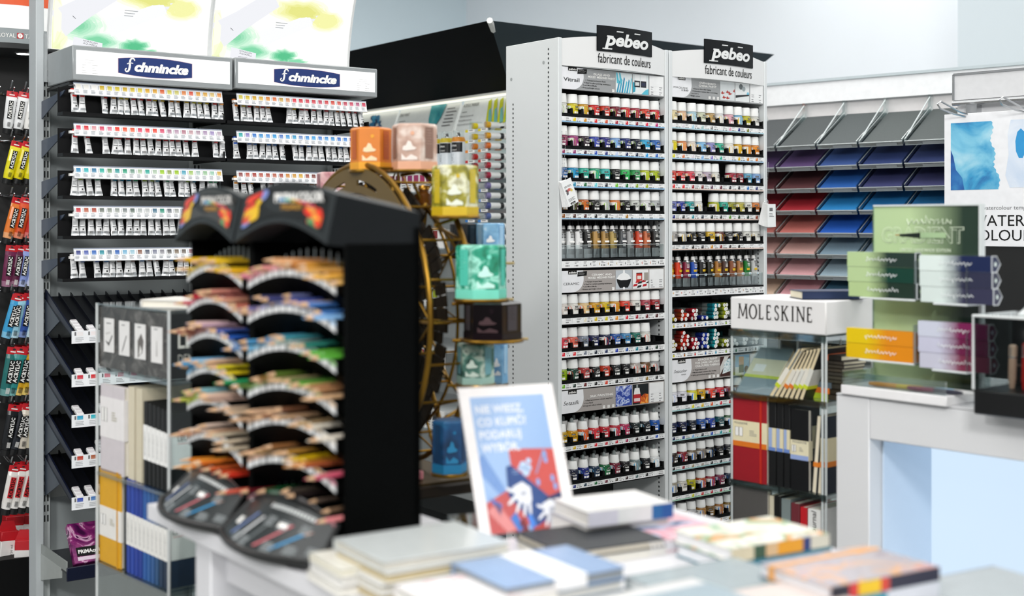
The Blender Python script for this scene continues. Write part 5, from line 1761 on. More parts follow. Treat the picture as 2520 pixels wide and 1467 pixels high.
for bi, (x0, x1) in enumerate(BAYS):
    wb = x1 - x0 - .018
    xa = x0 + .009
    for k, zc in enumerate(TZ):
        def az_(f): return zc - ARCH + ARCH * (1 - (2 * f - 1) ** 2) * 1.0
        N = 12
        tr, st = MB(), MB()
        for i in range(N):
            f0, f1 = i / N, (i + 1) / N
            a, c = xa + wb * f0, xa + wb * f1
            za, zb_ = az_(f0), az_(f1)
            # sloping floor of the tier and its drop front
            tr.poly([(a, -.006, za - .012), (c, -.006, zb_ - .012), (c, DEP - .012, zb_ + .000), (a, DEP - .012, za + .000)], DM)
            tr.poly([(a, -.006, za - .012), (c, -.006, zb_ - .012), (c, .03, zb_ - .050), (a, .03, za - .050)], DM)
        for i in range(1, 12):
            f0 = i / 12
            tr.box(xa + wb * f0 - .0008, xa + wb * f0 + .0008, .04, DEP - .012, az_(f0), az_(f0) + .028, clear('c8d0d2', .05))
            tr.box(xa + wb * f0 - .0007, xa + wb * f0 + .0007, .038, .040, az_(f0) + .010, az_(f0) + .030, mat('98a2a4', .3))  # pale strip puts the glint on each clear divider into colour
        to = tr.build('tier', p, BM[bi])
        nl = 13
        for i in range(nl):
            f0, f1 = (i + .06) / nl, (i + .94) / nl
            a, c = xa + wb * f0, xa + wb * f1
            za, zb_ = az_(f0), az_(f1)
            col = J((PC_R, PC_L)[bi][k])
            hcol = col[min(len(col) - 1, int(i / nl * len(col)))]
            st.poly([(a, -.0085, za - .014), (c, -.0085, zb_ - .014), (c, -.0085, zb_ + .003), (a, -.0085, za + .003)], mat('cfd2d4', .35))
            st.poly([(a, -.0088, za - .004), (c, -.0088, zb_ - .004), (c, -.0088, zb_ + .0028), (a, -.0088, za + .0028)], mat(mixc(hcol, 'dddddd', .35), .4))
            st.poly([(a + .003, -.009, za - .0125), (c - .003, -.009, zb_ - .0125), (c - .003, -.009, zb_ - .0065), (a + .003, -.009, za - .0065)], mat('f2f2f2', .4))
        for f0, f1 in ((0, 1),):
            pass
        for i in range(N):
            a, c = xa + wb * i / N, xa + wb * (i + 1) / N
            st.poly([(a, -.0080, az_(i / N) - .0145), (c, -.0080, az_((i + 1) / N) - .0145), (c, -.0080, az_((i + 1) / N) + .0035), (a, -.0080, az_(i / N) + .0035)], mat('5a5e60', .4))
        st.build('label_strip', to)
        rr = random.Random(bi * 50 + k)
        cols = J((PC_R, PC_L)[bi][k])
        if bi == 0 and k == 6:
            slots = [(i, 1) for i in range(8)] + [(8, 1)]
        else:
            slots = [(i, rr.choice((1, 1, 2, 2))) for i in range(len(cols))]
        cnt = 0
        for i, n_ in slots:
            if bi == 1 and k == 3 and i == 7: n_ = 1
            for q in range(n_):
                f0 = (i + .5 + rr.uniform(-.28, .28)) / len(cols)
                out = rr.uniform(.004, .034) + (.012 if q == n_ - 1 else 0)
                if bi == 0 and k == 6: out -= .02 if i < 8 else 0
                h = cols[i] if rr.random() < .8 else mixc(cols[i], 'e0c0a0', .3)
                z = az_(f0) - .004 + .0060 * q + .005
                Mx = FD.M() @ BM[bi] @ T(xa + wb * f0, DEP - .016, z + .002, rr.uniform(-.10, .10), radians(90) + rr.uniform(-.03, .02)) @ T(0, 0, .002 + out)
                bayn = 'wider bay' if bi == 0 else 'narrower-looking bay'
                inst('coloured_pencil', pencil(h), Mx, '%s pencil, %s along the %s tier, bay by the %s' % (cname(h), ORD[cnt], ORD[k], 'plain black side' if bi == 0 else 'boxed notebooks'), 'pencil', 'coloured pencils in tier %s of the tower' % ORD[k])
                cnt += 1
    # sloping printed base panel
    zt_ = ZT + .075
    c = MB()
    pts_t, pts_b = [], []
    N = 12
    for i in range(N + 1):
        f0 = i / N
        fx = x0 + (x1 - x0) * f0
        pts_t.append((x0 + .02 + (x1 - x0 - .03) * f0, -.004 - .010 * sin(pi * f0), zt_ - .012 + .020 * (1 - (2 * f0 - 1) ** 2)))
        pts_b.append((x0 - .005 + (x1 - x0 + .01) * f0, -.050 - .040 * sin(pi * f0), ZT + .012))
    CASE = mat('23282a', .28)
    vs = pts_t + pts_b + [(a, b_ + .006, ZT + .001) for a, b_, _ in pts_b] + [(a, b_, ZT + .001) for a, b_, _ in pts_t]
    m = N + 1
    fs = []
    for i in range(N):
        fs += [(m + i, m + i + 1, i + 1, i), (2 * m + i, 2 * m + i + 1, m + i + 1, m + i), (i, i + 1, 3 * m + i + 1, 3 * m + i)]
    fs += [(m, 0, 3 * m, 2 * m), (N, m + N, 2 * m + N, 3 * m + N)]
    c.add(vs, fs, CASE)
    co = c.build('base_case', p, BM[bi])
    rim = MB()
    rim.tube([(a, b_ - .001, z_) for a, b_, z_ in pts_b], .006, mat('0e1011', .35), 8)
    rim.tube([pts_b[0]] + [pts_t[0]], .004, mat('0e1011', .35), 8)
    rim.tube([pts_b[-1]] + [pts_t[-1]], .004, mat('0e1011', .35), 8)
    rim.tube(pts_t, .004, mat('0e1011', .35), 8)
    rim.build('rim', co)
    s = MB()
    def S(fx, fz, up=.0012):
        i = min(N - 1, int(fx * N)); r_ = fx * N - i
        A = Vector(pts_t[i]) * (1 - r_) + Vector(pts_t[i + 1]) * r_
        B_ = Vector(pts_b[i]) * (1 - r_) + Vector(pts_b[i + 1]) * r_
        v = B_ + (A - B_) * fz
        return (v.x, v.y - up * .6, v.z + up * .8)
    def band(f0, z0, f1, z1, wd_, m_, up=.0012):
        s.poly([S(f0 - wd_, z0, up), S(f0 + wd_, z0, up), S(f1 + wd_ * .9, z1, up), S(f1 - wd_ * .9, z1, up)], m_)
    band(.20, .14, .33, .66, .012, mat('7890c8', .35))
    band(.31, .10, .42, .62, .013, mat('dcdee0', .35))
    band(.43, .10, .52, .55, .010, mat('6c7274', .35))
    band(.53, .12, .71, .62, .012, mat('c86870', .35))
    band(.66, .12, .82, .52, .013, mat('2f8cc0', .35))
    band(.82, .52, .87, .62, .010, mat('d89880', .35))
    s.poly([S(.12, .34), S(.19, .34), S(.20, .50), S(.13, .50)], PAPER)
    rr = random.Random(9)
    for fx, fz in ((.26, .22), (.37, .20), (.60, .62), (.60, .22), (.76, .24), (.78, .66), (.47, .64), (.90, .30)):
        for q in range(5):
            s.poly([S(fx, fz - q * .035, .0014), S(fx + .07 + .03 * rr.random(), fz - q * .035, .0014), S(fx + .07 + .03 * rr.random(), fz - q * .035 + .02, .0014), S(fx, fz - q * .035 + .02, .0014)], mat('8a9092', .5))
    for i in range(14):
        f0 = .40 + i * .032
        s.poly([S(f0, .80, .0014), S(f0 + .024, .80, .0014), S(f0 + .024, .87, .0014), S(f0, .87, .0014)], mat('c8cccc', .5))
    s.poly([S(.60, .52, .0016), S(.68, .52, .0016), S(.68, .60, .0016), S(.60, .60, .0016)], PAPER)
    s.build('print', co)

# ------------------------------------------------------------------ clear stand of boxed and banded notebooks
FL = Fr(px(415, 556, 2.75), radians(-48))
def lz(v, d=2.75): return HC + (V0 - v) / F_PX * d
LW = .365
LD = .26
st = empty('notebook_stand', FL.M())
tag(st, 'clear acrylic stand of cloth and banded notebooks behind the pencil tower', 'display stand')
z_top, z_box, z2, z3 = lz(769), lz(936), lz(1218), lz(1462)
for k, (a, c) in enumerate(((z_top, z_top + .004), (z_box - .012, z_box - .004), (z2 - .008, z2), (z3 - .008, z3))):
    b = MB(); b.box(-LW, .0, 0, LD, a, c, clear('e6ecec', .14, .5)); b.build('shelf', st)
for x in (-LW, -.004):
    b = MB(); b.box(x, x + .004, 0, LD, .30, z_top, clear('f6fafa', .05, .3)); b.build('side_panel', st)
b = MB()
for x in (-LW + .002, -.002):
    for y in (.002, LD):
        b.tube([(x, y, .3), (x, y, z_top + .004)], .0035, mat('c4c8c8', .2), 6)
b.build('edge_bars', st)
b = MB(); b.box(-LW - .01, .01, -.01, LD + .01, .0, .34, mat('c4c7c8', .4)); b.build('base', st)
b = MB(); b.box(-LW, 0, .002, .0045, z3 - .11, z3 - .008, clear('dfe4e4', .15)); b.build('front_lip', st)
# the wrapped presentation box
bx = empty('presentation_box', FL.M(-LW / 2, LD / 2, z_box))
tag(bx, 'dark wrapped presentation box with four white cards, atop the notebook stand', 'box')
b = MB()
b.hexa([(-LW / 2 + .006, -LD / 2 + .006, .0), (LW / 2 - .006, -LD / 2 + .006, 0), (LW / 2 - .006, LD / 2 - .006, 0), (-LW / 2 + .006, LD / 2 - .006, 0)],
       [(-LW / 2 + .006, -LD / 2 + .006, z_top - z_box - .004), (LW / 2 - .006, -LD / 2 + .006, z_top - z_box - .004), (LW / 2 - .006, LD / 2 - .006, z_top - z_box - .004), (-LW / 2 + .006, LD / 2 - .006, z_top - z_box - .004)], blotch('dark_wrap', ((.35, '34312f'), (.55, '4a4744'), (.7, '6a6764')), 22, 3, 1.2, .22))
b.build('carton', bx)
H_ = z_top - z_box
b = MB(); b.box(LW / 2 - .0058, LW / 2 - .004, -LD / 2 + .006, LD / 2 - .006, .0, H_ - .004, mat('161616', .35)); sd = b.build('black_side', bx)
b = MB(); b.M = T(LW / 2 - .0038, 0, 0, pi / 2)
b.text('LEUCHTTURM', -LD / 2 + .024, H_ * .46, .046, mat('d8d4cc', .5), 0, 'L', bold=.02, sx=.8)
b.text('DENKEN MIT DER HAND', -LD / 2 + .024, H_ * .24, .026, mat('b8b4ac', .5), 0, 'L', sx=.75)
b.build('lettering', sd)
for k in range(4):
    b = MB()
    xx = -LW / 2 + .062 + k * .080
    b.box(xx - .0265, xx + .0265, -LD / 2 + .0035, -LD / 2 + .0045, H_ * .26 - k * .002, H_ * .80 - k * .002, mat('e4e3e2', .5))
    cd = b.build('card', bx)
    b = MB()
    yq = -LD / 2 + .0032
    b.lines(xx - .012, xx + .012, H_ * .70, H_ * .73, 1, INKG, yq)
    g_ = mat('555352', .6)
    zc = H_ * .48
    if k == 0: b.poly([(xx - .02, yq, zc - .005), (xx, yq, zc - .018), (xx + .02, yq, zc + .006), (xx + .018, yq, zc + .01), (xx, yq, zc - .010)], g_); b.poly([(xx - .018, yq, zc + .012), (xx + .008, yq, zc + .016), (xx + .008, yq, zc + .012), (xx - .016, yq, zc + .008)], mat('c8c6c4', .6))
    if k == 1: b.poly([(xx - .014, yq, zc - .03), (xx - .004, yq, zc - .02), (xx + .014, yq, zc + .012), (xx + .010, yq, zc + .012)], g_)
    if k == 2: b.poly([(xx - .010, yq, zc - .034), (xx + .012, yq, zc - .02), (xx + .018, yq, zc + .005), (xx + .006, yq, zc + .022), (xx - .012, yq, zc + .004)], mat('6a6663', .6)); b.poly([(xx - .004, yq - .0003, zc - .03), (xx + .010, yq - .0003, zc - .018), (xx + .002, yq - .0003, zc - .004)], PAPER)
    if k == 3: b.poly([(xx - .002, yq, zc - .024), (xx + .004, yq, zc - .024), (xx + .002, yq, zc + .01), (xx - .001, yq, zc + .01)], mat('b0aeac', .6))
    b.build('print', cd)


def book(name, w_, h_, t_, cover, M, label, group=None, band=None, spine='x', pages='e9e4d6', elastic=None, title=None, cat='notebook', rounded=True):
    """closed notebook standing up: w_ across its cover (y, going away), t_ thick (x), h_ tall; spine faces the shopper (-y)"""
    r = empty(name, M)
    tag(r, label, cat, group)
    cm = cover if not isinstance(cover, str) else mat(cover, .5)
    c = MB()
    c.box(-t_ / 2, -t_ / 2 + .0018, 0, w_, 0, h_, cm)
    c.box(t_ / 2 - .0018, t_ / 2, 0, w_, 0, h_, cm)
    c.box(-t_ / 2, t_ / 2, -.001, .0018, 0, h_, cm, .0006)
    c.build('cover', r)
    g_ = MB(); g_.box(-t_ / 2 + .0018, t_ / 2 - .0018, .0018, w_ - .003, .002, h_ - .002, mat(pages, .8)); g_.build('pages', r)
    if band:
        z0, z1, bc = band
        b_ = MB(); b_.box(-t_ / 2 - .0006, t_ / 2 + .0006, -.0018, w_ + .0004, h_ * z0, h_ * z1, mat(bc, .6))
        bo = b_.build('paper_band', r)
        q = MB()
        v_, f_ = glyphs('LEUCHTTURM1917', 0, 0, 1)
        hi = max(a[0] for a in v_)
        kk = h_ * (z1 - z0) * .7 / hi
        sc = min(t_ * .5, .012)
        q.add([(sc * .35 - a[1] * sc, -.0022, h_ * (z0 + (z1 - z0) * .12) + a[0] * kk) for a in v_], f_, INKG)
        if title:
            q.M = T(t_ / 2 + .0009, 0, 0, pi / 2)
            q.text(title, .012, h_ * (z0 + (z1 - z0) * .80), .016, INK, 0, 'L', bold=.01, sx=.9)
            q.quad(.012, .10, h_ * (z0 + (z1 - z0) * .72), h_ * (z0 + (z1 - z0) * .735), 0, mat('c84040', .5))
            q.tube([(.07 + .035 * cos(a * pi / 16 - pi / 3), -.0002, h_ * (z0 + (z1 - z0) * .35) + .035 * sin(a * pi / 16 - pi / 3)) for a in range(17)], .0006, INKG, 4)
        q.build('print', bo)
    if elastic:
        e = MB(); e.box(-t_ / 2 - .0008, t_ / 2 + .0008, w_ * .82, w_ * .82 + .006, -.0008, h_ + .0008, mat(elastic, .6)); e.build('elastic', r)
    return r


def cover_book(name, w_, h_, t_, cover, M, label, group=None, band=None, band2=None, pages='e9e4d6', cat='notebook', wrap=True, txt=None, elastic=None):
    """notebook shown face-on: cover faces -y"""
    r = empty(name, M)
    tag(r, label, cat, group)
    cm = cover if not isinstance(cover, str) else mat(cover, .45)
    c = MB(); c.box(-w_ / 2, w_ / 2, 0, .002, 0, h_, cm, .0008); c.box(-w_ / 2, w_ / 2, t_ - .002, t_, 0, h_, cm, .0008); c.box(-w_ / 2, -w_ / 2 + .002, 0, t_, 0, h_, cm); c.build('cover', r)
    g_ = MB(); g_.box(-w_ / 2 + .002, w_ / 2 - .003, .002, t_ - .002, .002, h_ - .002, mat(pages, .8)); g_.build('pages', r)
    if band:
        z0, z1, bc = band
        b_ = MB(); b_.box(-w_ / 2 - .0006, w_ / 2 + .0006, -.0008, t_ + .0008, h_ * z0, h_ * z1, mat(bc, .6)); bo = b_.build('paper_band', r)
        q = MB()
        if band2:
            q.quad(-w_ / 2, w_ / 2, h_ * z0, h_ * (z0 + (z1 - z0) * band2[0]), -.0012, mat(band2[1], .5))
        if txt:
            q.text(txt, -w_ / 2 + .006, h_ * (z0 + (z1 - z0) * .86), .008, INKG, -.0014, 'L')
        rr = random.Random(2)
        q.lines(w_ * .0, w_ * .22, h_ * (z0 + (z1 - z0) * .42), h_ * (z0 + (z1 - z0) * .66), 4, mat('b8b4a4', .5), -.0014, .5, .4, rr)
        for a in (-.42, -.30):
            q.quad(w_ * a, w_ * (a + .10), h_ * (z0 + (z1 - z0) * .40), h_ * (z0 + (z1 - z0) * .74), -.0014, PAPER)
            q.tube([(w_ * a, -.0014, h_ * (z0 + (z1 - z0) * .40)), (w_ * (a + .1), -.0014, h_ * (z0 + (z1 - z0) * .40)), (w_ * (a + .1), -.0014, h_ * (z0 + (z1 - z0) * .74)), (w_ * a, -.0014, h_ * (z0 + (z1 - z0) * .74))], .0005, INKG, 4, True)
        q.build('print', bo)
    if elastic:
        e = MB(); e.box(w_ * .30, w_ * .30 + .006, -.0016, t_ + .001, -.0008, h_ + .0008, mat(elastic, .5)); e.build('elastic', r)
    return r


# on top: a small white notebook with a black elastic
r = empty('notebook', FL.M(-.085, .10, z_top + .0045, radians(28)))
tag(r, 'white notebook with a black elastic lying on top of the boxed stand', 'notebook')
b = MB(); b.box(-.09, .09, -.065, .065, 0, .003, mat('d8d6d0', .5)); b.box(-.09, .09, -.065, .065, .015, .018, mat('dddbd5', .5)); b.box(-.09, -.086, -.065, .065, 0, .018, mat('d8d6d0', .5)); b.build('cover', r)
b = MB(); b.box(-.086, .088, -.062, .062, .003, .015, mat('e6e1d4', .8)); b.build('pages', r)
b = MB(); b.box(.045, .051, -.066, .066, -.001, .0188, INK); b.build('elastic', r)

rr = random.Random(12)
# middle level
hb = .205
cover_book('notebook', .125, hb, .013, 'cfc8cc', FL.M(-.295, .008, z2 + .001), 'film-wrapped pale pink notebook facing out on the middle level of the clear stand', None, (.40, .86, 'e6e3e3'), (.0, 'e6e3e3'))
x = -.218
for k, (t_, c, bd, lab) in enumerate(((.030, 'd4cbb4', None, 'thick cream notebook spine beside the film-wrapped pale pink notebook'), (.028, 'cfc6ae', None, 'cream notebook spine with a dark gap before the white-banded black ones'))):
    book('notebook', .14, hb + .006, t_, c, FL.M(x + t_ / 2, .012, z2 + .001), lab, None, None)
    x += t_ + .010
for k in range(7):
    t_ = .0145
    book('notebook', .14, hb - .02 - .002 * k, t_, '101112', FL.M(x + t_ / 2, .012, z2 + .001), 'black white-banded notebook spine, %s of seven on the clear stand' % ORD[k], 'banded black notebooks of the clear stand', (.30, .72, 'eeeeec'), title='LEUCHT' if k == 6 else None)
    x += t_ + .0055
# lower level
for k, (xx, h0) in enumerate(((-.305, 0),)):
    cover_book('notebook', .118, .220, .014, 'd8a010', FL.M(xx, .008, z3 + .001), 'film-wrapped mustard notebook with a white band, on the lower level of the clear stand', None, (.28, .60, 'e4e2de'), (.0, 'e4e2de'), elastic='c89010')
x = -.236
lo = [('1c2024', .010), ('24409c', .0155), ('2444a4', .0155), ('203c98', .0155), ('1c3890', .0165), ('2458a0', .0155), ('2a5c9c', .0150), ('2c5890', .0150), ('28507c', .0150), ('1a3450', .0160), ('182c44', .0165)]
for k, (c, t_) in enumerate(lo):
    book('notebook', .145, .215 - .001 * k, t_, c, FL.M(x + t_ / 2, .010, z3 + .001), '%s banded notebook spine, %s after the mustard notebook on the lower level' % ({'1c2024': 'black', '1a3450': 'dark teal'}.get(c, cname(c)), ORD[k]), 'blue banded notebooks of the clear stand', (.30, .64, 'e9e8e4') if k else None, title='LEUCHTTURM' if k == 10 else None, pages='e0dccc')
    x += t_ + .0045
# second stand of dark notebooks glimpsed under the table
F2 = Fr(px(700, 1467, 2.5), radians(-48))
s2 = empty('notebook_stand', F2.M())
tag(s2, 'low clear shelf of dark notebooks glimpsed beneath the display table', 'display stand')
zq = HC + (V0 - 1445) / F_PX * 2.5
b = MB(); b.box(-.26, .25, 0, .2, zq - .008, zq, clear('e0e6e6', .2)); b.build('shelf', s2)
b = MB(); b.box(-.26, .25, 0, .2, 0, zq - .03, mat('808486', .4)); b.build('base', s2)
b = MB(); b.box(-.255, .245, 0.004, .196, zq - .03, zq - .008, clear('e0e6e6', .1)); b.build('riser', s2)
b = MB(); b.box(-.26, -.257, 0, .2, zq, zq + .2, clear('e8eeee', .12, .5)); b.build('side_panel', s2)
x = -.25
for k in range(22):
    c = ('101820', '18304c', '1c2430', '203c58', '14181c')[k % 5]
    book('notebook', .13, .17, .014, c, F2.M(x + .008, .012, zq + .001), 'dark notebook spine below the white display table, %s from the table leg' % ORD[k], 'dark notebooks beneath the table', None)
    x += .0195

# ------------------------------------------------------------------ brass big-wheel display with its gift boxes
GOLD = mat('86641f', .36, .85, vary=.1)
BRONZE = mat('4e3e22', .5, .55, vary=.06)
DKB = mat('1c140a', .5, .2, spec=.2)
wc = px(930, 770, 3.08)
FWH = Fr((wc.x, wc.y), radians(-57))
zc = wc.z
RW = .356
wl = empty('wheel_display', FWH.M())
tag(wl, 'brass big-wheel shop display behind the pencil tower, with gift boxes on its platforms', 'wheel display')
def ringp(r, y, a0=0, a1=2 * pi, n=48):
    return [(r * sin(a0 + (a1 - a0) * i / n), y, zc + r * cos(a0 + (a1 - a0) * i / n)) for i in range(n + (0 if a1 - a0 > 6.2 else 1))]
for y in (-.055, .055):
    b = MB(); b.tube(ringp(RW, y), .0065, GOLD, 8, True); b.build('outer_rim', wl)
    b = MB(); b.tube(ringp(RW * .80, y), .0040, GOLD, 6, True); b.tube(ringp(RW * .45, y), .0040, GOLD, 6, True); b.build('inner_rim', wl)
    b = MB()
    for k in range(12):
        a = 2 * pi * k / 12
        b.tube([(.03 * sin(a), y, zc + .03 * cos(a)), (RW * sin(a), y, zc + RW * cos(a))], .0035, GOLD, 6)
    for k in range(24):
        a, a2 = 2 * pi * k / 24, 2 * pi * (k + 1) / 24
        r0, r1 = (RW * .80, RW) if k % 2 else (RW, RW * .80)
        b.tube([(r0 * sin(a), y, zc + r0 * cos(a)), (r1 * sin(a2), y, zc + r1 * cos(a2))], .0025, GOLD, 5)
        r0, r1 = (RW * .45, RW * .8) if k % 2 else (RW * .8, RW * .45)
        b.tube([(r0 * sin(a), y, zc + r0 * cos(a)), (r1 * sin(a2), y, zc + r1 * cos(a2))], .0022, GOLD, 5)
    b.build('spokes', wl)
b = MB()
for k in range(24):
    a = 2 * pi * k / 24
    for r_ in (RW, RW * .8):
        b = MB(); b.tube([(r_ * sin(a), -.055, zc + r_ * cos(a)), (r_ * sin(a), .055, zc + r_ * cos(a))], .003, GOLD, 5); b.build('cross_bar', wl)
b = MB(); b.tube([(0, -.088, zc), (0, .088, zc)], .02, GOLD, 14); b.build('axle', wl)
b = MB()
for k in range(72):                          # dark pierced disc behind the lattice
    a0, a1 = 2 * pi * k / 72, 2 * pi * (k + .9) / 72
    for j in range(7):
        r0, r1 = RW * (.10 + .12 * j), RW * (.10 + .12 * j + (.105 if (k + j) % 5 else .05))
        b.hexa([(r0 * sin(a0), -.004, zc + r0 * cos(a0)), (r0 * sin(a1), -.004, zc + r0 * cos(a1)), (r1 * sin(a1), -.004, zc + r1 * cos(a1)), (r1 * sin(a0), -.004, zc + r1 * cos(a0))], [(r0 * sin(a0), .004, zc + r0 * cos(a0)), (r0 * sin(a1), .004, zc + r0 * cos(a1)), (r1 * sin(a1), .004, zc + r1 * cos(a1)), (r1 * sin(a0), .004, zc + r1 * cos(a0))], DKB)
b.build('pierced_disc', wl)
# fretted inner drum
b = MB()
n = 40
for k in range(n):
    a0, a1 = 2 * pi * k / n, 2 * pi * (k + .55) / n
    for y0, y1 in ((-.05, -.03), (-.02, 0), (.01, .03), (.036, .05)):
        r0 = RW * .62
        b.poly([(r0 * sin(a0), y0, zc + r0 * cos(a0)), (r0 * sin(a1), y0, zc + r0 * cos(a1)), (r0 * sin(a1), y1, zc + r0 * cos(a1)), (r0 * sin(a0), y1, zc + r0 * cos(a0))], BRONZE)
for y in (-.05, 0, .05):
    b.tube(ringp(RW * .62, y), .003, BRONZE, 5, True)
b.build('fretwork_drum', wl)
b = MB()
for s in (-1, 1):
    for y in (-.085, .085):
        b.tube([(0, y, zc), (s * .22, y, .93)], .006, GOLD, 8)
b.build('a_frame', wl)
b = MB(); b.box(-.28, .30, -.13, .13, .90, .925, DKB, .004); b.box(-.26, .28, -.11, .11, .925, .93, BRONZE); b.build('base', wl)
b = MB(); b.box(-.26, .28, -.12, .12, 0, .70, DKB, .004); b.box(-.27, .29, -.135, .135, .70, .712, BRONZE)
for x in (-.26, .27):
    for y in (-.12, .12):
        b.tube([(x, y, .70), (x, y, .91)], .007, GOLD, 8)
b.build('pedestal', wl)
# fretted name arch across the top
b = MB()
n = 26
A0, A1 = -.95, .80
for i in range(n):
    a, c = A0 + (A1 - A0) * i / n, A0 + (A1 - A0) * (i + 1) / n
    for r0, r1 in ((.288, .306), (.318, .347)) if 6 < i < 12 or 14 < i < 20 else ((.288, .347),):
        b.hexa([(r0 * sin(a), -.066, zc + r0 * cos(a)), (r0 * sin(c), -.066, zc + r0 * cos(c)), (r1 * sin(c), -.066, zc + r1 * cos(c)), (r1 * sin(a), -.066, zc + r1 * cos(a))],
               [(r0 * sin(a), -.060, zc + r0 * cos(a)), (r0 * sin(c), -.060, zc + r0 * cos(c)), (r1 * sin(c), -.060, zc + r1 * cos(c)), (r1 * sin(a), -.060, zc + r1 * cos(a))], mat('6c5832', .5, .3))
ar = b.build('name_arch', wl)


def gift_box(key, rad, h, sides, m_main, m_band, m_panel, cut='ffffff'):
    def f():
        b, bd, pn = MB(), MB(), MB()
        b.lathe([(0, .0), (rad * .985, 0), (rad * .985, h * .96), (rad * .9, h), (0, h)], m_main, sides)
        bd.lathe([(rad, -.0005), (rad * 1.005, h * .17)], m_band, sides)
        for k in range(sides):
            a = 2 * pi * (k + .5) / sides
            rr_ = rad * cos(pi / sides)
            pn.M = T(0, 0, 0, a)
            wd_ = rad * sin(pi / sides) * 1.5
            q0, q1 = h * .24, h * .92
            if k % 2 == 0:
                pn.quad(-wd_ * .32, wd_ * .32, q0, q1, -rr_ - .0005, m_panel)
                pn.lines(-wd_ * .24, wd_ * .24, h * .5, h * .86, 6, m_main, -rr_ - .001, .1, .5)
            else:
                c = mat(cut, .5)
                pn.poly([(wd_ * x_, -rr_ - .0006, h * z_) for x_, z_ in ((-.40, .42), (-.2, .40), (.3, .42), (.42, .46), (.2, .50), (.08, .60), (-.08, .62), (-.2, .52), (-.36, .5))], c)
                pn.disc(wd_ * .18, -rr_ - .0006, h * .78, wd_ * .12, m_band, 10)
                pn.poly([(wd_ * x_, -rr_ - .0006, h * z_) for x_, z_ in ((-.46, .2), (.46, .2), (.46, .26), (.1, .32), (-.2, .24), (-.46, .34))], c)
        return [('gift_box', b.mesh('gift_box', .3), -1), ('base_band', bd.mesh('base_band', .3), 0), ('print', pn.mesh('print', .3), 0)]
    return cached(('gift', key), f)


OR_ = (mat('d87c20', .45), mat('e8a018', .45), mat('b8581c', .45), 'f0d8b0')
TAN = (blotch('dove', ((.3, 'a88878'), (.5, 'c4a494'), (.65, 'e0cfc4')), 22), mat('e0a888', .45), mat('8a6a5c', .45), 'ece0d8')
OLV = (blotch('citron', ((.3, '5a5818'), (.48, 'a09828'), (.6, 'e4e4c8'), (.75, '787028')), 28), mat('d0b018', .45), mat('d0b828', .45), 'e4e8d8')
TEA = (blotch('teal_box', ((.3, '0f7050'), (.48, '28a080'), (.6, 'a8ecd8'), (.75, '208868')), 34), mat('78dcc4', .45), mat('50c8b0', .45), 'c8f4e8')
BLK = (mat('120e10', .2), mat('1c1418', .2), mat('3a3438', .4), '40282c')
GRN = (blotch('sage_box', ((.3, '1c3c34'), (.48, '58887a'), (.6, 'ccdccc'), (.75, '345c50')), 26), mat('a0c4b8', .45), mat('70a8b0', .45), 'd4e4d8')
BLU = (blotch('sky_box', ((.3, '5890c0'), (.6, '90c4e8'), (.75, 'e8f0f8')), 30), mat('80b8e0', .45), mat('a8d0ec', .45), 'f0f4f8')
DKN = (mat('0e1418', .4), mat('16202a', .4), mat('303c44', .4), '28343c')
NVB = (blotch('deep_blue_box', ((.3, '082848'), (.5, '104878'), (.7, '1c6898')), 18), mat('1878a8', .4), mat('0c3860', .4), '2080b0')
PNK = (blotch('rose_box', ((.3, 'b07078'), (.5, 'd8b0b0'), (.7, 'ecd8d8')), 22), mat('c89898', .4), mat('a06068', .4), 'f0e4e4')
items = [('OR', OR_, 913, 314, 418, 100, 2.72, 6, 'orange hexagonal gift box with cut-paper clouds, topmost on the brass wheel'), ('TAN', TAN, 1020, 305, 418, 112, 2.68, 6, 'dusty pink hexagonal gift box beside the orange one on the brass wheel'),
         ('OLV', OLV, 1120, 406, 530, 112, 2.55, 6, 'yellow and olive gift box below the dusty pink one'), ('PNK', PNK, 828, 424, 484, 100, 2.98, 6, 'small rosy gift box half behind the wheel\'s name arch'),
         ('BLU', BLU, 1207, 548, 628, 68, 2.72, 6, 'pale blue gift box peeping out above the teal one'), ('DKN', DKN, 1140, 548, 628, 66, 2.74, 6, 'near-black gift box behind the teal one'),
         ('TEA', TEA, 1184, 601, 733, 124, 2.50, 6, 'teal green gift box on the upper side platform of the wheel'), ('BLK', BLK, 1212, 741, 832, 142, 2.48, 6, 'wide glossy black gift box between the teal and the sage boxes'),
         ('GRN', GRN, 1170, 843, 942, 92, 2.52, 6, 'sage green gift box under the black one, behind the poster stand'), ('BL2', BLU, 1222, 838, 942, 54, 2.70, 6, 'grey-blue gift box behind the sage green one'),
         ('NVB', NVB, 1106, 1030, 1160, 84, 2.50, 6, 'deep blue gift box low on the wheel, behind the poster stand')]
for key, c, u, v1, v0, wpx, d, sides, lab in items:
    d *= 1.12
    q = px(u, v0, d)
    rad, h = wpx * d / F_PX / 2 / .97, (v0 - v1) * d / F_PX * .985
    inst('gift_box', gift_box(key, rad, h, sides, *c), T(q.x, q.y, q.z, .35 + .2 * (hash(u) % 3)), lab, 'gift box', 'gift boxes on the brass wheel')
    # its platform, fixed to the wheel by an arm
    L = wl.matrix_basis.inverted() @ Vector((q.x, q.y, q.z))
    b = MB()
    b.M = T(L.x, L.y, L.z)
    b.lathe([(0, -.0075), (rad * 1.05, -.0075), (rad * 1.08, -.004), (rad * 1.05, -.0006), (0, -.0006)], GOLD, 24)
    b.M = Matrix.Identity(4)
    rr_ = max(.01, sqrt(L.x ** 2 + (L.z - zc) ** 2))
    tx, tz = L.x / rr_ * RW, zc + (L.z - zc) / rr_ * RW
    b.tube([(L.x, L.y, L.z - .008), (tx, .0, tz - .01)], .004, GOLD, 6)
    b.build('platform', wl)
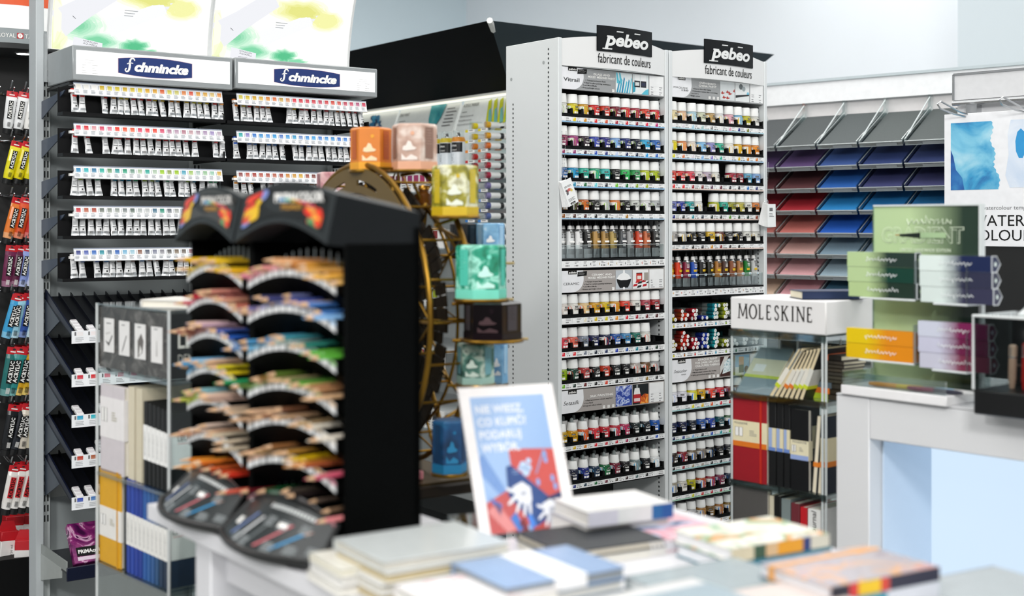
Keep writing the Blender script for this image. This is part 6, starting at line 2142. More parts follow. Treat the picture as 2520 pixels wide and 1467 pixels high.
# goods stored on and under the wheel's base
for k, (x, y, z, sx_b, sy_b, sz_b, c, c2, lab) in enumerate(((.20, -.04, .931, .045, .03, .020, 'd88890', 'c82028', 'flat pink and red box at the foot of the brass wheel'), (.10, .0, .713, .05, .05, .10, '1c1a18', '3a3836', 'dark gift box stored below the wheel base'), (.21, .0, .713, .045, .05, .10, '24201c', '55504c', 'dark grey gift box stored below the wheel base, nearer the poster'), (-.02, .0, .713, .05, .05, .10, '1a1614', '302c28', 'brown-black gift box stored farther below the wheel base'))):
    b = MB(); b.box(-sx_b, sx_b, -sy_b, sy_b, 0, sz_b, mat(c, .4), .002)
    o = b.build('gift_box', None, FWH.M(x, y, z)); tag(o, lab, 'gift box')
    b = MB(); b.quad(-sx_b * .8, sx_b * .8, sz_b * .2, sz_b * .7, -sy_b - .0005, mat(c2, .4)); b.build('print', o)
# small glass bottle and wide shelf rails on the wheel
q = px(1043, 505, 2.98)
def amber():
    b, c = MB(), MB()
    b.lathe([(0, 0), (.020, 0), (.022, .004), (.022, .026), (.012, .032), (.012, .036)], mat('5a3410', .12), 18)
    c.lathe([(.013, .036), (.014, .037), (.013, .046), (0, .047)], mat('c89438', .25, .8), 16)
    return [('ink_bottle', b.mesh('ink_bottle'), -1), ('cap', c.mesh('cap'), 0)]
inst('ink_bottle', cached('amber', amber), T(q.x, q.y, q.z), 'small amber ink bottle with a brass cap beside the yellow gift box', 'ink bottle')
L = wl.matrix_basis.inverted() @ q
b = MB(); b.M = T(L.x, L.y, L.z); b.lathe([(0, -.006), (.028, -.006), (.028, -.0006), (0, -.0006)], GOLD, 20); b.M = Matrix.Identity(4)
rr_ = sqrt(L.x ** 2 + (L.z - zc) ** 2); b.tube([(L.x, L.y, L.z - .006), (L.x / rr_ * RW, 0, zc + (L.z - zc) / rr_ * RW)], .004, GOLD, 6); b.build('platform', wl)
for u0, u1, v in ((1132, 1264, 737), (1130, 1300, 834), (1200, 1266, 648)):
    A, B_ = px(u0, v, 2.87), px(u1, v, 2.87)
    A, B_ = wl.matrix_basis.inverted() @ A, wl.matrix_basis.inverted() @ B_
    b = MB(); b.tube([A, B_], .0035, mat('b09a68', .4, .4), 6); b.build('shelf_rail', wl)
# ------------------------------------------------------------------ wall of clear trays with coloured papers
FPW = Fr(px(2115, 556, 5.3), radians(-42))
def pwx(u): return FPW.hit(u, 556, 0)[0]
def pwz(v, u=2060): return FPW.hit(u, v, 0)[1]
pw = empty('paper_tray_wall', FPW.M())
tag(pw, 'white wall unit fitted with slanting clear trays of coloured paper', 'wall unit')
xs = [pwx(u) for u in (1815, 1911, 2011, 2114, 2226, 2343, 2465)]
XL, XR = pwx(1700), pwx(2480)
ZF1, ZF0 = FPW.hit(1900, 213, .27)[1], FPW.hit(1900, 262, .27)[1]
b = MB(); b.box(XL, XR, .27, .32, 0, ZF1, mat('e6e4e4', .5)); b.build('back_panel', pw)
b = MB(); b.box(XL, XR, .24, .27, ZF0, ZF1, mat('eceef0', .45)); b.build('fascia', pw)
b = MB(); b.box(XL, XR, .232, .275, ZF1, ZF1 + .012, mat('b9c4c8', .4)); b.build('top_trim', pw)
zs = [pwz(v) for v in (361, 414, 469, 524, 580, 633, 686, 738, 790, 842)]
b = MB(); b.box(XL, XR, .0, .27, 0, zs[-1] - .10, mat('d9dcdd', .45)); b.build('cabinet', pw)
b = MB(); b.box(XL, XR, .258, .268, zs[-1] - .10, zs[0] + .10, mat('15171a', .6)); b.build('shade_sheet', pw)  # dark sheet standing in for the shade behind the trays
PCOL = ['4a4e50 4a4f50 4b5152 4d5353 4a5050 4f7474', '5a4070 5a4272 34508c 2c3e74 2a3868 6f8868', '5a2a30 5a3034 1f5aa8 3c4070 3a3c68 30b840', 'a02030 a8202c 2080c0 2078b8 2070a8 208048',
        'b86860 c87068 1a58b8 1c5cb8 1c58a8 206848', 'd8a8a0 e0b0a8 8098a8 8aa0b4 7890a0 688090', 'e8b0b0 e8b0b4 9ab0bc 98aeba 90a8b4 8098a0', 'e8c8b0 e8a8b0 386078 2c5070 304860 405868', 'e8d0c0 e8c0c0 c8d0d4 c8c8cc c0c8cc b8c0c8', 'e8e0d8 e8d8d8 e0e0e0 e0e0e4 d8dce0 d8d8dc']
SL, RISE = .255, .150
TRM = clear('eef4f4', .16, .45)
rowm = ['grey', 'second', 'third', 'fourth', 'fifth', 'sixth', 'seventh', 'eighth', 'ninth', 'tenth']
for k, z in enumerate(zs):
    cols = J(PCOL[k])
    for c in range(len(cols)):
        x0, x1 = xs[c] + .004, xs[c + 1] - .006
        b = MB()
        ang = atan2(RISE, SL)
        L = sqrt(RISE ** 2 + SL ** 2)
        M = T((x0 + x1) / 2, 0, z, 0, ang)
        b.M = M
        w_ = (x1 - x0) / 2
        b.box(-w_, w_, 0, L, -.004, 0, TRM)
        b.box(-w_, w_, -.004, 0, -.004, .014, clear('d4dcde', .22, .5))
        b.box(-w_, -w_ + .003, 0, L, 0, .022, TRM)
        b.box(w_ - .003, w_, 0, L, 0, .022, TRM)
        b.M = M
        e = MB(); e.M = M
        e.tube([(-w_, -.004, .014), (w_, -.004, .014)], .0016, mat('c8d0d0', .2), 5)
        e.tube([(-w_, -.004, -.004), (w_, -.004, -.004)], .0014, mat('9aa2a4', .2), 5)
        e.tube([(-w_, 0, .022), (-w_, L, .022)], .0012, mat('b8c0c0', .2), 5)
        tr = b.build('clear_tray', pw)
        e.build('tray_edge', tr)
        lb = MB(); lb.M = M; lb.quad(-w_ * .2, w_ * .75, -.002, .009, -.0046, mat('8c9294', .5)); lb.build('price_label', tr)
        s = MB()
        hh = .006 + .004 * ((k * 3 + c) % 3) / 2
        s.box(-w_ + .007, w_ - .007, .004, L - .004, 0, hh, mat(cols[c], .75, vary=.12, scale=220), 0)
        stack = s.build('paper_stack', None, FPW.M() @ M @ T(0, 0, .0006))
        cn = cname(cols[c])
        tag(stack, '%s paper in the %s tray of row %s, from the china paint rack' % (cn, ORD[c], ORD[k]), 'paper', 'coloured papers in the tray wall')
# clear uprights and struts under the fascia
for c in range(1, 7):
    b = MB()
    b.box(xs[c] - .006, xs[c] + .006, .235, .256, zs[0] + RISE - .02, ZF0, clear('e8eeee', .2, .5))
    b.tube([(xs[c], .24, ZF0 - .01), (xs[c], .0, zs[0] + .016)], .003, mat('ccd4d4', .2), 5)
    b.build('clear_strut', pw)

# ------------------------------------------------------------------ watercolour board on a rail
FWB = Fr(px(2340, 556, 4.6), radians(-44))
def wbz(v, u=2400): return FWB.hit(u, v, 0)[1]
def wbx(u): return FWB.hit(u, 556, 0)[0]
wb = empty('brush_gondola', FWB.M())
tag(wb, 'white gondola end with a chrome rail and black bins, carrying the watercolour poster', 'gondola')
zh1, zh0 = FWB.hit(2348, 184, 0)[1], FWB.hit(2348, 247, 0)[1]
x0 = wbx(2347)
b = MB(); b.box(x0, x0 + 1.0, 0, .08, zh0, zh1, mat('d6d7d9', .45)); hb_ = b.build('header_box', wb)
b = MB(); b.box(x0 - .004, x0 + .004, -.004, .02, zh0, zh1, STEEL); b.box(x0, x0 + 1, -.004, .02, zh1 - .004, zh1 + .004, STEEL); b.build('chrome_edge', hb_)
b = MB(); b.box(x0, x0 + 1, .03, .08, .6, zh0, mat('dfe0e2', .5)); b.build('back_panel', wb)
b = MB(); b.tube([(x0, -.008, zh0 - .012), (x0 + 1, -.008, zh0 - .012)], .009, STEEL, 8); b.build('rail', wb)
for u in (2350, 2500):
    xx = wbx(u)
    b = MB(); b.box(xx + .045, xx + .085, -.01, .03, zh0 - .085, zh0 - .02, STEEL)
    b.tube([(xx + .07, -.01, zh0 - .07), (xx + .03, -.08, zh0 - .055), (xx + .012, -.14, zh0 - .04), (xx + .008, -.155, zh0 - .025), (xx + .016, -.145, zh0 - .015), (xx + .05, -.06, zh0 - .05), (xx + .074, -.01, zh0 - .062)], .0035, STEEL, 6)
    b.build('hook', wb)
b = MB(); b.box(x0 + .0, x0 + 1, -.03, .03, .3, wbz(604), mat('0d0f10', .6)); b.build('black_bin', wb)
ps = empty('poster_board', FWB.M())
tag(ps, 'white poster board with blue watercolour washes, hung from chrome hooks beside the paper trays', 'poster')
p0, pt, pb = wbx(2335), FWB.hit(2336, 282, -.03)[1], FWB.hit(2400, 606, -.03)[1]
pwid = .62
b = MB(); b.box(p0, p0 + pwid, -.036, -.030, pb, pt, mat('eeeff2', .4), .001); bo = b.build('board', ps)
b = MB()
b.tube([(wbx(2367), -.033, pt - .004), (wbx(2367), -.031, pt + .02), (wbx(2371), -.02, zh0 - .05)], .0012, CLEAR, 5)
b.build('hang_loop', ps)
pr = MB()
xa, xb_ = wbx(2351), wbx(2482)
za, zb_ = FWB.hit(2351, 303, -.036)[1], FWB.hit(2351, 468, -.036)[1]
W_, H_ = xb_ - xa, za - zb_
WASH = blotch('blue_wash', ((.30, '1c58a0'), (.42, '3c9ccc'), (.55, '7cc4e0'), (.72, 'b4deec')), 7, 5, .9, .5)
_re = random.Random(5)
edge = [(.76 + .03 * sin(i * .35) + .012 * sin(i * 1.7) + _re.uniform(-.006, .006) + .17 * (i / 48) ** 1.7, 1 - i / 48) for i in range(49)]
for (a0, c0), (a1, c1) in zip(edge, edge[1:]):
    pr.poly([(xa, -.0365, zb_ + H_ * c1), (xa + W_ * a1, -.0365, zb_ + H_ * c1), (xa + W_ * a0, -.0365, zb_ + H_ * c0), (xa, -.0365, zb_ + H_ * c0)], WASH)
pr.poly([(xa, -.0367, zb_), (xa + W_ * .26, -.0367, zb_), (xa + W_ * .22, -.0367, zb_ + H_ * .18), (xa + W_ * .10, -.0367, zb_ + H_ * .30), (xa + W_ * .05, -.0367, zb_ + H_ * .5), (xa, -.0367, zb_ + H_ * .6)], blotch('deep_wash', ((.35, '16408c'), (.55, '2468b0'), (.75, '4aa0d0')), 12, 4, .8, .5))
pr.poly([(xa + W_ * a, -.0365, zb_ + H_ * c) for a, c in ((1.10, .02), (1.5, .02), (1.5, 1.0), (1.12, 1.0), (1.06, .8), (1.08, .5), (1.02, .2))], blotch('pale_wash', ((.3, 'c8d8ec'), (.55, 'dde6f2'), (.75, 'eef2f6')), 8, 4, .8, .5))
pr.poly([(xa + W_ * (1.30 + .10 * sin(q * .7)), -.0367, zb_ + H_ * (.65 + .22 * cos(q * .7))) for q in range(9)], mat('2c94d0', .5))
z_s = FWB.hit(2420, 512, -.036)[1]
pr.text('art graphic  watercolour tempera gouache', wbx(2358), z_s - .006, .020, INKG, -.0366, 'L', sx=1.06)
xw = wbx(2400)
def cap_h(v1, v0, u=2440): return FWB.hit(u, v1, -.036)[1] - FWB.hit(u, v0, -.036)[1]
h1 = cap_h(529, 556)
pr.text('WATER', xw, FWB.hit(2440, 556, -.036)[1], h1 / .70, INK, -.0366, 'L', sx=1.02, res=3)
pr.text('COLOUR', xw - .012, FWB.hit(2440, 592, -.036)[1], h1 / .70, INK, -.0366, 'L', sx=1.02, res=3)
pr.build('print', bo)

# ------------------------------------------------------------------ notebook stand with a white name block
FM_ = Fr(px(2033, 556, 3.1), radians(-47))
def mz(v): return HC + (V0 - v) / F_PX * 3.1
def mx(u, y=0.0): return FM_.hit(u, 556, y)[0]
ms = empty('notebook_stand', FM_.M())
tag(ms, 'clear notebook stand topped by a white block with black lettering, beside the pen counter', 'display stand')
MX0 = mx(1797)
MD = abs(FM_.side(2150, 556, 0)[0])
zt_, zb_ = mz(742), mz(826)
b = MB(); b.box(MX0, 0, 0, MD, zb_, zt_, mat('e6e5e5', .4, vary=.01), .003); nb = b.build('name_block', ms)
b = MB()
SERIF = {'M': ('l 0 0 .08 1', 'l .08 1 .5 .12', 'l .5 .12 .92 1', 'L .92 1 1 0', 's 0 0', 's 1 0', 's .08 1', 's .92 1'), 'O': ('o .5 .5 .5 .5',), 'L': ('L .12 0 .12 1', 'l .12 .02 .8 .02', 't .8 .02', 's .12 1', 's .1 0'),
         'E': ('L .12 0 .12 1', 'l .12 .02 .78 .02', 'l .12 .98 .74 .98', 'l .12 .52 .6 .52', 't .78 .02', 'd .74 .98'), 'S': ('S',), 'K': ('L .12 0 .12 1', 'l .12 .42 .78 1', 'L .36 .60 .86 0', 's .12 0', 's .12 1', 's .78 1', 's .86 0'),
         'I': ('L .5 0 .5 1', 's .5 0', 's .5 1'), 'N': ('l .1 0 .1 1', 'L .1 1 .9 .02', 'l .9 0 .9 1', 's .1 0', 's .9 1', 's .08 1')}
def romans(mbq, word, x0, x1, z0, h, m, y):
    adv = {'M': 1.05, 'O': 1.0, 'L': .66, 'E': .72, 'S': .62, 'K': .90, 'I': .42, 'N': .98}
    tot = sum(adv[c] for c in word) + .22 * (len(word) - 1)
    k = (x1 - x0) / tot
    x = x0
    def seg(a, b, c, d, w_):
        u = Vector((c - a, d - b)); n_ = Vector((-u.y, u.x)).normalized() * w_ / 2
        mbq.poly([(a + n_.x, y, b + n_.y), (a - n_.x, y, b - n_.y), (c - n_.x, y, d - n_.y), (c + n_.x, y, d + n_.y)], m)
    for c in word:
        W_ = adv[c] * k
        f = lambda a: x + W_ * (.5 + (a - .5) * (.92 if c != 'I' else 1))
        g = lambda b: z0 + h * b
        for st in SERIF[c]:
            q = st.split()
            v = [float(t) for t in q[1:]]
            if q[0] in 'lL': seg(f(v[0]), g(v[1]), f(v[2]), g(v[3]), h * (.085 if q[0] == 'l' else .12))
            elif q[0] == 's': seg(f(v[0]) - h * .12, g(v[1]), f(v[0]) + h * .12, g(v[1]), h * .045)
            elif q[0] == 't': seg(f(v[0]), g(v[1]) - h * .02, f(v[0]), g(v[1]) + h * .16, h * .05)
            elif q[0] == 'd': seg(f(v[0]), g(v[1]) + h * .02, f(v[0]), g(v[1]) - h * .15, h * .05)
            elif q[0] == 'o':
                for i in range(20):
                    a, b = 2 * pi * i / 20, 2 * pi * (i + 1) / 20
                    p1 = (f(.5 + .46 * sin(a)), g(.5 + .5 * cos(a))); p2 = (f(.5 + .46 * sin(b)), g(.5 + .5 * cos(b)))
                    seg(*p1, *p2, h * (.08 + .05 * abs(sin((a + b) / 2))))
            elif q[0] == 'S':
                P_ = [(.84, .80), (.74, .95), (.5, 1.0), (.24, .93), (.14, .77), (.24, .62), (.5, .52), (.76, .42), (.88, .25), (.76, .07), (.5, 0), (.24, .04), (.12, .20)]
                for a, b in zip(P_, P_[1:]): seg(f(a[0]), g(a[1]), f(b[0]), g(b[1]), h * .10)
        x += W_ + .22 * k
romans(b, 'MOLESKINE', MX0 * .905, MX0 * .125, zb_ + (zt_ - zb_) * .36, .036, mat('1a1410', .5), -.001)
b.build('lettering', nb)
S1, S2, S3 = mz(992), mz(1222), mz(1440)
for z in (zb_ - .004, S1, S2, S3):
    b = MB(); b.box(MX0, 0, 0, MD, z - .010, z, clear('dfe6e6', .2, .5)); b.box(MX0 - .002, .002, -.003, .0, z - .014, z + .003, clear('e8eeee', .25, .5)); b.build('shelf', ms)
b = MB()
for x, y in ((MX0 + .003, .003), (-.012, .003), (-.002, .003), (-.003, MD - .003), (MX0 + .003, MD - .003), (MX0 * .52, .10), (-.09, MD - .01)):
    b.tube([(x, y, .2), (x, y, zb_ - .004)], .0032, mat('cdd3d3', .15), 6)
b.build('edge_bars', ms)
b = MB(); b.box(MX0, MX0 + .003, 0, MD, .2, zb_ - .004, clear('e8eeee', .12, .5)); b.build('side_panel', ms)
b = MB(); b.box(MX0, 0, MD - .003, MD, .2, zb_ - .004, clear('e8eeee', .10, .5)); b.build('back_panel', ms)
b = MB(); b.box(MX0 - .01, .01, -.01, MD, 0, .22, mat('c8c9ca', .4)); b.build('base', ms)

def flatbook(M, w_, l_, t_, cover, label, group=None, band=None, pages='e4dcc4', cat='notebook'):
    r = empty('notebook', M)
    tag(r, label, cat, group)
    c = MB(); cm = mat(cover, .45)
    c.box(-w_ / 2, w_ / 2, -l_ / 2, l_ / 2, 0, .0016, cm); c.box(-w_ / 2, w_ / 2, -l_ / 2, l_ / 2, t_ - .0016, t_, cm); c.box(-w_ / 2, -w_ / 2 + .0016, -l_ / 2, l_ / 2, 0, t_, cm); c.build('cover', r)
    g_ = MB(); g_.box(-w_ / 2 + .0016, w_ / 2 - .002, -l_ / 2 + .002, l_ / 2 - .002, .0016, t_ - .0016, mat(pages, .8)); g_.build('pages', r)
    if band:
        b_ = MB(); b_.box(-w_ / 2 - .0008, w_ / 2 + .0008, -l_ * .22, l_ * .10, -.0006, t_ + .0006, mat(band, .5)); b_.build('paper_band', r)
    return r

# a navy book on the block
flatbook(FM_.M(-.065, MD * .52, zt_ + .001, radians(142)), .105, .17, .020, '16284c', 'navy notebook with cream pages lying on the white name block')
# upper level: a leaning file of notebooks, seen edge-on, and a flat pile
xl = MX0 + .028
def leaner(k, x, cov, lean_, band, bandc, hgt, lab):
    M = FM_.M(x, .012, S1 + .001, 0, 0, radians(lean_))
    r = empty('notebook', M)
    tag(r, lab, 'notebook', 'leaning notebooks on the upper level of the name-block stand')
    c = MB(); cm = mat(cov, .45)
    c.box(0, .0015, 0, .13, 0, hgt, cm); c.box(.0105, .012, 0, .13, 0, hgt, cm); c.box(0, .012, .1285, .13, 0, hgt, cm); c.build('cover', r)
    g_ = MB(); g_.box(.0015, .0105, .001, .128, .001, hgt - .001, mat('d8c8a4', .8)); g_.build('pages', r)
    if band:
        b_ = MB(); b_.box(-.0006, .0126, -.0006, .1306, hgt * .22, hgt * .60, mat(band, .5)); bo_ = b_.build('paper_band', r)
        q = MB(); q.box(-.0008, .0128, -.0009, .131, hgt * .22, hgt * .29, mat(bandc, .5)); q.build('band_stripe', bo_)
# front-facing grey-blue one in film, leaning right back
r = empty('notebook', FM_.M(MX0 + .062, .012, S1 + .001, 0, radians(-44)))
tag(r, 'grey-blue notebook with a cream and lime band, leaning back in clear film', 'notebook')
c = MB(); c.box(-.052, .052, .0, .0018, 0, .150, mat('8295a0', .5), .0006); c.box(-.052, .052, .0125, .0142, 0, .150, mat('8295a0', .5)); c.build('cover', r)
c = MB(); c.box(-.050, .0515, .0018, .0125, .001, .149, mat('d8c8a4', .8)); c.build('pages', r)
c = MB(); c.box(-.0526, .0526, -.0008, .0150, .052, .112, mat('e2dcc0', .5)); bo_ = c.build('paper_band', r)
c = MB(); c.box(-.0528, .0528, -.0011, .0152, .050, .059, mat('c8d430', .5)); c.box(-.036, -.002, -.0013, -.0008, .070, .094, PAPER); c.build('band_stripe', bo_)
c = MB(); c.box(-.053, .053, -.0030, -.0026, 0, .152, clear('f6fafa', .12, .4)); c.build('clear_film', r)
for k in range(7):
    bc = ('e4e0d4', None, 'dcd8cc', 'e0dcd0', 'd8d8d0', 'e0dcd0', 'd4d4cc')[k]
    st_ = ('c8d430', None, 'e07828', 'e07828', 'b8c830', 'c8d430', 'c8d430')[k]
    leaner(k, MX0 + .112 + k * .0150, ('8295a0', '20201e', '1c1a18', '26231f', '1e1e1c', '2a2824', '1a1a1a')[k], 35 - k * 2.2, bc, st_ or '', .152 - .001 * k if k < 2 else .140, '%s notebook edge leaning %s in the slanting file on the upper level' % (('grey-blue', 'black', 'black', 'brown-black', 'black', 'brown-black', 'black')[k], ORD[k]))
pz = S1 + .001
for k in range(10):
    t_ = .013 if k in (0, 1, 2, 9) else .0085
    c = ('3c3428', '30281c', '38342c', '484438', '504c40', '48443c', '50483c', '4c463c', '48423a', '2a2622')[k]
    bd = ('b0c830', 'e07828', '60707c', None, None, None, None, None, None, 'e07040')[k]
    flatbook(FM_.M(-.055 + .004 * (k % 3), .10, pz, radians(84 + (k % 4))), .09, .14, t_, c, '%s notebook, %s from the bottom of the flat pile in the name-block stand' % (cname(bd) + '-banded' if bd else 'unbanded', ORD[k]), 'flat pile of notebooks in the name-block stand', bd)
    pz += t_ + .0008
# middle level
zz = S2 + .001
hM = mz(985) - zz - .012
cover_book('notebook', .106, hM, .016, '9c1824', FM_.M(MX0 + .057, .006, zz), 'red notebook with a cream and orange paper band, face-out in the name-block stand', None, (.40, .70, 'e6dcb8'), (.20, 'e07820'), elastic='c02818', txt='MOLESKINE')
x = MX0 + .114
for k, (t_, bb) in enumerate(((.021, 1), (.019, 1), (.017, 1))):
    r = book('notebook', .13, hM - .006 * k, t_, '0d0e10', FM_.M(x + t_ / 2, .010, zz), 'black notebook with a blue and cream band, %s after the red notebook' % ORD[k], 'black banded notebooks in the name-block stand', None, pages='e4dcc4')
    b_ = MB(); b_.box(-t_ / 2 - .0006, t_ / 2 + .0006, -.0018, .1304, hM * .40, hM * .66, mat('e2d8b4', .5)); bo_ = b_.build('paper_band', r)
    b_ = MB(); b_.quad(-t_ / 2, -t_ / 2 + t_ * .5, hM * .40, hM * .66, -.0022, mat('9cb0d8', .5)); b_.quad(-t_ / 2, t_ / 2, hM * .40, hM * .44, -.0023, mat('6a88c8', .5)); b_.build('band_stripe', bo_)
    x += t_ + .003
r = cover_book('notebook', .052, hM - .02, .016, '0c0d10', FM_.M(x + .028, .006, zz), 'black notebook face-out with a cream and blue band in the name-block stand', None, (.38, .62, 'e4dcbc'), (.24, '94a8d8'), txt='MOLESKINE')
x += .057
for k, (ln) in enumerate((4.5, 4.0)):
    r = empty('notebook', FM_.M(x + .002 + k * .016, .012, zz, 0, 0, radians(ln)))
    tag(r, 'cream-edged black notebook leaning beside the corner bar, %s of the pair' % ORD[k], 'notebook', 'leaning cream-edged notebooks')
    c = MB(); c.box(0, .0016, 0, .13, 0, hM - .03, mat('14161a', .45)); c.box(.0118, .0135, 0, .13, 0, hM - .03, mat('101c2c', .45)); c.build('cover', r)
    c = MB(); c.box(.0016, .0118, 0.001, .129, .001, hM - .031, mat('e6dcc4', .8)); c.build('pages', r)
    c = MB(); c.box(-.0005, .014, -.0006, .131, (hM - .03) * .34, (hM - .03) * .40, mat('e08028', .5)); c.build('band_stripe', r)
r = book('notebook', .15, hM - .03, .016, '101c2c', FM_.M(-.014, .012, zz, radians(-2)), 'navy notebook with a cream band and orange edge, last before the corner bar', None, None)
b_ = MB(); b_.box(-.0087, .0087, -.0018, .1506, hM * .30, hM * .62, mat('e2d8b4', .5)); bo_ = b_.build('paper_band', r)
b_ = MB(); b_.box(-.009, .009, -.0020, .151, hM * .30, hM * .36, mat('e08028', .5)); b_.build('band_stripe', bo_)
# lowest level
zz = S3 + .001
hL = mz(1215) - zz - .02
cover_book('notebook', .108, hL, .020, '585654', FM_.M(MX0 + .058, .006, zz), 'dark grey cloth notebook face-out, lowest in the name-block stand', None)
x = MX0 + .116
for k, (c, t_, h_, tx, tc, nm) in enumerate((('d8d0b8', .012, hL - .012, None, None, 'cream'), ('101010', .018, hL - .01, None, None, 'black'), ('7c8888', .026, hL - .014, 'Journal', '383c3c', 'grey'), ('6c2830', .024, hL - .020, 'Journal', '481820', 'maroon'), ('c01824', .019, hL - .026, 'Journal', '581018', 'red'), ('e4e4e2', .036, hL - .026, 'Wedding Journal', '3a3a3a', 'white'))):
    r = book('notebook', .13, h_, t_, c, FM_.M(x + t_ / 2, .010, zz), '%s journal spine on the lowest level of the name-block stand' % nm, 'journals on the lowest level', None)
    if tx:
        v_, f_ = glyphs(tx, .01, .2, 2)
        hi = max(a[0] for a in v_)
        kk = h_ * (.52 if len(tx) < 9 else .8) / hi
        q = MB(); sc = t_ * .55
        q.add([(sc * .3 - a[1] * sc, -.0016, h_ * .18 + a[0] * kk) for a in v_], f_, mat(tc, .5)); q.build('lettering', r)
    x += t_ + .003

# ------------------------------------------------------------------ white pen counter with its lit recess
FC = Fr(px(2058, 556, 2.95), radians(-49))
ZC = HC + (V0 - 967) / F_PX * 2.95
cx = lambda u: FC.hit(u, 556, 0)[0]
CT = mat('dcdddf', .3, vary=.01, scale=5)
ct = empty('pen_counter', FC.M())
tag(ct, 'white counter with a pale blue lit recess, carrying the pen stand', 'counter')
CW = 1.05
xi = cx(2139)
zbeam = FC.hit(2139, 1081, 0)[1]
b = MB(); b.box(0, CW, 0, .55, ZC - .004, ZC, CT, .001); b.build('counter_top', ct)
b = MB(); b.box(0, xi, 0, .55, 0, ZC - .005, CT, .002); b.build('side_pier', ct)
b = MB(); b.box(xi + .001, CW, 0, .05, zbeam, ZC - .005, CT, .002); b.build('front_beam', ct)
LB = mat('cfe0f2', .4, vary=.01)
b = MB(); b.box(xi + .001, xi + .006, .05, .45, 0, zbeam, LB); b.build('recess_side', ct)
b = MB(); b.box(xi + .006, CW, .25, .26, 0, ZC - .02, glow('cfe4f8', .95)); b.build('lit_back', ct)
b = MB(); b.box(xi + .006, CW, 0.05, .25, ZC - .03, ZC - .02, mat('dfeaf4', .5)); b.build('recess_top', ct)
b = MB(); b.box(xi, CW, 0, .5, 0, .08, CT); b.build('plinth', ct)

# pen stand: white tray base, green gradient board, clear brackets
FPB = Fr(px(2062, 556, 2.93), radians(-51))
pn = empty('pen_stand', FPB.M())
tag(pn, 'pen stand with a tall green faded board and boxed pens on clear brackets', 'pen stand')
pbx = lambda u, y=0.0: FPB.hit(u, 556, y)[0]
b = MB(); b.box(0.003, pbx(2325), .006, .19, ZC, ZC + .022, mat('eeedee', .35), .002); b.build('white_base', pn)
zb1 = ZC + .022
b = MB(); b.box(.006, pbx(2322), .008, .011, zb1, zb1 + .03, clear('eef4f4', .18, .5)); b.box(.006, .009, .011, .185, zb1, zb1 + .03, clear('eef4f4', .18, .5)); b.box(.006, pbx(2322), .182, .185, zb1, zb1 + .03, clear('eef4f4', .18, .5)); b.build('clear_rim', pn)
yb = .135
bx0, bx1 = FPB.hit(2151, 556, yb)[0], FPB.hit(2412, 556, yb)[0]
zbt = FPB.hit(2151, 509, yb)[1]
GB = bpy.data.materials.new('green_fade')
GB.use_nodes = True
_nt = GB.node_tree
_b = _nt.nodes['Principled BSDF']
_tc = _nt.nodes.new('ShaderNodeTexCoord'); _sx = _nt.nodes.new('ShaderNodeSeparateXYZ'); _rp = _nt.nodes.new('ShaderNodeValToRGB')
_mr = _nt.nodes.new('ShaderNodeMapRange')
_mr.inputs['From Min'].default_value, _mr.inputs['From Max'].default_value = bx0, bx1
_nt.links.new(_tc.outputs['Object'], _sx.inputs[0]); _nt.links.new(_sx.outputs[0], _mr.inputs['Value']); _nt.links.new(_mr.outputs[0], _rp.inputs[0]); _nt.links.new(_rp.outputs[0], _b.inputs['Base Color'])
_e = _rp.color_ramp.elements
_e[0].position, _e[0].color = .35, lin('bcd4a4')
_e[1].position, _e[1].color = .85, lin('24382c')
_b.inputs['Roughness'].default_value = .12
b = MB(); b.box(bx0, bx1, yb, yb + .006, zb1, zbt, GB); bd = b.build('green_board', pn)
b = MB(); b.box(bx0 - .002, bx0 + .001, yb - .004, yb + .010, zb1, zbt + .003, clear('e8f0f0', .2, .5)); b.box(bx1 - .001, bx1 + .006, yb - .004, yb + .010, zb1, zbt + .003, mat('d8dede', .25)); b.box(bx0, bx1, yb - .004, yb + .01, zbt, zbt + .004, mat('dce2e2', .25)); b.build('clear_edge', bd)
b = MB()
CR = mat('dce8d0', .4)
Wb = bx1 - bx0
zg = FPB.hit(2270, 597, yb)[1]
def outline(t, x, z, size, w_):
    b.text(t, x, z, size, CR, yb - .0012, w=w_, bold=.030, res=2)
    b.text(t, x, z, size, GB, yb - .0016, w=w_ * .985, bold=.004, res=2)
outline('GRADIENT', (bx0 + bx1) / 2 - Wb * .03, zg, .050, Wb * .78)
def scribble(mbq, x, z, w_, h_, m, y, seed=1, r=.0011):
    rr = random.Random(seed)
    pts = []
    n = 30
    for i in range(n):
        t = i / (n - 1)
        pts.append((x + w_ * t + .02 * w_ * sin(i * 2.3), y, z + h_ * (.5 * sin(i * 1.9 + seed) * (1.2 if i in (1, 2, 12, 13, 24) else .55))))
    mbq.tube(pts, r, m, 4)
scribble(b, bx0 + Wb * .33, FPB.hit(2270, 545, yb)[1], Wb * .42, .022, CR, yb - .002, 2, .0013)
b.text('LIMITED HANDMADE EDITION', (bx0 + bx1) / 2, FPB.hit(2270, 619, yb)[1], .010, CR, yb - .0012, w=Wb * .48, bold=.02)
pen_z = FPB.hit(2280, 578, yb)[1]
b.hexa([(bx0 + Wb * .26, yb - .003, pen_z - .003), (bx0 + Wb * .46, yb - .003, pen_z - .007), (bx0 + Wb * .46, yb - .003, pen_z + .005), (bx0 + Wb * .26, yb - .003, pen_z + .001)], [(bx0 + Wb * .26, yb - .001, pen_z - .003), (bx0 + Wb * .46, yb - .001, pen_z - .007), (bx0 + Wb * .46, yb - .001, pen_z + .005), (bx0 + Wb * .26, yb - .001, pen_z + .001)], mat('1a2420', .3))
b.quad(bx0 + Wb * .46, bx0 + Wb * .70, pen_z - .007, pen_z + .005, yb - .003, mat('a8c498', .3))
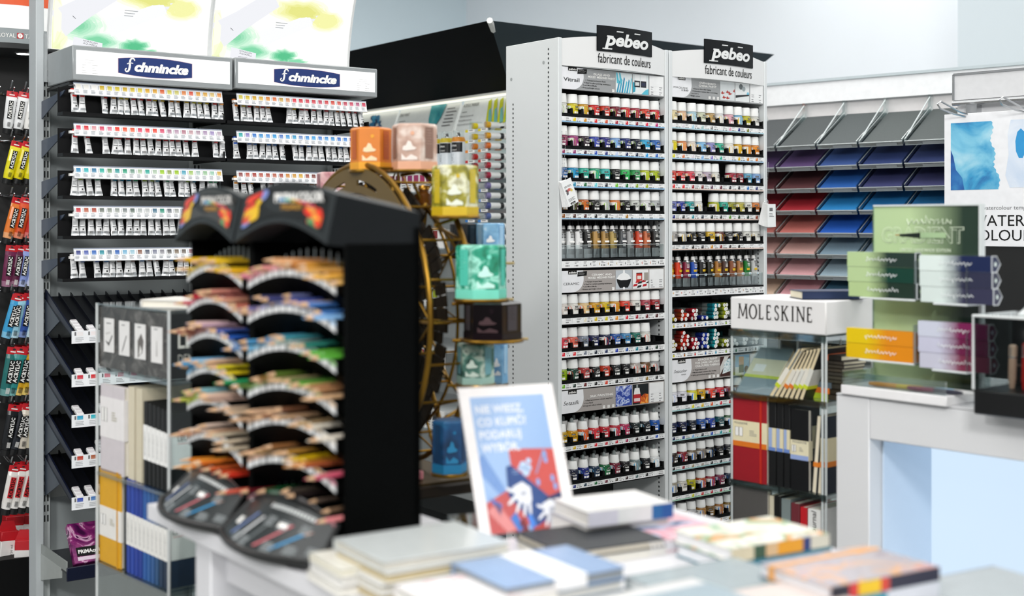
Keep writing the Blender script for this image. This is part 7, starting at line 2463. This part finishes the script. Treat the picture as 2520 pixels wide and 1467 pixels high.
b.quad(bx0 + Wb * .22, bx0 + Wb * .26, pen_z - .0015, pen_z + .0005, yb - .003, mat('c89860', .3))
b.build('print', bd)

def fade(h0, h1, L, p0=.3, p1=.6):
    key = ('fade', h0, h1, L)
    if key in _MATS: return _MATS[key]
    m, nt, bb = _new('fade_' + h0)
    tc = nt.nodes.new('ShaderNodeTexCoord'); sx = nt.nodes.new('ShaderNodeSeparateXYZ'); mr = nt.nodes.new('ShaderNodeMapRange'); rp = nt.nodes.new('ShaderNodeValToRGB')
    no = nt.nodes.new('ShaderNodeTexNoise'); no.inputs['Scale'].default_value = 90
    ad = nt.nodes.new('ShaderNodeMath'); ad.operation = 'MULTIPLY_ADD'; ad.inputs[1].default_value = .10
    mr.inputs['From Max'].default_value = L
    nt.links.new(tc.outputs['Object'], sx.inputs[0]); nt.links.new(tc.outputs['Object'], no.inputs['Vector']); nt.links.new(sx.outputs[0], mr.inputs['Value'])
    nt.links.new(no.outputs['Fac'], ad.inputs[0]); nt.links.new(mr.outputs[0], ad.inputs[2]); nt.links.new(ad.outputs[0], rp.inputs[0]); nt.links.new(rp.outputs[0], bb.inputs['Base Color'])
    e = rp.color_ramp.elements
    e[0].position, e[0].color = p0 + .05, lin(h0)
    e[1].position, e[1].color = p1 + .05, lin(h1)
    bb.inputs['Roughness'].default_value = .35
    _MATS[key] = m
    return m

def pen_box(h0, h1, L, s, name):
    def f():
        b, e, p_ = MB(), MB(), MB()
        m = fade(h0, h1, L)
        # long carton whose section is a house shape lying on its side: flat face to the shopper, ridge behind
        sec = [(0, 0), (0, s), (s * .55, s * 1.0), (s * .98, s * .5), (s * .55, 0)]   # (y, z)
        n = len(sec)
        v = [(0, y, z) for y, z in sec] + [(L, y, z) for y, z in sec]
        fcs = [((i + 1) % n, i, n + i, n + (i + 1) % n) for i in range(n)] + [list(range(n)), list(range(2 * n - 1, n - 1, -1))]
        b.add(v, fcs, m)
        for i in range(n):
            a, c = sec[i], sec[(i + 1) % n]
            e.tube([(L + .0006, a[0], a[1]), (L + .0006, c[0], c[1])], .0012, mat('c8ccd0', .4), 5)
        e.add([(L + .0008, s * .42 + .005 * cos(i * pi / 5), s * .5 + .005 * sin(i * pi / 5)) for i in range(10)], [list(range(10))], mat(h0, .4))
        scribble(p_, L * .28, s * .5, L * .46, s * .34, mat('e8ecec', .4), -.0006, len(h0) + int(h0[:2], 16) % 5, .0009)
        return [('pen_box', b.mesh('pen_box', .3), -1), ('end_star', e.mesh('end_star'), 0), ('lettering', p_.mesh('lettering'), 0)]
    return cached(('pb', h0, h1), f)

def bracket(ua, ub, vbase, yq):
    xa_, zq_ = FPB.hit(ua, vbase, yq)
    xb2 = FPB.hit(ub, 556, yq)[0]
    c = MB()
    c.box(xa_ + .04, xb2, yq - .006, yb, zq_ - .0045, zq_ - .0005, clear('e6ecec', .25, .5))
    c.box(xb2 - .003, xb2, yq - .006, yb, zq_ - .0005, zq_ + .085, clear('e6ecec', .16, .5))
    c.tube([(xa_ + .04, yq - .006, zq_ - .0025), (xb2, yq - .006, zq_ - .0025)], .0026, mat('dde3e3', .2), 6)
    c.build('clear_bracket', pn)
    return xa_, zq_
YQ = .045
for ua, ub, vb, stack_n, cols, Lpx, nm in ((2085, 2256, 728, 3, (('b4cc92', '1e3228'), ('b8d09a', '0f3c30'), ('b8d09a', '243630')), 2252, 'sage to dark green'), (2262, 2384, 742, 3, (('d8e4e0', '34344e'), ('d8e4e0', '2e3048'), ('e0ece8', '18244c')), 2440, 'white to navy'),
                                           (2083, 2254, 878, 2, (('e0b810', 'e08a14'), ('e4c412', 'e08c18')), 2252, 'yellow to orange'), (2259, 2384, 903, 3, (('c8c8d8', '80304c'), ('c8c8dc', '701c48'), ('ccd0e0', '781c50')), 2432, 'lilac to wine')):
    xa_, zq_ = bracket(ua, ub, vb, YQ)
    L = FPB.hit(Lpx, 556, YQ)[0] - xa_
    s = .0335
    for q in range(stack_n):
        dx = .0 if stack_n == 2 else (.004, .001, .0)[q]
        inst('pen_box', pen_box(cols[q][0], cols[q][1], round(L, 3), s, nm), FPB.M(xa_ + dx, YQ, zq_ + q * (s + .0008)), 'pen box fading from %s, %s in its pile' % (nm, ('lowest', 'second up', 'topmost')[q] if stack_n == 3 else ('lowest', 'topmost')[q]), 'pen box', 'pen boxes fading from %s' % nm)
# loose pens lying in the tray
for k, (u, v, ln, c0, c1, rot) in enumerate(((2100, 955, .14, 'e8a018', 'e0c010', .10), (2225, 962, .13, '901848', '282838', .06), (2300, 965, .10, 'a8c8e0', 'd8d8d8', -.04))):
    x_, y_ = FPB.flat(u, v, zb1)
    b = MB(); b.M = T(0, 0, .006, rot, 0, radians(90))
    b.lathe([(0, 0), (.004, .002), (.0052, .02), (.0052, ln * .5)], mat(c0, .3), 10)
    o = b.build('pen', None, FPB.M(x_, max(.03, y_), zb1 + .0004))
    b = MB(); b.M = T(0, 0, .006, rot, 0, radians(90)); b.lathe([(.0052, ln * .5), (.0052, ln * .9), (.003, ln), (0, ln)], mat(c1, .3), 10); b.build('cap', o)
    tag(o, ('orange and yellow pen lying in the clear tray of the pen stand', 'wine and black pen lying in the clear tray of the pen stand', 'pale blue pen lying last in the clear tray of the pen stand')[k], 'pen')

# black pen case under a clear lid
FK = Fr(px(2395, 556, 2.62), radians(-49))
ZK = ZC
kz = lambda v: HC + (V0 - v) / F_PX * 2.62
kc = empty('pen_case', FK.M())
tag(kc, 'clear-lidded black case of pens at the end of the counter', 'pen case')
zk0, zk1, zkt = kz(1000), kz(958), kz(777)
b = MB(); b.box(0, .30, 0, .17, ZC, zk1, mat('101112', .35), .003); b.build('black_base', kc)
b = MB()
b.box(.0, .30, 0, .003, zk1, zkt, clear('eef2f2', .12, .5)); b.box(0, .003, 0, .17, zk1, zkt, clear('eef2f2', .12, .5)); b.box(0, .30, 0, .17, zkt, zkt + .003, clear('eef2f2', .15, .5))
b.build('clear_lid', kc)
b = MB(); b.tube([(0, 0, zk1), (0, 0, zkt), (.30, 0, zkt)], .003, mat('d8dcdc', .2), 6); b.tube([(0, 0, zkt), (0, .17, zkt)], .003, mat('d8dcdc', .2), 6); b.build('lid_edge', kc)
b = MB(); b.box(.004, .298, .15, .165, zk1, zkt - .01, mat('0c0d0e', .5)); b.tube([(.05, .075, kz(900)), (.29, .075, kz(900))], .003, STEEL, 6); b.build('pen_rack', kc)
for k, (x_, c0, c1, h_, r_) in enumerate(((.052, 'd0a890', 'd8b49c', .090, .008), (.078, 'c82018', 'b81810', .095, .006), (.108, '14161a', 'b89040', .09, .006), (.130, '18284a', 'b89040', .092, .006), (.152, '14161a', 'c8a050', .09, .006), (.175, '14301c', 'c8a050', .088, .006))):
    y_ = .06
    b = MB(); b.lathe([(0, 0), (r_ * .6, .0), (r_, .02), (r_, h_ * .72)], mat(c0, .3), 12)
    o = b.build('fountain_pen', None, FK.M(x_, y_, zk1 + .001, 0, radians(-3)))
    b = MB(); b.lathe([(r_ * 1.02, h_ * .72), (r_ * 1.02, h_ * .97), (r_ * .6, h_), (0, h_)], mat(c1 if k < 2 else c0, .3), 12); b.build('cap', o)
    b = MB(); b.lathe([(r_ * 1.06, h_ * .70), (r_ * 1.06, h_ * .73)], mat('c8a860' if k > 1 else 'dddddd', .25, .8), 12); b.box(-.001, .001, -r_ - .003, -r_, h_ * .74, h_ * .95, mat('c8a860' if k > 1 else 'dddddd', .25, .8)); b.build('clip', o)
    tag(o, ('beige', 'bright red', 'black brass-clipped', 'navy brass-clipped', 'black brass-ended', 'dark green brass-clipped')[k] + ' pen standing in the clear-lidded black case, %s along' % ORD[k], 'pen', 'pens in the black case')
cd = empty('card_holder', FK.M(.13, .08, zkt + .0035))
tag(cd, 'white tilted card in a clear holder on top of the black pen case', 'card holder')
b = MB(); b.hexa([(-.055, -.04, 0), (.06, -.04, 0), (.06, .04, 0), (-.055, .04, 0)], [(-.045, -.025, .02), (.06, -.025, .02), (.06, .04, .04), (-.045, .04, .04)], clear('e8eeee', .3, .5)); b.build('clear_wedge', cd)
b = MB(); b.M = T(0, -.02, .022, 0, radians(-28)); b.box(-.035, .06, 0, .004, 0, .055, mat('e6e6e8', .4), .0015, 2); b.lines(-.022, .04, .036, .046, 2, mat('b0b0b4', .5), -.0008, .5); b.build('card', cd)
# ------------------------------------------------------------------ notebooks lying on the display table
def pile(u, v, zt, yaw, books, cat='notebook'):
    """books from the top down; (u, v) is the near top corner, zt the height of the top. Each book: (length, width, thickness, cover, label, extra)"""
    d = (HC - zt) * F_PX / (v - V0)
    o = px(u, v, d)
    F = Fr((o.x, o.y), radians(yaw))
    z = zt
    for k, bk in enumerate(books):
        l, w_, t_, cov, lab = bk[:5]
        ex = bk[5] if len(bk) > 5 else {}
        dx, dy, rz = ex.get('off', (0, 0, 0))
        r = empty(ex.get('name', 'notebook'), F.M(dx, dy, z - t_, radians(rz)))
        tag(r, lab, cat, ex.get('group'))
        cm = cov if not isinstance(cov, str) else mat(cov, ex.get('rough', .35))
        c = MB()
        ct_ = .0022
        c.box(0, l, 0, w_, 0, ct_, cm, .0008)
        c.box(0, l, 0, w_, t_ - ct_, t_, cm, .0008)
        if ex.get('spine', 'y1') == 'y0':
            c.box(0, l, 0, ct_, 0, t_, ex.get('spinem', cm))
        elif ex.get('spine') == 'x1':
            c.box(l - ct_, l, 0, w_, 0, t_, cm)
        else:
            c.box(0, l, w_ - ct_, w_, 0, t_, cm)
        c.build('cover', r)
        g_ = MB()
        n = max(1, int(t_ / .008))
        g_.box(.003, l - .003, .003, w_ - .003, ct_, t_ - ct_, mat(ex.get('pages', 'e4e2dc'), .8))
        g_.build('pages', r)
        if 'band' in ex:
            a, b_, bc, ax_ = ex['band']
            q = MB()
            if ax_ == 'x': q.box(l * a, l * b_, -.0008, w_ + .0008, -.0004, t_ + .0008, mat(bc, .5))
            else: q.box(-.0008, l + .0008, w_ * a, w_ * b_, -.0004, t_ + .0008, mat(bc, .5))
            q.build('paper_band', r)
        if 'elastic' in ex:
            a, ec = ex['elastic']
            q = MB(); q.box(-.001, l + .001, w_ * a, w_ * a + .008, -.0005, t_ + .0012, mat(ec, .5)); q.build('elastic', r)
        if 'panel' in ex:
            a0, a1, b0, b1, pc = ex['panel']
            q = MB(); q.box(l * a0, l * a1, w_ * b0, w_ * b1, t_, t_ + .0006, pc if not isinstance(pc, str) else mat(pc, .3)); q.build('cover_print', r)
        if 'spiral' in ex:
            q = MB()
            for i in range(int(l / .009)):
                xx = .006 + i * .009
                q.tube([(xx, -.002 + .0075 * cos(2 * pi * j / 8), t_ / 2 + (t_ / 2 + .003) * sin(2 * pi * j / 8)) for j in range(8)], .0012, mat('e6e6ea', .3), 4, True)
            q.build('spiral_binding', r)
        if 'spots' in ex:
            q = MB()
            for (a0, a1, c_) in ex['spots']:
                q.quad(l * a0, l * a1, .0, t_, -.0006, mat(c_, .4))
            q.build('spine_print', r)
        z -= t_ + .0006
    return F


def under(zt, *ths):
    return zt - sum(ths)


CW_ = 'dcdcd8'
pile(945, 1384, 1.044, 33, [
    (.205, .160, .015, 'c4c9c9', 'white film-wrapped notebook, topmost of the cream pile near the pencil tower', {'pages': 'cfccc2', 'rough': .18}),
    (.205, .160, .015, 'd8d8d4', 'white notebook second from the top of the cream pile', {'off': (.002, -.004, 1), 'pages': 'c8b890', 'group': 'cream pile'}),
    (.205, .165, .015, 'dcdcda', 'white notebook third from the top of the cream pile', {'off': (-.004, .004, -1), 'pages': 'cfccc2'}),
    (.205, .165, .0155, 'd8d6d0', 'white notebook lowest in the cream pile', {'off': (.0, .006, 0), 'pages': 'c8b890'})])
pile(838, 1402, 1.020, 32, [
    (.17, .11, .012, 'dedcd2', 'cream pad topmost in the small pile at the table edge', {'pages': 'e4e0d0'}),
    (.17, .11, .012, 'd8d8d8', 'pale grey pad in the middle of the small pile at the table edge', {'off': (.003, 0, 1)}),
    (.17, .11, .0142, 'e2e0da', 'cream pad lowest in the small pile at the table edge', {'off': (-.002, .002, 0)})])
ROSE = blotch('rose_dots', ((.4, 'eeeaea'), (.58, 'eeeaea'), (.64, 'd8a8ac'), (.7, 'ece8e8')), 30)
pile(1090, 1500, 1.020, 33, [
    (.18, .13, .019, ROSE, 'white notebook with faint rose print between the cream pile and the blue one', {}),
    (.18, .13, .0195, 'e0e0de', 'white notebook under the rose-print one', {})])
pile(1245, 1447, 1.030, 32, [
    (.195, .145, .016, '8fa8cc', 'pale blue notebook with a white paper band across it, at the front of the table', {'band': (.40, .66, 'eeeeee', 'x'), 'pages': '8c9296', 'rough': .25}),
    (.195, .145, .016, '6a8094', 'slate blue notebook under the banded pale blue one', {'off': (-.003, -.003, 1), 'pages': 'c8c8c4'}),
    (.195, .145, .0165, '40565c', 'dark teal notebook lowest under the banded pale blue one', {'off': (.002, .002, 0), 'pages': 'b8bcb8'})])
pile(1384, 1362, 1.004, 28, [
    (.190, .150, .012, '22262a', 'black notebook lying in front of the poster stand', {'pages': 'd8d0c0', 'rough': .55, 'off': (.0, .0, 0)}),
    (.190, .150, .0113, 'd4d0c6', 'cream notebook under the black one', {'off': (.004, -.004, 1)})])
pile(1700, 1482, 1.012, 31, [
    (.20, .145, .016, 'a4b0b5', 'pale grey-teal film-wrapped notebook beside the floral book', {'rough': .12, 'pages': 'd4d8d8'}),
    (.20, .145, .0155, 'c4cac8', 'grey notebook under the pale grey-teal one', {})])
pile(1590, 1560, 1.030, 33, [
    (.20, .150, .016, 'd8d8d8', 'white-edged notebook with a grey-blue cover panel at the picture bottom', {'panel': (.0, 1.0, .12, .80, '96a8b2'), 'rough': .3}),
    (.20, .150, .016, 'e4e2de', 'white notebook under the grey-blue panelled one', {}),
    (.20, .150, .0165, 'dcdad6', 'white notebook lowest under the grey-blue panelled one', {})])
pile(1850, 1560, 1.022, 30, [
    (.21, .150, .020, 'cfc3be', 'blush white notebook at the picture bottom before the orange-strapped book', {'rough': .4}),
    (.21, .150, .0212, 'e0dcd8', 'white notebook under the blush one', {})])
# the far side of the table
PINK = blotch('pink_navy', ((.36, 'e8c0c8'), (.47, 'd898a4'), (.52, 'c8d0e4'), (.58, '2c4878'), (.7, '1c3460')), 9, 3, 1.0)
pile(1590, 1338, 1.000, 30, [
    (.170, .150, .0195, PINK, 'spiral notebook with a pink and navy cover behind the black one', {'spiral': 1, 'pages': 'dcdde4'})])
pile(1448, 1262, 1.036, 27, [
    (.165, .120, .024, 'e2e1df', 'thick white book with a blue spine end beside the poster stand', {'spine': 'y0', 'spots': ((.0, .34, 'c4c4d0'), (.34, .74, 'd4d8d8'), (.74, .86, '1c6098'), (.86, .995, '184f90'))}),
    (.165, .120, .031, 'c8c8d0', 'lilac white book under the thick white one', {'off': (.0, .01, 0)})])
FLOR = blotch('floral', ((.30, '9cc0a0'), (.40, 'e8e4d4'), (.50, 'ecebe2'), (.56, '80a878'), (.62, 'e89848'), (.68, 'f0ece0'), (.78, '5a8a90')), 13, 2, .8, .3)
pile(1800, 1352, 1.022, 30, [
    (.195, .140, .020, FLOR, 'floral patterned book with an orange and navy spine, on a teal book', {'spine': 'y0', 'spots': ((.0, .22, 'cfc4a8'), (.22, .34, '34503c'), (.34, .46, 'c8a880'), (.46, .72, 'd8941c'), (.72, .80, '24346c'), (.80, .995, 'c8c4b4')), 'pages': 'e8e8ea'}),
    (.195, .140, .021, '2f7488', 'teal book under the floral one', {'spine': 'y0', 'off': (.002, -.002, 0), 'pages': 'e4e6ea'})])
SUN = blotch('sunset', ((.30, '8a8494'), (.40, 'b4acb4'), (.48, 'a8a4ae'), (.53, 'e0a878'), (.58, 'b4acb4'), (.66, 'd89488'), (.74, 'a09cac'), (.82, '706c84')), 11, 3, 1.2, .25)
pile(2045, 1446, 1.036, 30, [
    (.200, .138, .018, SUN, 'sunset patterned notebook with an orange elastic, its spine dark with a yellow patch', {'spine': 'y0', 'elastic': (.80, 'e0a050'), 'spots': ((.0, .16, '1c1c2c'), (.16, .24, 'c83030'), (.24, .44, 'e0b818'), (.44, .52, 'c84030'), (.52, .995, '242438')), 'pages': 'dcdce0'}),
    (.200, .138, .018, '3a8494', 'teal notebook under the orange-strapped one', {'spine': 'y0', 'spots': ((.0, .5, '3a8ca0'), (.5, .995, 'c8ccd4'))}),
    (.200, .138, .0185, 'c8ccd4', 'pale notebook lowest under the orange-strapped one', {'spine': 'y0'})])
pile(2420, 1500, .998, 30, [
    (.19, .14, .018, 'a8b0b4', 'grey notebook at the table corner beside the lit counter', {})])

# ------------------------------------------------------------------ poster in a clear stand
dB = (HC - ZT - .004) * F_PX / (1318 - V0)
oB = px(1184, 1318, dB)
FPS = Fr((oB.x, oB.y), radians(24))
ln = radians(24)
PW = FPS.hit(1424, 1291, 0)[0]
# slanted height so that the top edge meets the sight line of its upper corner
o_, d_ = FPS._ray(1114, 950)
c_, s_ = cos(ln), sin(ln)
t_ = ((ZT + .004 - o_[2]) * s_ - (0 - o_[1]) * c_) / (d_[2] * s_ - d_[1] * c_) if abs(d_[2] * s_ - d_[1] * c_) > 1e-6 else 2
zt_p = o_[2] + d_[2] * t_
PHt = (zt_p - ZT - .004) / c_
po = empty('poster_stand', FPS.M(0, 0, ZT))
tag(po, 'clear leaning stand with a blue poster of white capitals and a red panel', 'poster stand')
Mp = T(0, 0, .004, 0, -ln)
b = MB(); b.M = Mp; b.box(0, PW, 0, .0025, 0, PHt, clear('ffffff', .05, .3)); b.box(0, PW, .0055, .0075, 0, PHt, clear('fdffff', .05, .3)); b.M = Matrix.Identity(4)
b.hexa([(0, -.005, 0), (PW, -.005, 0), (PW, -.005, .004), (0, -.005, .004)], [(0, .16, 0), (PW, .16, 0), (PW, .16, .004), (0, .16, .004)], clear('eef4f4', .14, .5))
b.build('clear_holder', po)
b = MB(); b.M = Mp
b.box(.0, PW, .0031, .0054, .0, PHt - .004, mat('f4f0ef', .5)); sh_ = b.build('sheet', po)
q = MB(); q.M = Mp
yq = .0029
X = lambda f: PW * (.105 + .78 * f)
Z = lambda f: PHt * (.0 + .915 * f)
def P(pts, m, dy=0): q.poly([(X(a), yq - dy, Z(c)) for a, c in pts], m)
P([(0, 0), (1, 0), (1, 1), (0, 1)], blotch('poster_sky', ((.3, '8aaedc'), (.5, '9dbce4'), (.7, 'abc8ea')), 3, 1, .2))
P([(0, .55), (.06, .58), (.30, .28), (.26, .22), (0, .42)], mat('6e96d0', .5), .0002)
P([(0, .0), (0, .22), (.30, .30), (.62, .10), (.42, 0)], mat('c04848', .5), .0003)
P([(.40, .60), (1, .58), (1, 0), (.55, 0), (.40, .2)], mat('c84c46', .5), .0004)
P([(.33, .47), (.40, .48), (.88, .20), (.86, .10), (.60, .02), (.30, .26)], mat('1c4484', .5), .0006)
P([(.78, .22), (1, .26), (1, .12), (.82, .02), (.72, .08)], mat('202c60', .5), .0006)
q.lines(X(.40), X(.52), Z(.40), Z(.44), 2, mat('8aa4cc', .5), yq - .0008, .3)
def hand(cx, cz, s, flip):
    hm = mat('e6e8ee', .5)
    P([(cx + s * a * flip, cz + s * c * .75) for a, c in ((-.20, .20), (.10, .30), (.32, .16), (.30, -.12), (.12, -.20), (-.14, -.06))], hm, .0010)
    for k, (a, c, l, an) in enumerate(((-.18, .10, .22, 2.75), (-.14, .0, .30, 3.7), (-.02, -.08, .32, 4.1), (.10, -.14, .30, 4.4), (.22, -.14, .26, 4.6))):
        ux, uz = cos(an), sin(an)
        w_ = .040
        P([(cx + s * flip * (a + ux * l * t - uz * w_ * sg * tp), cz + s * .75 * (c + uz * l * t + ux * w_ * sg * tp)) for t, sg, tp in ((0, 1, 1), (.5, 1, 1.05), (.95, 1, .7), (1.02, 0, 0), (.95, -1, .7), (.5, -1, 1.05), (0, -1, 1))], hm, .0012)
    P([(cx + s * flip * a, cz + s * .75 * c) for a, c in ((.0, .08), (.16, .10), (.17, .02), (.01, 0))], mat('b8bcc8', .5), .0014)
hand(.46, .25, .46, 1)
hand(.80, .12, .40, 1)
fl = mat('b8d0ee', .5)
for a, c, r_ in ((.56, .47, .05), (.62, .45, .045), (.58, .42, .05), (.64, .50, .035), (.52, .45, .035)):
    P([(a + r_ * sin(i * pi / 6), c + r_ * .62 * cos(i * pi / 6)) for i in range(12)], fl, .0009)
P([(.70, .40), (.72, .40), (.86, .55), (.88, .57), (.86, .58)], mat('8a98c0', .5), .0008)
for a, c in ((.87, .54), (.87, .50), (.92, .36), (.94, .30), (.72, .34)):
    P([(a + .026 * sin(i * pi / 5), c + .028 * cos(i * pi / 5)) for i in range(10)], mat('7fa4dc', .5), .0009)
for pts, c in ((((.0, .16), (.14, .22), (.34, .02), (.22, 0)), 'd88888'), (((.05, .26), (.20, .20), (.16, .12)), '3a70c0'), (((.28, .10), (.36, .14), (.44, .02), (.36, .0)), '3a78c8'), (((.38, .06), (.46, .1), (.5, .0), (.42, 0)), '7a1c28'), (((.5, .1), (.56, .12), (.6, .04), (.54, 0)), '3c80d8')):
    P(pts, mat(c, .5), .0008)
for k, s in enumerate(('NIE WIESZ,', 'CO KUPIĆ?', 'PODARUJ', 'WYBÓR.')):
    q.text(s, X(.05), Z(.875 - .096 * k), PHt * .078, mat('e8ecf4', .5), yq - .0006, 'L', bold=.03, sx=.92)
q.build('poster_print', sh_)
